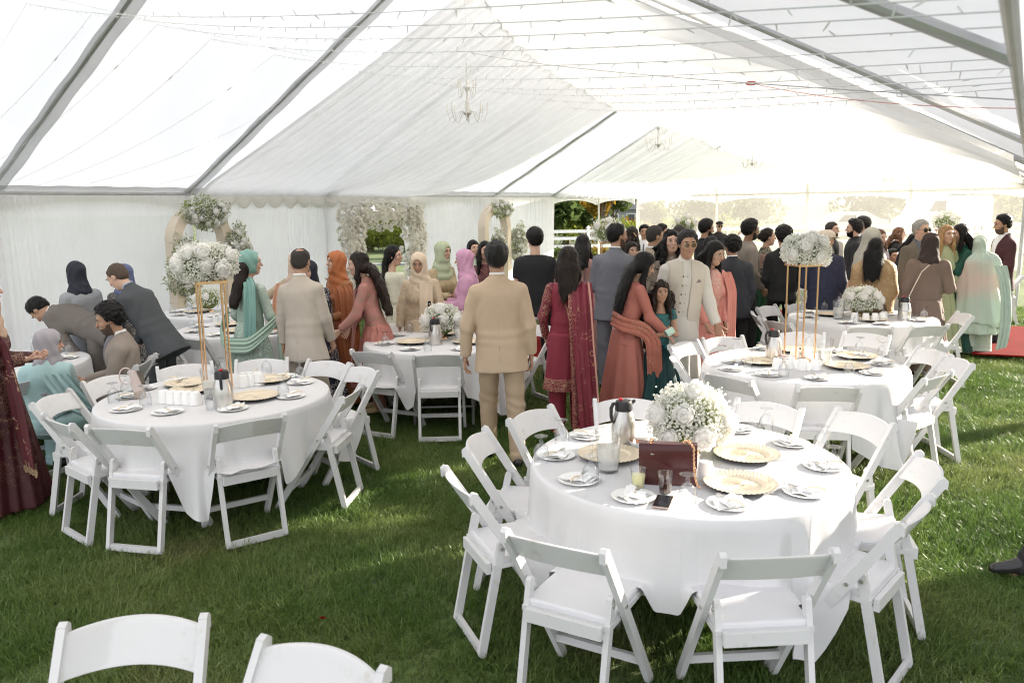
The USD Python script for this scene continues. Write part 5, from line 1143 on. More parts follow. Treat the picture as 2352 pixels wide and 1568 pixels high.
    def shoes(s, m, k=1.0):
        for i in range(2):
            a = s.an[i]; fz = a[2] - .085
            def f(p, a=a):
                g = p - np.array([a[0], a[1], max(fz, 0)]); d = smin(rc(g, (0, -.045, .042), (0, .02, .05), .036, .038), rc(g, (0, .06, .034), (0, .165, .024), .042, .030), .03); d = smin(d, rc(g, (0, -.02, .06), (0, -.02, .10), .036, .036), .02); return np.maximum(d, .004 - g[:, 2])
            c = np.array([a[0], a[1], max(fz, 0)]); s.sdf('shoe', f, c + (-.06, -.10, 0), c + (.06, .22, .13), m, max(.009, s.h * .8))
    def skirt(s, m, hem=.06, R=.30, n=9, A=.02, seed=3, name='skirt', top=.02, depth=.85, wst=None, cut=None):
        ph = np.random.default_rng(seed).uniform(0, 6.28, 4); z1 = s.P0[2] + top; w0 = (wst or .168) * s.wide
        dx = (s.hp[0] + s.hp[1]) / 2
        def f(p):
            t = np.clip((z1 - p[:, 2]) / (z1 - hem), 0, 1); q = p - dx; th = np.arctan2(q[:, 1], q[:, 0]); e = np.sqrt(q[:, 0] ** 2 + (q[:, 1] / depth) ** 2)
            rad = w0 + (R - w0) * t ** .85 + A * t * (np.sin(n * th + ph[0] + 1.2 * np.sin(2 * th + ph[1])) + .6 * np.sin((2 * n + 1) * th + ph[2] + t * 2)) - .012 * (1 - t)
            d = (e - rad) * .8
            return smax(smax(d, hem - p[:, 2], .004), p[:, 2] - z1 - .02, .03)
        r = R + A * 2 + .03; lo, hi = np.array([dx[0] - r, dx[1] - r, hem - .01]), np.array([dx[0] + r, dx[1] + r, z1 + .05]); s.sk_f, s.sk_b = f, (lo, hi)
        return s.sdf(name, f, lo, hi, m)
    # ---- heads
    def hair_short(s, m, thick=.016, curl=0., seed=0, bald=None, front=0., name='hair'):
        def f(p):
            q = s.hq(p); zl = np.interp(q[:, 1], [-.13, -.075, -.03, -.012, .012, .03, .065, .10], [-.082, -.075, -.045, -.025, -.035, .015, .078 + front, .102 + front]) + .007 * (meshkit.noise(p * 55 + seed, seed + 5) - .5) + .022 * np.clip((np.abs(q[:, 0]) - .028) / .03, 0, 1) * np.clip((q[:, 1] - .02) / .04, 0, 1)
            tk = thick * np.clip((q[:, 2] - zl) / .055, .12, 1) ** .7
            d = el(q, (0, -.016, .032), (.0768, .0985, .0885)) - tk * (1 + .25 * np.clip(q[:, 2] / .1, 0, 1)); d = smin(d, el(q, (0, -.045, -.015), (.0715, .064, .065)) - tk * .5, .02)
            d = np.maximum(d, zl - q[:, 2])
            if bald is not None: d = smax(d, -el(q, bald[:3], bald[3:]), .006)
            if curl: d = d + curl * (meshkit.noise(p * 42 + seed, seed) - .5) * 2 + curl * .8 * (meshkit.noise(p * 90 + seed, seed + 1) - .5)
            else: d = d + .007 * (meshkit.noise(p * np.array([46, 46, 17.]) + seed, seed) - .5) * 2 * np.clip(tk / .012, .2, 1)
            return d
        h = s.sdf(name, f, s.hc - .15, s.hc + .16, m, {2: .0065, 1: .008, 0: .0105}[s.fine])
        if s.fine and thick > .01: s.strands(h, m, 500 if s.fine == 2 else 300, (.012, .03), seed)
        return h
    def hair_long(s, m, L=.42, w=.10, curl=.006, part=True, seed=0, strands=True, pony=False, back=None, spread=0.):
        bk = s.hc + s.Hd @ np.array([0, -.085, .01]); ex = s.hc + s.Hd @ np.array([0, -.12, -.10])
        end = np.array(back, float) if back is not None else np.array([ex[0], s.tf((0, -.155, .40))[1] if s.po['lean'] < 30 else ex[1], ex[2] - L + .1])
        def f(p):
            q = s.hq(p); zl = np.interp(q[:, 1], [-.02, .015, .045, .075, .10], [-.14, -.09, .028, .072, .090]); tk = .015 * np.clip((q[:, 2] - zl) / .05, .1, 1)
            d = el(q, (0, -.017, .033), (.0765, .099, .0885)) - tk; d = smin(d, el(q, (0, -.045, -.03), (.078, .068, .080)) - tk * .5, .03); d = np.maximum(d, zl - q[:, 2])
            if pony: e = smin(rc(p, bk, bk + (0, 0, 0) + unit(ex - bk) * .05, .03, .035), rc(p, ex, end, .036 + .2 * w, .022), .03)
            else:
                W_ = w
                g = p.copy(); t = np.clip((bk[2] - p[:, 2]) / max(bk[2] - end[2], .05), 0, 1); cx = bk[0] + (end[0] - bk[0]) * t; cy = bk[1] + (end[1] - bk[1]) * t ** .6
                e = np.sqrt(((p[:, 0] - cx) / (1.0 + spread * t)) ** 2 + ((p[:, 1] - cy) * 1.9) ** 2) - W_ * (1 - .32 * t ** 3); e = smax(np.maximum(e * .6, end[2] - p[:, 2] + .02 * np.sin(p[:, 0] * 60)), p[:, 2] - bk[2] + .02, .06)
            d = smin(d, e, .05)
            if strands and not pony:
                for sg in (-1, 1):
                    a = s.hc + s.Hd @ np.array([sg * .080, .005, .0]); b_ = s.hc + s.Hd @ np.array([sg * .092, .02, -.14]); c_ = np.array([b_[0] + sg * .01, b_[1] + .015, b_[2] - max(L - .32, .05)])
                    d = smin(d, smin(rc(p, a, b_, .024, .032), rc(p, b_, c_, .032, .018), .02), .02)
            return d + curl * (meshkit.noise(p * np.array([30, 30, 14.]) + seed, seed) - .5) * 2 + curl * .9 * (meshkit.noise(p * np.array([75, 75, 34.]) + seed, seed + 1) - .5)
        r = .16 + w * (1 + spread); lo = np.minimum(s.hc - .17, end - r * .9); hi = np.maximum(s.hc + .17, end + r * .9); lo[2] = min(end[2] - .04, s.hc[2] - L - .04)
        h = s.sdf('hair', f, lo, hi, m, {2: .009, 1: .011, 0: .014}[s.fine])
        if s.fine: s.strands(h, m, 900 if s.fine == 2 else 450, (.04, .10), seed)
        return h
    def strands(s, h, m, n=320, L=(.02, .05), seed=0):
        if h is None: return
        g = np.random.default_rng(seed); h = UsdGeom.Mesh(h); V = np.array(h.GetPointsAttr().Get(), float); N = np.array(h.GetNormalsAttr().Get(), float); k = g.integers(0, len(V), n); a, nn = V[k], N[k]
        t = np.cross(nn, g.normal(0, 1, (n, 3))); dn = np.array([0, 0, -1.]) - nn * nn[:, 2:3] * -1; d = dn * .9 + nn * g.uniform(.1, .5, (n, 1)) + t * .25; d /= np.maximum(np.linalg.norm(d, axis=1, keepdims=True), 1e-6); l = g.uniform(*L, (n, 1))
        w = np.cross(d, nn) * .0016; q = a + d * l * .6 + nn * .002; e = a + d * l + g.normal(0, .004, (n, 3)); a = a - nn * .003
        P4 = np.stack([a - w, a + w, q - w * .8, q + w * .8, e], 1).reshape(-1, 3); i = np.arange(n)[:, None] * 5
        tag(s.put('loose_strands', trimesh.Trimesh(P4, np.vstack([i + [0, 1, 3], i + [0, 3, 2], i + [2, 3, 4]]), process=False), m, None, False, scale=False), kind='stuff')
    def hijab(s, m, drop=.30, cape=.20, seed=0, tail=None, open_=1.0, name='headscarf'):
        def f(p):
            q = s.hq(p); d = el(q, (0, -.014, .028), (.094, .116, .106)); d = smin(d, el(q, (0, .0, -.07), (.082, .088, .080)), .04)
            a, b = s.hc + s.Hd @ np.array([0, -.01, -.06]), s.tf((0, -.005, .50)); d = smin(d, rc(p, a, b, .085, .115), .05)
            e = s.q(p).copy(); e[:, 1] /= .75; c = rc(e, (0, 0, .50), (0, .02, .56 - drop), .105, cape) * .85; c = np.maximum(c, .52 - drop + .010 * np.sin(s.q(p)[:, 0] * 14 + seed) - e[:, 2]); d = smin(d, c, .05)
            th = np.arctan2(p[:, 1] - s.neck[1], p[:, 0] - s.neck[0]); low = np.clip((s.hc[2] - .04 - p[:, 2]) / .12, 0, 1)
            d = d + low * (.0045 * np.sin(p[:, 2] * 62 + 4.0 * np.cos(th + seed) + 3 * (meshkit.noise(p * 6 + seed, seed) - .5)) + .004 * np.sin(th * 7 + seed) + .012 * (meshkit.noise(p * np.array([10, 10, 7]) + seed, seed + 2) - .5)) + .004 * (meshkit.noise(p * 16 + seed, seed) - .5) + (1 - low) * .0035 * np.sin(q[:, 1] * 80 + q[:, 2] * 40 + seed)
            o = el(q, (0, .115, -.012), (.060 * open_, .085, .092 * open_)); return smax(d, -o, .008)
        lo, hi = s.bb([s.hc - .13, s.hc + .15, s.tf((-.22, -.16, .50 - drop)), s.tf((.22, .18, .50 - drop)), s.tf((0, 0, .6))], .04)
        return s.sdf(name, f, lo, hi, m, {2: .0085, 1: .011, 0: .014}[s.fine])
    def beard(s, m):
        def f(p):
            q = s.hq(p); b = s.head_f(p) - .0055; r = np.maximum(q[:, 2] + .030 + .45 * np.clip(.06 - q[:, 1], 0, 1) * .0, -q[:, 1] + .005); mo = el(q, (0, .10, -.058), (.020, .03, .008)); nk = -.135 - q[:, 2]
            r = np.maximum(r, (q[:, 2] + .045) - np.clip((.045 - q[:, 1]) * 1.4, -.012, .06)); return np.maximum(np.maximum(np.maximum(b, r), -mo), nk)
        return s.sdf('beard', f, s.hc - .15, s.hc + .13, m, .0075)
    def glasses(s, frame, lens=None, w=.024, hgt=.018):
        fp = lambda v: s.hc + s.Hd @ np.asarray(v, float); a = np.linspace(0, 2 * np.pi, 17); ms = []; ln = []
        for sg in (-1, 1):
            c = np.array([sg * .033, .100, .004]); ring = [fp(c + (w * np.cos(t), -.006 * abs(np.cos(t)) * (sg * np.cos(t) > 0), hgt * np.sin(t) - (.004 * (np.sin(t) < 0)))) for t in a]; ms.append(tube(ring, .0022, 5, False)); ms.append(tube([fp((sg * .057, .094, .008)), fp((sg * .078, .03, .010)), fp((sg * .080, -.02, .004))], .0018, 5))
            if lens: ln.append(trimesh.Trimesh([fp(c)] + ring[:-1], [[0, 1 + i, 1 + (i + 1) % 16] for i in range(16)], process=False))
        ms.append(tube([fp((-.010, .102, .008)), fp((.010, .102, .008))], .002, 5)); g = s.put('glasses', ms, frame)
        if lens: s.put('lens', ln, lens, g, False)
    def sheet(s, name, m, pts, width, folds=3, amp=.012, seed=0, nu=26, nv=40, taper=1.0, par=None):
        """scarf strip: pts are (centre, across-vector) pairs in the 1.75 m frame"""
        C = np.array([a for a, b in pts], float); Wv = np.array([unit(b) for a, b in pts], float); k = np.linspace(0, 1, len(pts))
        from scipy.interpolate import PchipInterpolator as PI
        fc, fw = PI(k, C), PI(k, Wv)
        def fn(u, v):
            c, w = fc(v), fw(v); t = fc(np.clip(v + .01, 0, 1)) - fc(np.clip(v - .01, 0, 1)); nn = np.cross(w, t); nn /= np.maximum(np.linalg.norm(nn, axis=-1, keepdims=True), 1e-9)
            wd_ = width * (1 + (taper - 1) * v); o = (u - .5) * wd_; r = amp * .5 * (np.sin(u * folds * 2 * np.pi + seed + 1.5 * np.sin(v * 3 + seed)) + .7 * np.sin(u * folds * 3.7 + 2 * v + seed)) + .002 * np.sin(u * 40 + v * 9)
            q = c + w * o[..., None] + nn * r[..., None]; return q[..., 0], q[..., 1], q[..., 2]
        a = grid(fn, nu, nv); b = a.copy(); a.fix_normals if False else None
        n = a.vertex_normals; b.vertices = b.vertices - n * .003; b.invert(); return s.put(name, [a, b], m, par)
# ------------------------------------------------------------------ the guests
UP = lambda a: a
def suit(p, jm, tm, shirt=None, tie=None, shoe='shoe_black', hem=-.19, front=False, seed=1, fat=.012, flare=.012):
    p.trousers(tm, seed=seed); p.shoes(M[shoe]); p.top(jm, hem=hem, fat=fat, seed=seed, flare=flare); p.collar(jm, shirt or M['shirt'])
    if front: p.front(shirt or M['shirt'], tie)
def vents(p, m, x=0.0):
    """thin dark lines of a back seam and a vent, as stitched cord lying on the cloth"""
    f, (lo, hi) = p.top_f, p.top_b
    pts = []
    for z in np.linspace(.44, p.hem + .02, 26):
        y = np.linspace(-.24, -.02, 120); q = np.stack([np.full(120, x), y, np.full(120, z)], 1); w = p.P0 + q @ p.T.T; d = f(w); i = np.argmax(d < 0)
        if d[i] < 0: pts.append(w[i])
    if len(pts) > 3: p.put('back_seam', tube(pts, .0011, 4), m)
def sleeve_buttons(p, m, i=0):
    b = []
    for k in range(4): c = p.wr[i] - p.fd[i] * (.03 + .017 * k) + np.array((.0, -.040, 0)); b.append(ico(c, .006, 1))
    p.put('cuff_buttons', b, m)
NAT = ((.16, .0, -1), (.05, .18, -1))
W_ = lambda f, b: dict(legL=((.02, f, -1), (0, f * .2 - .06, -1)), legR=((.02, -b, -1), (0, -b - .16, -1)))

# --- main figures of the middle ground
sp = fab('tan_suit', 'c6ab8d', .75, .05, .5, 5, .02); st_ = fab('tan_trousers', 'b99f81', .75, .05, .5, 6, .02)
p = P('man in tan suit seen from behind, walking away between the tables', -.09, 6.14, -2, 1.80, dict(armR=((.24, -.03, -1), (.06, .16, -1)), armL=((.26, -.04, -1), (.08, .13, -1)), legL=((.04, .30, -1), (.0, .04, -1)), legR=((.05, -.06, -1), (.02, -.22, -1)), hands=('relaxed', 'relaxed')), 'm', 'tan', 2, .02, wide=1.08)
p.body(eyes=False); suit(p, sp, st_, hem=-.185, seed=3, flare=.02); vents(p, fab('tan_seam', '8f7456')); sleeve_buttons(p, M['shoe_black'], 1); p.hair_short(hair_mat('slicked_hair', (.013, .012, .012), .3), .017, seed=2)

red = fab('crimson_kameez', '8f1233', .62, .08, .35, 6, .02); redd = embroid('crimson_sleeve', '7d1030', 'c9a27c', 55, .62, .4); redg = embroid('crimson_gold_border', '8a1530', 'd8b590', 60, .95, .45); reds = embroid('crimson_dupatta', '83122f', 'c08a6a', 24, .25, .4)
p = P('woman in crimson embroidered shalwar suit with long dark hair, seen from behind', .50, 6.95, 8, 1.71, dict(armR=((.10, .10, -1), (-.05, .35, -1)), armL=((.30, -.05, -1), (-.10, .45, -1)), legL=((.02, -.04, -1), (0, -.12, -1)), legR=((.02, .14, -1), (0, .0, -1)), head=(6, 4)), 'f', 'light', 2, .02, wide=1.12)
p.body(eyes=False); p.trousers(red, (.105, .085, .075)); p.shoes(M['shoe_gold']); p.skirt(red, .44, .235, 5, .012, name='kameez_skirt'); 
p.sdf('gold_hem', lambda q: np.maximum(np.maximum(p.sk_f(q) - .005, q[:, 2] - .56), .437 - q[:, 2]), *p.sk_b, redg, .011)
p.top(red, 'kameez', -.10, .006, sleeve=False, folds=.006, topz=.50); p.sdf('sleeves', p.arms_f((.058, .050, .036), .02), *p.bb(p.sh + p.el + p.wr, .09), redd)
p.hair_long(HAIR['brown'], .36, .100, .004, seed=3)
p.sheet('dupatta', reds, [((.10, .05, 1.38), (.8, .5, 0)), ((.125, -.06, 1.445), (1, .1, 0)), ((.15, -.185, 1.25), (1, .25, 0)), ((.165, -.225, .9), (1, .4, 0)), ((.20, -.28, .45), (1, .5, 0)), ((.22, -.30, .10), (1, .6, 0))], .20, 4, .014, 1)
p.sheet('dupatta_border', redg, [((.035, -.06, 1.44), (1, 0, 0)), ((.05, -.200, 1.25), (1, .2, 0)), ((.06, -.235, .9), (1, .4, 0)), ((.08, -.285, .45), (1, .5, 0)), ((.09, -.31, .10), (1, .6, 0))], .055, 1, .004, 2)
p.sheet('dupatta_edge', fab('blush_edge', 'd9a08c'), [((.195, -.07, 1.45), (1, .2, 0)), ((.225, -.185, 1.25), (1, .3, 0)), ((.25, -.24, .9), (1, .5, 0)), ((.29, -.30, .45), (1, .5, 0)), ((.30, -.31, .08), (1, .6, 0))], .014, 1, .002, 4)
p.put('gold_chain', [tube([p.tf((-.07, -.055, .50)), p.tf((-.045, -.115, .40)), p.tf((0, -.125, .24)), p.tf((.05, -.15, .05)), p.tf((.09, -.20, -.06))], .003, 5), tube([p.tf((.06, -.06, .50)), p.tf((.035, -.12, .38)), p.tf((0, -.126, .24))], .003, 5)], M['gold'])

cor = fab('coral_kameez', 'b96a5a', .75, .07, .4, 6, .02); cord = embroid('coral_dupatta', 'b9664f', 'c98d72', 34, .45, .1)
p = P('woman in coral tunic with long straight dark hair, leaning towards a chair', 1.06, 7.25, 78, 1.66, dict(lean=13, armR=((.20, .32, -1), (.10, .75, -.75)), armL=((.12, .25, -1), (0, .9, -.2)), head=(-6, 26), hands=('open', 'grip'), thumbs=((-1, .3, .3), (0, 0, 1)), legL=((.02, .06, -1), (0, -.1, -1))), 'f', 'light', 2, .02)
p.body(); p.trousers(fab('coral_trousers', 'ac6152')); p.shoes(M['shoe_gold']); p.skirt(cor, .20, .31, 7, .022, name='tunic_skirt'); p.top(cor, 'tunic', -.12, .008, folds=.009, topz=.52); p.hair_long(HAIR['black'], .52, .105, .004, seed=5, back=p.tf((0, -.135, .13)) )
p.sheet('dupatta', cord, [((.0, -.145, 1.10), (0, .2, 1)), ((.16, -.10, 1.06), (0, .2, 1)), ((.23, .08, 1.0), (.1, .4, 1)), ((.25, .20, .85), (.3, 1, .2)), ((.26, .22, .5), (.3, 1, 0)), ((.27, .24, .24), (.3, 1, 0))], .15, 3, .006, 2)
p.put('bangle', [tube(p.wr[0] + np.stack([.031 * np.cos(a), .031 * np.sin(a), 0 * a], -1) - p.fd[0] * .01, .0028, 5, False) for a in [np.linspace(0, 6.3, 16)]], M['gold'])
hb_ = rounded_box(.22, .09, .17, .03, 2); hb_.apply_transform(trimesh.transformations.rotation_matrix(.3, [0, 0, 1])); 
bag = thing('handbag', 'brown handbag with gold chain held by the woman in the coral tunic', 'handbag', (1.34, 7.33, .80), .2); obj('body', hb_, mat('brown_leather', (.16, .07, .045), .35), bag, 50); obj('chain', chain([(-.09, 0, .07), (-.07, .01, .20), (-.02, .02, .26), (.05, .0, .20), (.09, 0, .07)], .009), M['gold'], bag, True)

teal = embroid('teal_sequin', '0b5458', '2f9a9a', 120, .8, .5); teals = silk('teal_tulle', '0d3f42')
p = P('girl in teal sequin dress with long wavy hair, holding a small mint cup', 1.36, 7.2, 172, 1.37, dict(armR=((.16, .12, -1), (-.55, .70, .15)), armL=((.20, .12, -1), (-.45, .75, .35)), head=(-8, 4), hands=('grip', 'grip'), thumbs=((0, .2, 1), (0, .2, 1))), 'f', 'tan', 2, .02, wide=.88)
p.body(bare=(0, 1)); p.skirt(teals, .25, .36, 9, .03, top=.10, wst=.128); p.shoes(M['shoe_gold']); p.top(teal, 'bodice', .05, .004, sleeve=False, topz=.44, folds=.002, bust=False); p.sdf('cap_sleeves', p.arms_f((.062, .064, .04), short=.28), *p.bb(p.sh + p.el, .1), teal)
p.hair_long(HAIR['brown'], .50, .185, .016, seed=8, spread=.3); 
p.sdf('waist_bow', lambda q: np.minimum(el(q, p.tf((-.06, .115, .05)), (.035, .02, .03)), el(q, p.tf((-.12, .10, .04)), (.035, .02, .03))) - .002, p.tf((-.2, .03, -.03)), p.tf((0, .18, .12)), silk('teal_bow', '17747a'), .008)
cl_ = p.wr[0] * .5 + p.wr[1] * .5 + p.fd[0] * .04 + p.fd[1] * .05
wc = thing('paper_cup', 'small mint green patterned cup held by the girl in teal', 'cup', tuple(np.array((1.36, 7.2, .02)) + np.array([[math.cos(math.radians(-172)), -math.sin(math.radians(-172)), 0], [math.sin(math.radians(-172)), math.cos(math.radians(-172)), 0], [0, 0, 1]]) @ (cl_ * p.k)), .2)
cm = trimesh.creation.cylinder(.032, .075, sections=24); cm.apply_transform(trimesh.transformations.rotation_matrix(1.1, [0, 1, 0])); obj('side', cm, fab('mint_paper', 'b9d9c6'), wc, 40); cm = trimesh.creation.cylinder(.033, .004, sections=24); cm.apply_translation((0, 0, -.040)); cm.apply_transform(trimesh.transformations.rotation_matrix(1.1, [0, 1, 0])); obj('beaded_base', cm, embroid('beads', '8fae98', '4f6f60', 180, .9, 0), wc)

iv = fab('ivory_kurta', 'd6d0c6', .8, .03, .45, 6, .02); ivv = fab('ivory_vest', 'cfc5b6', .85, .05, .35, 8, .015)
p = P('man in ivory kurta and beige waistcoat with tinted glasses, facing the camera', 1.64, 7.62, 176, 1.83, dict(lean=8, armL=((.22, .10, -1), (.28, .30, -1)), armR=((.18, .0, -1), (.05, .15, -1)), head=(-2, 6), hands=('relaxed', 'open'), thumbs=((0, 1, .1), (.9, .5, .2))), 'm', 'tan', 2, .02, wide=1.08)
p.body(eyes=False); p.trousers(fab('ivory_shalwar', 'd3ccbf')); p.shoes(M['shoe_gold']); p.skirt(iv, .36, .235, 5, .012, name='kurta_skirt', wst=.168, depth=.75); p.top(iv, 'kurta', -.18, .012, folds=.007, seed=4, r=(.064, .056, .044)); p.collar(iv, iv)
p.sdf('waistcoat', lambda q, f=p.torso_f(.027, -.24, .018, .55, folds=.004): np.maximum(np.maximum(f(q), np.abs(p.q(q)[:, 0]) - .178), .040 - np.abs(p.q(q)[:, 0] - .015) - 9 * (p.q(q)[:, 1] < 0)), *p.bb([p.tf((x, y, z)) for x in (-.25, .25) for y in (-.2, .2) for z in (-.26, .56)], .03), ivv)
yv = []
for k in range(5):
    z = .42 - .085 * k; yy = np.linspace(.30, .05, 120); 
    for xx, r in ((.058, .0085), (.015, .0045)):
        q = np.stack([np.full(120, xx), yy, np.full(120, z)], 1); i = np.argmax(p.torso_f(.027 if xx > .03 else .014, -.24, .018, .55, folds=.004)(p.P0 + q @ p.T.T) < 0); yv.append(ico(p.tf(q[i]), r, 1))
p.put('buttons', yv, fab('grey_buttons', '77716a')); p.sdf('pocket_square', lambda q: np.maximum(p.torso_f(.034, folds=.004)(q), np.maximum(np.abs(p.q(q)[:, 0] + .10) - .030 * np.clip((.405 - p.q(q)[:, 2]) / .035, 0, 1), np.maximum(.365 - p.q(q)[:, 2], -p.q(q)[:, 1]))), *p.bb([p.tf((-.14, .05, .35)), p.tf((-.06, .2, .42))], .03), fab('mauve_square', '8b7d7c'), .008)
p.hair_short(HAIR['grey'], .017, .006, 6); p.glasses(M['gold'], mat('tinted_lens', (.11, .075, .05), .1), .026, .021)

pk = fab('salmon_kameez', 'e08d80', .7, .06, .4, 6, .02)
p = P('girl in salmon pink dress with pink spectacles and long straight hair', 2.06, 8.12, 160, 1.70, dict(armL=((.10, .12, -1), (-.06, .30, -1)), armR=((.12, .10, -1), (-.25, .40, -1)), head=(16, 18)), 'f', 'light', 2, .02, wide=.95)
p.body(); p.skirt(pk, .18, .30, 8, .026, top=.06, wst=.14); p.shoes(M['shoe_gold']); p.top(pk, 'bodice', -.02, .006, topz=.52, folds=.005); p.patch('yoke', embroid('pink_yoke', 'e09a8c', 'f0d8c8', 70, .5, .1), lambda q, w: np.maximum(np.maximum(np.abs(q[:, 0]) - .06, -q[:, 1]), .10 - q[:, 2])); p.hair_long(HAIR['black'], .55, .12, .004, seed=12); p.glasses(M['pinkframe'])
p.sheet('dupatta', silk('salmon_veil', 'e58f7f'), [((-.16, .06, 1.42), (1, 0, 0)), ((-.20, .13, 1.15), (1, .1, 0)), ((-.20, .14, .8), (1, .1, 0)), ((-.22, .16, .35), (1, .1, 0))], .13, 3, .012, 4)

nv = fab('midnight_suit', '22242e', .7, .08, .4, 6, .015)
p = P('man in midnight navy suit with curly black hair, seen from behind', 2.62, 9.2, 8, 1.69, dict(armR=((.20, -.05, -1), (-.12, .40, -1)), head=(25, 4)), 'm', 'tan', 2, .02, wide=1.1)
p.body(); suit(p, nv, fab('black_trousers', '121214'), seed=5); vents(p, M['shoe_black']); p.hair_short(HAIR['black'], .028, .012, 7)

bt = fab('black_tee', '17181c', .85, .1, .4, 6, .02)
p = P('man in black t-shirt seen from behind, near the flower stand', .28, 9.0, 6, 1.83, dict(head=(20, 0)), 'm', 'light', 1, .02, wide=1.12)
p.body(bare=(0, 1)); p.trousers(fab('black_trousers', '121214')); p.shoes(M['shoe_black']); p.top(bt, 'shirt', -.15, .012, short=.62, topz=.53); p.hair_short(HAIR['black'], .020, .003, 9)

# --- left of the tan suit
lg = fab('stone_suit', 'bdb1a3', .8, .05, .45, 5, .02)
p = P('balding man in stone grey suit seen from behind, hand on a chair', -1.86, 6.98, 14, 1.74, dict(side=-3, armL=((.22, .08, -1), (.05, .12, -1)), armR=((.14, .14, -1), (.0, .5, -1)), head=(5, 6), hands=('relaxed', 'grip')), 'm', 'tan', 2, .02, wide=1.05)
p.body(eyes=False); suit(p, lg, fab('stone_trousers', 'a89b8c'), seed=6, hem=-.21, flare=.03); vents(p, fab('stone_seam', '7d746a')); sleeve_buttons(p, fab('brown_button', '5a4634'), 1); p.hair_short(HAIR['stubble'], .006, seed=3, bald=(0, -.045, .125, .050, .060, .055))

sg = embroid('seafoam_lace', '9fb8a9', 'dfe6dc', 42, .62, 0., .10, .75); sga = embroid('seafoam_sleeve', 'abbfb1', 'd2d4ca', 60, .7, .1); sgs = silk('seafoam_shawl', 'a9c4b2'); tl = silk('teal_scarf', '7aa79d')
p = P('woman in seafoam lace dress with teal headscarf and long dark hair', -2.52, 7.5, 14, 1.70, dict(armR=((.26, .10, -1), (-.05, .8, -.6)), armL=((.22, .10, -1), (-.1, .7, -.7)), head=(-52, 2)), 'f', 'light', 2, .02)
p.body(); p.skirt(sg, .05, .36, 9, .03, top=.10, wst=.14); p.top(fab('seafoam_bodice', 'a3bbac', .7, .06, .5, 6, .02, (3., 3., .3)), 'bodice', .02, .006, sleeve=False, topz=.50, folds=.003); p.sdf('sleeves', p.arms_f((.054, .048, .038), .02), *p.bb(p.sh + p.el + p.wr, .09), sga)
hb2 = p.hc
p.sdf('long_hair', lambda q: rc(q * (1, 1.5, 1), (np.array((hb2[0] - .04, hb2[1] - .10, hb2[2] - .06))) * (1, 1.5, 1), np.array((-.07, -.155, 1.24)) * (1, 1.5, 1), .075, .05) + .012 * (meshkit.noise(q * np.array([36, 36, 13.]), 4) - .5) * 2, (-.22, -.26, 1.14), (.12, .06, 1.72), HAIR['brown'], .010)
def hsc(q):
    h = p.hq(q); d = el(h, (0, -.020, .026), (.096, .118, .108)); d = smin(d, el(h, (0, -.02, -.06), (.088, .085, .07)), .04); d = d + .004 * np.sin(h[:, 1] * 70 + h[:, 2] * 50); o = el(h, (0, .105, -.01), (.075, .085, .11)); return np.maximum(np.maximum(d, -o), -.105 - h[:, 2])
p.sdf('headscarf', hsc, hb2 - .16, hb2 + .16, tl, .009)
p.sheet('scarf_tail', tl, [((.03, -.05, 1.50), (1, 0, 0)), ((.10, -.125, 1.40), (1, 0, 0)), ((.11, -.165, 1.2), (1, 0, 0)), ((.10, -.18, .95), (1, 0, 0)), ((.09, -.20, .80), (1, 0, 0))], .13, 3, .012, 3)
p.sheet('shawl', sgs, [((-.30, .10, 1.10), (0, .1, 1)), ((-.27, -.10, .98), (0, .1, 1)), ((-.10, -.235, .84), (0, .1, 1)), ((.08, -.235, .84), (0, .1, 1)), ((.26, -.12, .98), (.2, .1, 1)), ((.32, .05, 1.10), (.5, .1, .8)), ((.36, .04, .75), (1, .2, .1)), ((.38, -.02, .42), (1, .2, .1))], .16, 4, .014, 1)
p = P('woman in beige embroidered sleeves and peach dupatta, mostly hidden by the stone grey suit', -2.36, 8.6, 190, 1.62, dict(armR=((.8, .25, -.55), (.85, .3, -.1)), head=(10, 0)), 'f', 'light', 1, .02)
bg = embroid('beige_sleeve', 'b3a084', 'd9c7a4', 60, .7, .3); p.body(); p.skirt(fab('peach_gown', 'd9a98c'), .05, .33, 8, .02); p.top(bg, 'tunic', -.1, .006, seed=9); p.hijab(fab('peach_scarf', 'd8b9a4'), .12, .13); p.sheet('dupatta', silk('peach_dupatta', 'd79f80'), [((.12, .10, 1.40), (1, 0, 0)), ((.16, .16, 1.1), (1, .1, 0)), ((.17, .18, .6), (1, .1, 0)), ((.18, .2, .3), (1, 0, 0))], .16, 3, .014, 2)
p = P('woman in navy floral dress and dark headscarf behind the stone grey suit', -1.98, 7.95, 185, 1.57, None, 'f', 'light', 1, .02)
nf = embroid('navy_floral', '14172c', 'd8d5d5', 40, .75, 0.); p.body(); p.skirt(nf, .05, .33, 8, .02); p.top(nf, 'dress', -.1, .006); p.hijab(fab('ink_scarf', '1a1f30'), .16, .14)
p = P('woman in copper gown with rust orange headscarf looking left', -1.82, 8.25, 215, 1.64, dict(head=(-22, 0), armL=((.15, .1, -1), (-.3, .8, -.3))), 'f', 'light', 1, .02)
cp_ = silk('copper_gown', 'a4673a'); p.body(); p.skirt(cp_, .05, .36, 9, .028); p.top(cp_, 'gown', -.1, .010, seed=4); p.hijab(silk('rust_scarf', 'b5652c'), .26, .19, 2); p.sheet('shawl', silk('rust_shawl', 'a85f33'), [((.12, -.05, 1.45), (1, .3, 0)), ((-.20, .10, 1.32), (1, .3, 0)), ((-.26, .12, 1.0), (1, .5, 0)), ((-.30, .12, .45), (1, .5, 0)), ((-.32, .1, .15), (1, .5, 0))], .26, 5, .02, 1)
pe = embroid('rose_embroidered', 'b8766c', '8f8a6c', 46, .6, .25); ps = fab('rose_pleats', 'bd7467', .7, .1, .6, 9, .02, (4., 4., .2))
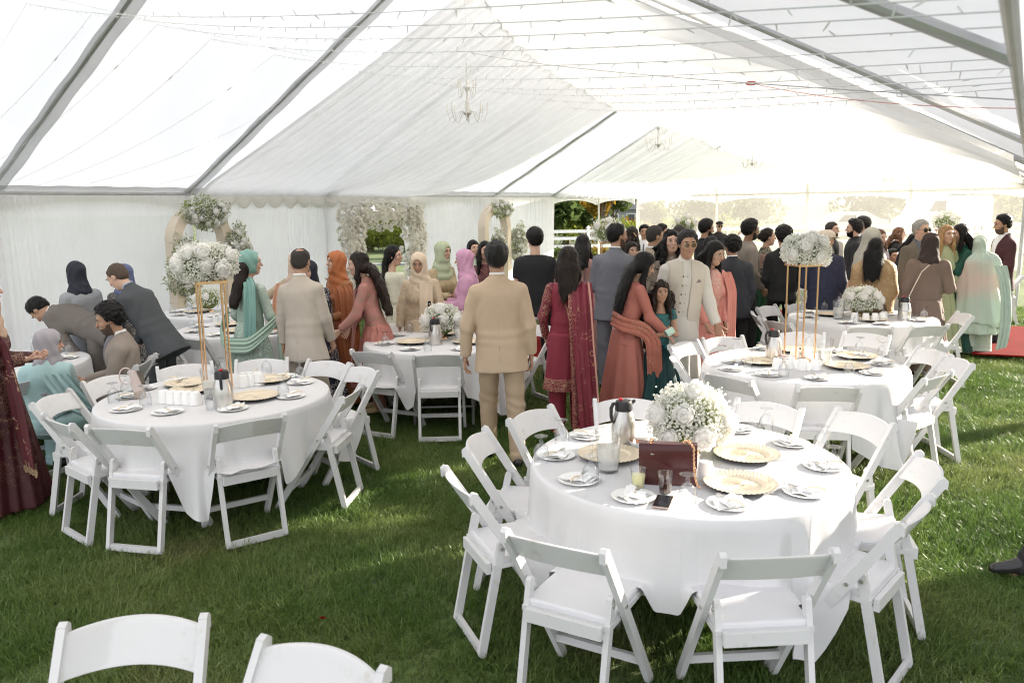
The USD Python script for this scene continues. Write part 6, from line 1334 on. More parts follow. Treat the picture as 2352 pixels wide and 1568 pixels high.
p = P('woman in rose pink embroidered suit with long wavy dark hair, leaning left', -1.36, 7.85, -98, 1.66, dict(lean=14, armL=((.15, .35, -1), (.05, .8, -.75)), armR=((.1, .3, -1), (0, .6, -.8)), head=(0, 8)), 'f', 'light', 1, .02)
p.body(); p.skirt(ps, .30, .34, 11, .03); p.shoes(M['shoe_gold']); p.trousers(ps); p.top(pe, 'tunic', -.14, .010, seed=5); p.hair_long(HAIR['brown'], .55, .12, .014, seed=4, back=p.tf((0, -.17, .10))); p.sheet('dupatta', silk('rose_dupatta', 'b97d74'), [(p.tf((-.09, -.06, .47)), (1, 0, 0)), (p.tf((-.10, .10, .44)), (1, .2, 0)), (p.tf((-.10, .17, .20)), (1, .2, 0)), ((-.12, .26, .80), (1, .2, 0)), ((-.14, .30, .35), (1, .2, 0))], .13, 3, .010, 2)
wm_ = silk('pale_gown', 'dcdcc6')
p = P('young woman in pale cream gown with dark ponytail looking over her shoulder', -1.40, 9.2, 32, 1.64, dict(head=(-70, 0), armR=((.12, .12, -1), (-.2, .6, -.7))), 'f', 'light', 1, .02)
p.body(); p.skirt(wm_, .05, .34, 7, .028); p.top(wm_, 'gown', -.1, .006, topz=.50); p.hair_long(HAIR['black'], .50, .06, .006, pony=True, back=(-.02, -.16, 1.12))
ce = embroid('cream_embroidered', 'c7b090', 'dcc8ac', 55, .6, .1)
p = P('woman in cream embroidered tunic and cream headscarf facing the camera', -.96, 8.42, 178, 1.61, dict(armR=((.26, .05, -1), (.10, .12, -1)), armL=((.22, .18, -1), (-.25, .75, .05)), head=(-6, 14), hands=('relaxed', 'grip'), thumbs=((0, 1, .1), (.3, .2, 1))), 'f', 'tan', 2, .02, wide=1.28)
p.body(); p.skirt(ce, .30, .31, 5, .012); p.trousers(fab('cream_trousers', 'cbb89a')); p.shoes(M['shoe_gold']); p.top(ce, 'tunic', -.14, .012, seed=8); p.hijab(fab('cream_scarf', 'd9c3a8', .85), .20, .15, 3); p.sheet('scarf_end', fab('cream_scarf', 'd9c3a8'), [((-.06, .13, 1.40), (1, 0, 0)), ((-.06, .17, 1.2), (1, 0, 0)), ((-.06, .185, .95), (1, 0, 0)), ((-.05, .19, .72), (1, 0, 0))], .16, 2, .006, 2)
hp_ = p.wr[1] + p.fd[1] * .09; p.put('held_phone', rounded_box(.035, .012, .085, .005, 2).apply_translation(hp_ + (0, .0, .05)), M['phone_glass'])
sgm = fab('sage_scarf', 'b3bf9c', .85); p = P('young woman in sage green headscarf and pale gold dress, behind the cream scarf', -.82, 9.4, 140, 1.68, dict(head=(14, 6), armL=((.12, .2, -1), (-.35, .75, .0)), armR=((.12, .2, -1), (-.35, .75, .0))), 'f', 'light', 1, .02)
gd = embroid('pale_gold_dress', 'b7a379', 'd6c79f', 45, .6, .3); p.body(); p.skirt(gd, .05, .33, 8, .02); p.top(gd, 'dress', -.1, .008); p.hijab(sgm, .18, .15, 5)
p = P('woman in orchid pink headscarf and shawl, in profile facing left', -.45, 8.6, -86, 1.62, dict(head=(0, 4), armL=((.12, .25, -1), (-.2, .8, .0)), armR=((.12, .25, -1), (-.2, .8, .0))), 'f', 'light', 2, .02, wide=1.2)
op = silk('orchid_scarf', 'cc92b4'); p.body(); p.skirt(op, .05, .34, 8, .02); p.top(op, 'shawl', -.14, .028, seed=3, folds=.014); p.hijab(op, .30, .20, 1)
mw = embroid('maroon_tunic', '551424', 'b07a5a', 50, .35, .3)
p = P('woman in dark maroon with long dark hair, half hidden behind the tan suit', -.33, 10.0, 172, 1.64, dict(head=(8, 0)), 'f', 'light', 1, .02); p.body(); p.skirt(mw, .05, .32); p.top(mw, 'tunic', -.1, .006, topz=.52); p.hair_long(HAIR['black'], .5, .10, .006)
p = P('dark haired woman in pale mint, farther back by the second beige arch', -.50, 11.0, 150, 1.62, None, 'f', 'light', 0, .02); pm = silk('pale_mint', 'b9cbb9'); p.body(eyes=False); p.skirt(pm, .05, .32); p.top(pm, 'dress', -.1, .006); p.hair_long(HAIR['black'], .5, .10, .006)

# --- the crowd right of the crimson suit
gb_ = fab('steel_blue_suit', '6d6f79', .8, .05, .4, 6, .02)
p = P('tall bearded man in steel grey suit, head turned to the right', 1.13, 8.65, 14, 1.87, dict(head=(-58, 2)), 'm', 'tan', 1, .02, wide=1.1); p.body(); suit(p, gb_, gb_, seed=7); p.hair_short(HAIR['black'], .014, seed=2); p.beard(HAIR['shade'])
p = P('woman in dusty pink veil behind the tall flower ball', .90, 9.7, 5, 1.72, None, 'f', 'light', 0, .02); dp = silk('dusty_pink', 'b98c88'); p.body(face=False); p.skirt(dp, .05, .32); p.top(dp, 'tunic', -.1, .01); p.hair_long(HAIR['black'], .3, .09, .006); p.sheet('veil', dp, [((-.10, -.10, 1.46), (1, 0, 0)), ((-.12, -.17, 1.1), (1, 0, 0)), ((-.12, -.2, .6), (1, 0, 0))], .22, 4, .012)
ts = fab('sand_suit', 'b3a48f', .8, .05, .4, 6, .02)
p = P('man in sand coloured suit with cropped hair, turned to the right', 1.70, 9.35, 66, 1.83, dict(head=(-10, 6)), 'm', 'tan', 1, .02); p.body(); suit(p, ts, ts, seed=3, front=True); p.hair_short(HAIR['stubble'], .006)
p = P('woman with large black curls and patterned dress behind the ivory kurta', 1.80, 8.75, 176, 1.79, dict(head=(-6, 0)), 'f', 'light', 1, .02); bp_ = embroid('black_taupe_print', '8a7a68', '1c1815', 30, .6, 0.); p.body(); p.skirt(bp_, .05, .32); p.top(bp_, 'dress', -.1, .006); p.hair_long(HAIR['black'], .52, .17, .020, seed=6, spread=.2)
p = P('woman with dark wavy hair and a hair clip, back to the camera', 1.68, 11.2, 30, 1.76, dict(head=(-30, 0)), 'f', 'light', 0, .02); cm_ = fab('cream_top', 'c9beac'); p.body(); p.skirt(cm_, .05, .30); p.top(cm_, 'top', -.1, .006); p.hair_long(HAIR['brown'], .40, .11, .012); p.put('hair_clip', tube([p.hc + (.05, -.11, .05), p.hc + (.08, -.08, .0)], .006, 6), M['gold'])
p = P('smiling woman with sunglasses pushed up on her head', 1.56, 10.1, 172, 1.60, dict(head=(6, 0)), 'f', 'light', 1, .02); p.body(); p.skirt(cm_, .05, .30); p.top(cm_, 'top', -.1, .006); p.hair_short(HAIR['brown'], .012, front=.01); p.hair_long(HAIR['brown'], .2, .05, .004, pony=True); g = [tube(p.hc + p.Hd @ np.array([0, .06, .10]) + np.stack([sg * .034 + .026 * np.cos(a), 0 * a, .018 * np.sin(a)], -1), .004, 5, False) for sg in (-1, 1) for a in [np.linspace(0, 6.3, 12)]]; p.put('sunglasses', g, M['lens'])
p = P('boy in light suit and tie with a dark cap of hair, facing the camera', 2.35, 14.0, 188, 1.72, None, 'm', 'tan', 0, .02, wide=.9); p.body(); suit(p, ts, ts, front=True, tie=fab('grey_tie', '6b7280')); p.hair_short(HAIR['black'], .022)
p = P('young man in white shirt beside the boy in the light suit', 2.52, 13.4, 110, 1.75, dict(head=(0, 12)), 'm', 'tan', 0, .02); p.body(); p.trousers(nv); p.shoes(M['shoe_black']); p.top(M['shirt'], 'shirt', -.1, .01); p.patch('tie', nv, lambda q, w: np.maximum(np.maximum(np.abs(q[:, 0]) - .025, -q[:, 1]), .1 - q[:, 2])); p.hair_short(HAIR['black'], .018)
p = P('man with receding black hair above the curly haired woman', 2.44, 11.6, 60, 1.77, dict(head=(-10, 0)), 'm', 'deep', 0, .02); p.body(); suit(p, fab('charcoal_suit', '3a3d42', .8, .06, .4, 6, .02), nv); p.hair_short(HAIR['stubble'], .008, bald=(0, .05, .12, .05, .06, .05))
p = P('bearded man in black with swept-up hair, facing right', 2.92, 12.0, 82, 1.83, dict(head=(0, 8)), 'm', 'tan', 1, .02); bk_ = fab('black_cloth', '141416'); p.body(); p.trousers(bk_); p.shoes(M['shoe_black']); p.top(bk_, 'shirt', -.15, .012); p.hair_short(HAIR['black'], .030, .005); p.beard(HAIR['black'])
p = P('photographer in a black shirt, mostly hidden behind the girl in salmon pink', 2.64, 10.4, 70, 1.64, dict(armR=((.2, .6, -.7), (-.2, .5, .9)), armL=((.2, .6, -.7), (-.2, .5, .9)), hands=('grip', 'grip')), 'm', 'tan', 0, .02); p.body(); p.trousers(bk_); p.shoes(M['shoe_black']); p.top(bk_, 'shirt', -.15, .012); p.hair_short(HAIR['black'], .016)
cw = p.wr[0] * .5 + p.wr[1] * .5; p.put('camera', [rounded_box(.14, .07, .09, .015, 2).apply_translation(cw + (0, .06, .05)), tube([cw + (0, .08, .05), cw + (0, .20, .05)], .035, 12)], M['black'])
p = P('man in black flat cap and sunglasses by the clear wall, gesturing', 4.98, 19.0, 178, 1.66, dict(armL=((.7, .2, -.6), (.4, .2, .9))), 'm', 'light', 0, .02); p.body(eyes=False); p.trousers(bk_); p.shoes(M['shoe_black']); p.top(bk_, 'shirt', -.15, .012, short=.7); p.sdf('cap', lambda q: np.minimum(np.maximum(el(p.hq(q), (0, 0, .06), (.10, .125, .075)), .055 - p.hq(q)[:, 2]), el(p.hq(q), (0, .10, .065), (.075, .065, .012))), p.hc - .17, p.hc + .2, bk_, .012); p.glasses(M['lens'], M['lens'], .027, .021)
tg = fab('taupe_shirt', '8b8076', .85, .06, .4, 6, .02)
p = P('bearded man in taupe shirt with headset, in profile facing right', 3.14, 10.5, 82, 1.85, dict(head=(4, 4), armR=((.1, .1, -1), (-.1, .55, -.8))), 'm', 'deep', 1, .02); p.body(); p.trousers(bk_); p.shoes(M['shoe_black']); p.top(tg, 'shirt', -.15, .014); p.hair_short(HAIR['black'], .026, .010); p.beard(HAIR['black']); p.glasses(M['lens']); p.put('headset', tube([p.hc + p.Hd @ np.array(v) for v in ((.092, -.01, -.02), (.10, -.01, .06), (.05, -.01, .14), (-.05, -.01, .14), (-.10, -.01, .05))], .009, 6), M['black']); p.put('hip_camera', rounded_box(.13, .09, .10, .02, 2).apply_translation((.16, .20, .98)), M['black'])
ge = embroid('green_mirror_vest', '16301f', 'b79a86', 48, .8, .2); gs = silk('green_silk', '134a2f')
p = P('woman in dark green embroidered vest and emerald skirt, hair tied back', 3.55, 11.0, 112, 1.72, dict(head=(20, 0), armR=((.1, .05, -1), (-.2, .4, -.8))), 'f', 'light', 1, .02); p.body(); p.skirt(gs, .05, .34, 10, .03); p.top(ge, 'vest', -.26, .012); p.sdf('sleeves', p.arms_f((.062, .055, .044), .02), *p.bb(p.sh + p.el + p.wr, .09), embroid('blush_sleeve', '9c7a6c', 'c9a78f', 60, .6, .1)); p.hair_short(HAIR['brown'], .012, front=.005); p.sdf('bun', lambda q: el(p.hq(q), (0, -.12, .01), (.05, .045, .05)), p.hc - .22, p.hc + .1, HAIR['brown'], .012); p.sheet('scarf', gs, [((-.16, .02, 1.42), (1, 0, 0)), ((-.18, .14, 1.1), (1, 0, 0)), ((-.19, .16, .6), (1, 0, 0))], .07, 2, .01)
p = P('person in black with dark hair standing behind the right gold stand', 3.46, 10.0, 4, 1.77, None, 'm', 'tan', 1, .02); p.body(face=False); p.trousers(fab('black_leather', '0f0f10', .35)); p.shoes(M['shoe_black']); p.top(bk_, 'jacket', -.12, .014); p.hair_short(HAIR['black'], .03, .01)
nb = fab('navy_blazer', '1f2440', .75, .06, .35, 6, .02)
p = P('man in navy blazer and cream flat cap, seen from behind', 3.84, 9.6, 26, 1.73, dict(head=(-46, 6), armR=((.18, -.02, -1), (-.1, .35, -1))), 'm', 'tan', 2, .02, wide=1.14); p.body(); suit(p, nb, fab('black_trousers', '121214'), seed=4); vents(p, M['shoe_black']); p.hair_short(mat('white_cropped_hair', (.45, .43, .40), .8, .2, 60), .005); p.glasses(M['black']); cc = fab('cream_cap', 'cfc0ae')
p.sdf('flat_cap', lambda q: np.minimum(np.maximum(el(p.hq(q) @ rot((1, 0, 0), -10).T, (0, -.01, .055), (.098, .132, .080)), .035 - (p.hq(q) @ rot((1, 0, 0), -10).T)[:, 2]), el(p.hq(q), (0, .11, .045), (.080, .065, .011))), p.hc - .18, p.hc + .21, cc, .010)
p = P('man in pale grey suit and black shirt beyond the flat cap', 5.10, 12.5, 150, 1.76, dict(head=(12, 0)), 'm', 'light', 0, .02); p.body(); pg = fab('pale_grey_suit', 'a9a49e', .8, .05, .4, 6, .02); suit(p, pg, bk_, M['black'], front=True); p.hair_short(HAIR['stubble'], .009); p.beard(HAIR['shade'])
bs = fab('black_suit', '1a1b1f', .7, .08, .4, 6, .02)
p = P('bearded man in black suit with curly hair, in profile facing left', 5.22, 12.0, -76, 1.79, dict(armL=((.1, .05, -1), (0, .3, -1))), 'm', 'light', 1, .02); p.body(); suit(p, bs, bs, M['black'], front=True); p.hair_short(HAIR['black'], .030, .012); p.beard(HAIR['black'])
p = P('man with black quiff and spectacles behind the grey veil, facing left', 5.80, 13.0, -84, 1.81, None, 'm', 'light', 0, .02); p.body(); suit(p, bs, bs, front=True); p.hair_short(HAIR['black'], .032, .004); p.glasses(M['black'])
vm = fab('dove_veil', 'b6b3a7', .85)
p = P('woman under a long dove grey veil, seen from behind', 4.72, 10.4, 40, 1.73, dict(head=(-6, 4)), 'f', 'light', 1, .02, wide=1.1); p.body(face=False); p.skirt(fab('dove_gown', 'a9aaa0'), .05, .33, 7, .02)
p.sdf('veil', lambda q: smin(p.torso_f(.03, -.34, .06, .60, False, .012)(q), smin(el(p.hq(q), (0, -.02, .022), (.098, .122, .112)), rc(q, p.hc + (0, -.04, -.04), p.tf((0, -.06, .28)), .105, .19), .08), .06) + .006 * np.sin(np.arctan2(p.q(q)[:, 1], p.q(q)[:, 0]) * 9 + p.q(q)[:, 2] * 4), (-.40, -.36, .58), (.40, .40, 1.82), vm, .014)
p = P('woman in lavender shawl between the veil and the gold shawl', 5.22, 11.2, 160, 1.67, None, 'f', 'light', 0, .02); lv = silk('lavender_shawl', '8d7a94'); p.body(); p.skirt(lv, .05, .32); p.top(lv, 'shawl', -.15, .03, folds=.012); p.hair_long(HAIR['auburn'], .3, .09, .006)
gs_ = embroid('gold_shawl', 'a98556', 'd3b483', 40, .5, .2, vine=9.)
p = P('woman wrapped in gold patterned shawl with straight black hair', 4.26, 9.2, 22, 1.64, dict(head=(-20, 0)), 'f', 'tan', 2, .02, wide=1.2); p.body(eyes=False); p.skirt(fab('dark_skirt', '5a4632'), .05, .30); 
p.sdf('shawl', lambda q: smin(p.torso_f(.022, -.40, .06, .53, False, .012)(q), p.arms_f((.075, .075, .075), .0, .02)(q), .09) + .007 * np.sin(p.q(q)[:, 0] * 30 + p.q(q)[:, 2] * 14), (-.46, -.36, .52), (.46, .48, 1.52), gs_, .0115); p.hair_long(HAIR['black'], .40, .118, .003, seed=2, strands=False)
p = P('laughing woman with tousled auburn hair in the far crowd', 6.74, 14.0, 110, 1.62, dict(lean=12), 'f', 'light', 0, .02); p.body(); p.skirt(bk_, .05, .30); p.top(bk_, 'jacket', -.1, .01); p.hair_long(HAIR['auburn'], .28, .10, .018)
p = P('dark haired person in black bending to the right in the far crowd', 5.95, 12.2, 100, 1.62, dict(lean=24, head=(0, 25)), 'f', 'tan', 0, .02); p.body(); p.skirt(bk_, .05, .30); p.top(bk_, 'jacket', -.1, .01); p.hair_short(HAIR['black'], .02); p.hair_long(HAIR['black'], .22, .05, .006, pony=True)
SIT = dict(hip=.50, legR=((.10, 1, -.06), (.02, .02, -1)), legL=((.10, 1, -.06), (.02, .02, -1)), armR=((.15, .35, -1), (-.1, .9, -.1)), armL=((.15, .35, -1), (-.1, .9, -.1)))
for k, (x, y, fc, lb, c, b) in enumerate(((6.25, 12.9, 170, 'seated man in black with short hair, between the gold shawl and the tan jacket', bk_, None), (6.45, 12.3, 10, 'seated balding man in dark teal seen from behind in the far crowd', fab('dark_teal', '1c2a30'), (0, -.05, .12, .05, .06, .05)))):
    p = P(lb, x, y, fc, 1.72, SIT, 'm', 'tan', 0, .02); p.body(eyes=False); p.trousers(bk_); p.shoes(M['shoe_black']); p.top(c, 'shirt', -.10, .012); p.hair_short(HAIR['stubble'] if b else HAIR['black'], .012, bald=b)
    CHAIR(f'white folding chair under the seated {"man in black" if k == 0 else "balding man"} in the far crowd', (x, y, .012), math.radians(-fc), 'chairs in the far crowd')
tj = fab('olive_tweed', '6b6154', .85, .1, .5, 30, .008)
p = P('grey haired man in brown tweed jacket and dark sunglasses', 5.28, 10.25, 165, 1.82, dict(head=(4, 2)), 'm', 'light', 1, .02); p.body(eyes=False); suit(p, tj, bk_, fab('slate_shirt', '5a6068'), front=True); p.hair_short(mat('silver_hair', (.30, .29, .27), .6, .2, 40), .014, front=.005); p.glasses(M['lens'], M['lens'], .028, .020)
p = P('woman with wavy golden hair and pale green dress, behind the brown headscarf', 5.72, 10.45, 186, 1.74, dict(head=(14, 0)), 'f', 'light', 1, .02); pgd = silk('pistachio_dress', 'aeb489'); p.body(); p.skirt(pgd, .05, .34, 8, .03); p.top(pgd, 'dress', -.1, .008); p.hair_long(HAIR['blonde'], .46, .125, .014, seed=5)
br = fab('mauve_brown_dress', '7a6458', .8, .07, .45, 6, .02)
p = P('woman in mauve brown dress and dark brown headscarf, seen from behind', 4.74, 8.95, 12, 1.70, dict(armR=((.35, .15, -1), (.0, .85, -.1)), armL=((.22, .0, -1), (.05, .2, -1))), 'f', 'tan', 2, .02, wide=1.22); p.body(face=False); p.skirt(br, .14, .33, 7, .022, wst=.155); p.shoes(M['shoe_black']); p.top(br, 'dress', -.12, .012, seed=6, r=(.075, .066, .05)); p.hijab(fab('umber_scarf', '3a2a26', .85), .17, .15, 4)
p.put('bag_strap', tube([p.tf((.02, -.10, .50)), p.tf((-.10, -.150, .38)), p.tf((-.17, -.155, .2)), p.tf((-.23, -.12, 0)), p.tf((-.26, -.06, -.16))], .006, 6), M['beige']); bgx = rounded_box(.10, .17, .14, .025, 2); p.put('shoulder_bag', bgx.apply_translation(p.tf((-.27, -.04, -.24))), fab('taupe_bag', '9d8678', .4))
p = P('laughing woman with short dark hair and gold earrings', 6.12, 11.0, 200, 1.62, dict(head=(-10, -4)), 'f', 'light', 1, .02); tm = embroid('teal_tweed', '2c3a40', '8a7c72', 60, .4, 0.); p.body(); p.skirt(tm, .05, .31); p.top(tm, 'tunic', -.1, .01); p.hair_short(HAIR['brown'], .026, .006); p.put('earring', [ico(p.hc + p.Hd @ np.array((sg * .082, .0, -.06)), (.008, .008, .022), 1) for sg in (-1, 1)], M['gold'])
p = P('woman with long black hair and emerald sleeve, hand raised to her mouth', 6.02, 10.55, -80, 1.75, dict(armL=((.15, .45, -.9), (-.15, .55, .95)), head=(6, 4)), 'f', 'light', 1, .02); em = silk('emerald_silk', '0e4a3c'); p.body(); p.skirt(em, .05, .31); p.top(em, 'dress', -.1, .01); p.hair_long(HAIR['black'], .42, .115, .003)
def two_tone(name, a, b, z0, z1):
    M[name] = usdkit.material(stage, LK + name, {'tc': ('texture_coordinate', {}), 'n': ('noise_texture', {'scale': 2.2, 'detail': 2.}), 's': ('separate_xyz', {}), 'm1': ('map_range', {'from_min': z0, 'from_max': z1, 'to_min': -.25, 'to_max': 1.25}), 'ad': ('math', {'math_type': 'add'}), 'sb': ('math', {'math_type': 'subtract', 'value2': .5}), 'r': ('rgb_ramp', {'ramp': [(.25, lin(a)), (.6, lin(b)), (.8, lin(b)), (1., lin(a))]}), 'p': ('principled_bsdf', {'roughness': .7}), 'bn': ('noise_texture', {'scale': 9., 'detail': 3.}), 'b': ('bump', {'strength': .4, 'distance': .015})},
        [('tc.object', 'n.vector'), ('tc.object', 's.vector'), ('tc.object', 'bn.vector'), ('s.z', 'm1.value'), ('n.fac', 'sb.value1'), ('sb.value', 'ad.value1'), ('m1.result', 'ad.value2'), ('ad.value', 'r.fac'), ('r.color', 'p.base_color'), ('bn.fac', 'b.height'), ('b.normal', 'p.normal')], surface='p.BSDF'); return M[name]
mp = two_tone('mint_pink_shawl', 'bccdc0', 'd9c1b8', .35, 1.45); mn = fab('mint_scarf', 'bbcdbf', .85)
p = P('woman in mint headscarf and sheer pink and mint shawl, seen from behind', 6.18, 10.35, 20, 1.60, dict(head=(-34, 4), armR=((.35, .1, -1), (.05, .5, -1)), armL=((.3, .1, -1), (.05, .5, -1))), 'f', 'light', 2, .02, wide=1.25); p.body(eyes=False); p.trousers(mn, (.12, .12, .12)); p.shoes(M['shoe_black']); p.skirt(mn, .34, .33, 7, .02)
p.sdf('shawl', lambda q: smin(smin(p.torso_f(.03, -.42, .10, .56, False, .010)(q), p.arms_f((.085, .085, .085), .0, .02)(q), .12), np.maximum(rc(q * (1, 1 / .72, 1), (0, -.02, 1.3), (.03, -.03, .5), .20, .34) * .7, .50 + .25 * np.clip(-q[:, 0], -.3, 1) - q[:, 2]), .08) + .008 * np.sin(np.arctan2(q[:, 1], q[:, 0]) * 11 + q[:, 2] * 5), (-.5, -.42, .35), (.5, .5, 1.56), mp, .0125)
p.sheet('shawl_corner', silk('mint_chiffon', 'b7ccbf'), [((.22, -.20, 1.35), (1, 0, 0)), ((.30, -.26, 1.0), (1, .3, 0)), ((.32, -.32, .6), (1, .3, 0)), ((.28, -.36, .16), (1, .3, .3))], .16, 3, .015, 2); p.hijab(mn, .30, .19, 2); p.glasses(M['lens'], M['lens'], .026, .02)
mj = fab('maroon_blazer', '42161f', .75, .08, .4, 6, .02)
p = P('bearded man in maroon blazer and white shirt, in profile facing left', 6.88, 11.0, -82, 1.83, dict(head=(0, 8), legL=((.03, .16, -1), (0, .05, -1)), legR=((.03, -.12, -1), (0, -.2, -1))), 'm', 'tan', 1, .05, wide=1.1); p.body(); suit(p, mj, bk_, front=True, seed=5); p.hair_short(HAIR['black'], .018, .004); p.beard(HAIR['shade'])
# flower stands and tables farther back
for k, (x, y, lb) in enumerate(((1.35, 11.0, 'behind the grey suit'), (7.45, 13.6, 'near the clear wall'), (5.5, 11.7, 'behind the tweed jacket'), (3.0, 13.6, 'behind the photographer'))):
    TABLE(f'round table in the far crowd {lb}', (x, y, 0), .3 * k, 'round banquet tables'); ROUND[f'far{k}'] = f'the far table {lb}'
    ch = [((x + .92 * math.cos(a), y + .92 * math.sin(a)), a + math.pi) for a in (-1.9 + .2 * k, -.5, .9, 2.6)]
    for j, ((cx, cy), a) in enumerate(ch): CHAIR(f'white chair at the far table {lb}, {NTH[j]}', (cx, cy, .012), a - math.pi / 2, 'chairs in the far crowd')
    tag(obj('tablecloth', cloth_mesh((x, y), .3 * k, [], 20 + k), M['cloth'], smooth=True), f'white square cloth on the far table {lb}', 'tablecloth', 'white tablecloths')
    if k in (0, 1, 3): STAND(f'rose gold stand with white flowers on the far table {lb}', (x, y, CZ), .2 * k, 'tall gold stands'); bouquet(f'ball of white flowers on the far table {lb}', (x, y, CZ + .80), 0, .24, 11 + k, [(-1.6, .3), (-2.4, .5), (-.9, .4), (-1.5, 1.)], False, .8, 1100, 'tall flower balls', -.7, .06)
p = P('seated woman in white with dark hair beyond the crimson suit', 1.02, 13.0, 20, 1.62, SIT, 'f', 'light', 0, .02); p.body(eyes=False); p.trousers(M['shirt']); p.top(M['shirt'], 'top', -.1, .01); p.hair_long(HAIR['brown'], .3, .09, .006)
p = P('seated person in navy cap and pale top near the open side', 1.36, 13.6, 190, 1.65, SIT, 'm', 'tan', 0, .02); p.body(); p.trousers(nv); p.top(fab('cream_top', 'c9beac'), 'top', -.1, .01); p.sdf('cap', lambda q: np.maximum(el(p.hq(q), (0, 0, .045), (.095, .115, .085)), .04 - p.hq(q)[:, 2]), p.hc - .16, p.hc + .18, nb, .013)

# --- the group at the far left
gm = embroid('wine_gold_gown', '4a0f1a', 'b98f6c', 60, .62, .4, .05, 1.0, 9.); gmd = embroid('wine_dupatta', '5a0f1e', 'c9a27e', 20, .22, .4)
p = P('woman in wine red and gold embroidered gown, cut off by the left edge', -3.63, 5.36, 66, 1.68, dict(armL=((.15, .1, -1), (-.3, .9, .0)), armR=((.12, .18, -1), (-.35, .85, .05)), hands=('grip', 'grip')), 'f', 'light', 2, .02, wide=1.1); p.body(); p.skirt(gm, .02, .34, 9, .03, top=.05); p.top(embroid('wine_bodice', '4a0f1a', 'b98f6c', 60, .7, .4), 'bodice', -.10, .008, seed=3); p.hijab(fab('beige_silk_scarf', 'c9a68c'), .18, .15); gb2 = embroid('gold_brocade', '8d7050', 'c4a67c', 70, .9, .5)
p.sheet('dupatta', gmd, [((.14, -.05, 1.44), (1, .2, 0)), ((.20, .12, 1.28), (1, .4, 0)), ((.25, .17, .95), (1, .5, 0)), ((.28, .20, .6), (1, .5, 0)), ((.30, .22, .36), (1, .5, 0))], .24, 4, .018, 1); p.sheet('dupatta_border', gb2, [((.30, .22, .40), (1, .5, 0)), ((.305, .23, .30), (1, .5, 0))], .25, 4, .018, 1, 20, 4); p.sheet('gold_panel', gb2, [((.30, .0, 1.30), (.3, 1, 0)), ((.33, -.02, .95), (.3, 1, 0)), ((.36, -.02, .55), (.3, 1, 0))], .12, 2, .01, 3)
aq = silk('aqua_shawl', 'aacfd0'); lh = fab('lilac_scarf', 'a9a3ab', .85)
p = P('seated woman in lilac grey headscarf and aqua shawl, face turned right', -3.60, 5.98, -8, 1.58, {**SIT, 'head': (-72, 6)}, 'f', 'light', 2, .02, wide=1.15); p.body(); p.trousers(aq, (.13, .13, .15)); p.top(embroid('silver_sequin', '7d9a9c', 'c8cccc', 90, .7, .4), 'dress', -.1, .012); p.patch('shawl', aq, lambda q, w: np.maximum(q[:, 0] - .20, .02 - q[:, 2] + .5 * q[:, 0]), .022); p.hijab(lh, .26, .19, 3); p.sheet('trailing_shawl', aq, [((.10, -.14, .95), (1, 0, 0)), ((.24, -.12, .70), (1, .4, 0)), ((.36, .02, .52), (.6, 1, 0)), ((.42, .12, .30), (.6, 1, 0))], .24, 4, .018, 2)
gt = fab('grey_brown_suit', '6c655f', .8, .06, .5, 5, .025)
p = P('man in grey brown suit bent far over to the left behind the lilac headscarf', -3.98, 7.55, -84, 1.76, dict(lean=72, armL=((.10, -.55, -.85), (.05, -.62, -.70)), armR=((.1, .2, -1), (0, .4, -1)), head=(0, 70)), 'm', 'tan', 2, .02, wide=1.1); p.body(); p.trousers(gt); p.shoes(M['shoe_black']); p.top(gt, 'jacket', -.20, .016, folds=.010, seed=9); p.collar(gt, M['shirt']); p.hair_short(HAIR['black'], .014)
kg = fab('silver_knit', '9ea2a8', .85, .08, .6, 60, .006, (3., 3., .3))
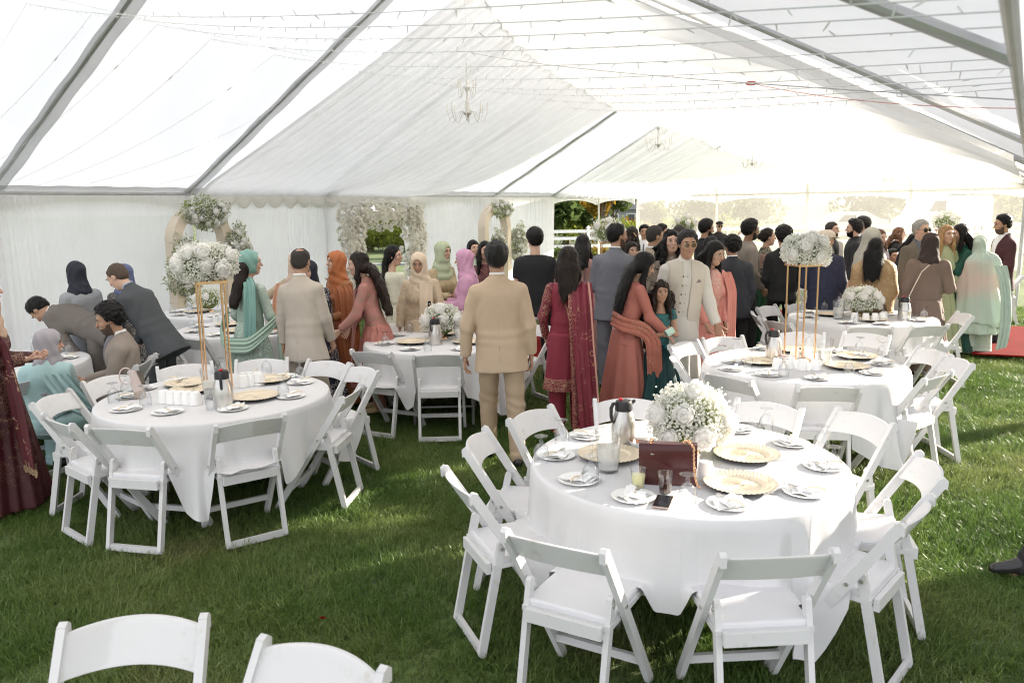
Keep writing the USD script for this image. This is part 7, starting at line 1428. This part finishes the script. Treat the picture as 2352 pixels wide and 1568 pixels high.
p = P('woman in silver grey knit and navy headscarf, back turned', -4.30, 7.85, -42, 1.60, dict(head=(12, 6), armL=((.15, .2, -1), (-.1, .8, -.3))), 'f', 'light', 2, .02, wide=1.15); p.body(); p.skirt(kg, .05, .30, 12, .012); p.top(kg, 'knit_top', -.22, .014, seed=2); p.hijab(fab('ink_navy_scarf', '232734', .8), .16, .15, 1)
p = P('woman in blue headscarf and speckled dress behind the balding man', -3.94, 8.0, -20, 1.55, None, 'f', 'light', 1, .02); sk_ = embroid('speckled_print', '1d1b1c', 'c9c5c0', 90, .9, 0.); p.body(face=False); p.skirt(sk_, .05, .32); p.top(sk_, 'dress', -.12, .012); p.hijab(fab('slate_blue_scarf', '5a6690', .85), .16, .15, 2)
ch_ = fab('charcoal_blazer', '44484d', .75, .05, .45, 5, .02)
p = P('balding man in charcoal blazer leaning over to the left', -3.28, 7.25, -82, 1.72, dict(lean=32, armL=((.10, .25, -1), (-.05, .35, -1)), armR=((.1, .3, -1), (0, .4, -1)), head=(0, 34)), 'm', 'light', 2, .02, wide=1.12); p.body(); suit(p, ch_, ch_, fab('pale_blue_shirt', '9fb0c4'), seed=8, hem=-.22, flare=.03); p.hair_short(mat('thin_brown_hair', (.07, .045, .03), .7, .2, 60), .006, bald=(0, .045, .115, .056, .085, .060))
kt = fab('taupe_suit', '92857a', .8, .05, .45, 5, .02)
p = P('seated young man in taupe suit and dark tie with black curls, looking down left', -3.26, 6.55, -112, 1.76, {**SIT, 'head': (4, 16), 'lean': 6}, 'm', 'tan', 2, .02); p.body(); p.trousers(kt); p.shoes(M['shoe_black']); p.top(kt, 'jacket', -.12, .016, seed=7); p.collar(kt, M['shirt']); p.front(fab('grey_waistcoat', '77737a'), M['black']); p.hair_short(HAIR['black'], .030, .016, 4); p.beard(HAIR['shade'])
p = P('seated person at the right edge, only a dark trouser leg and black shoe in view', 3.44, 4.16, -88, 1.75, {**SIT, 'legL': ((.05, 1, -.25), (.02, .55, -.86)), 'legR': ((.05, 1, -.1), (0, -.35, -1))}, 'm', 'tan', 1, .02); p.body(eyes=False); p.trousers(bk_); p.shoes(M['shoe_black']); p.top(bk_, 'jacket', -.12, .014); p.hair_short(HAIR['black'], .016)
CHAIR('white folding chair under the seated person at the right edge', (3.44, 4.16, .012), math.radians(88), 'chairs at the right edge')
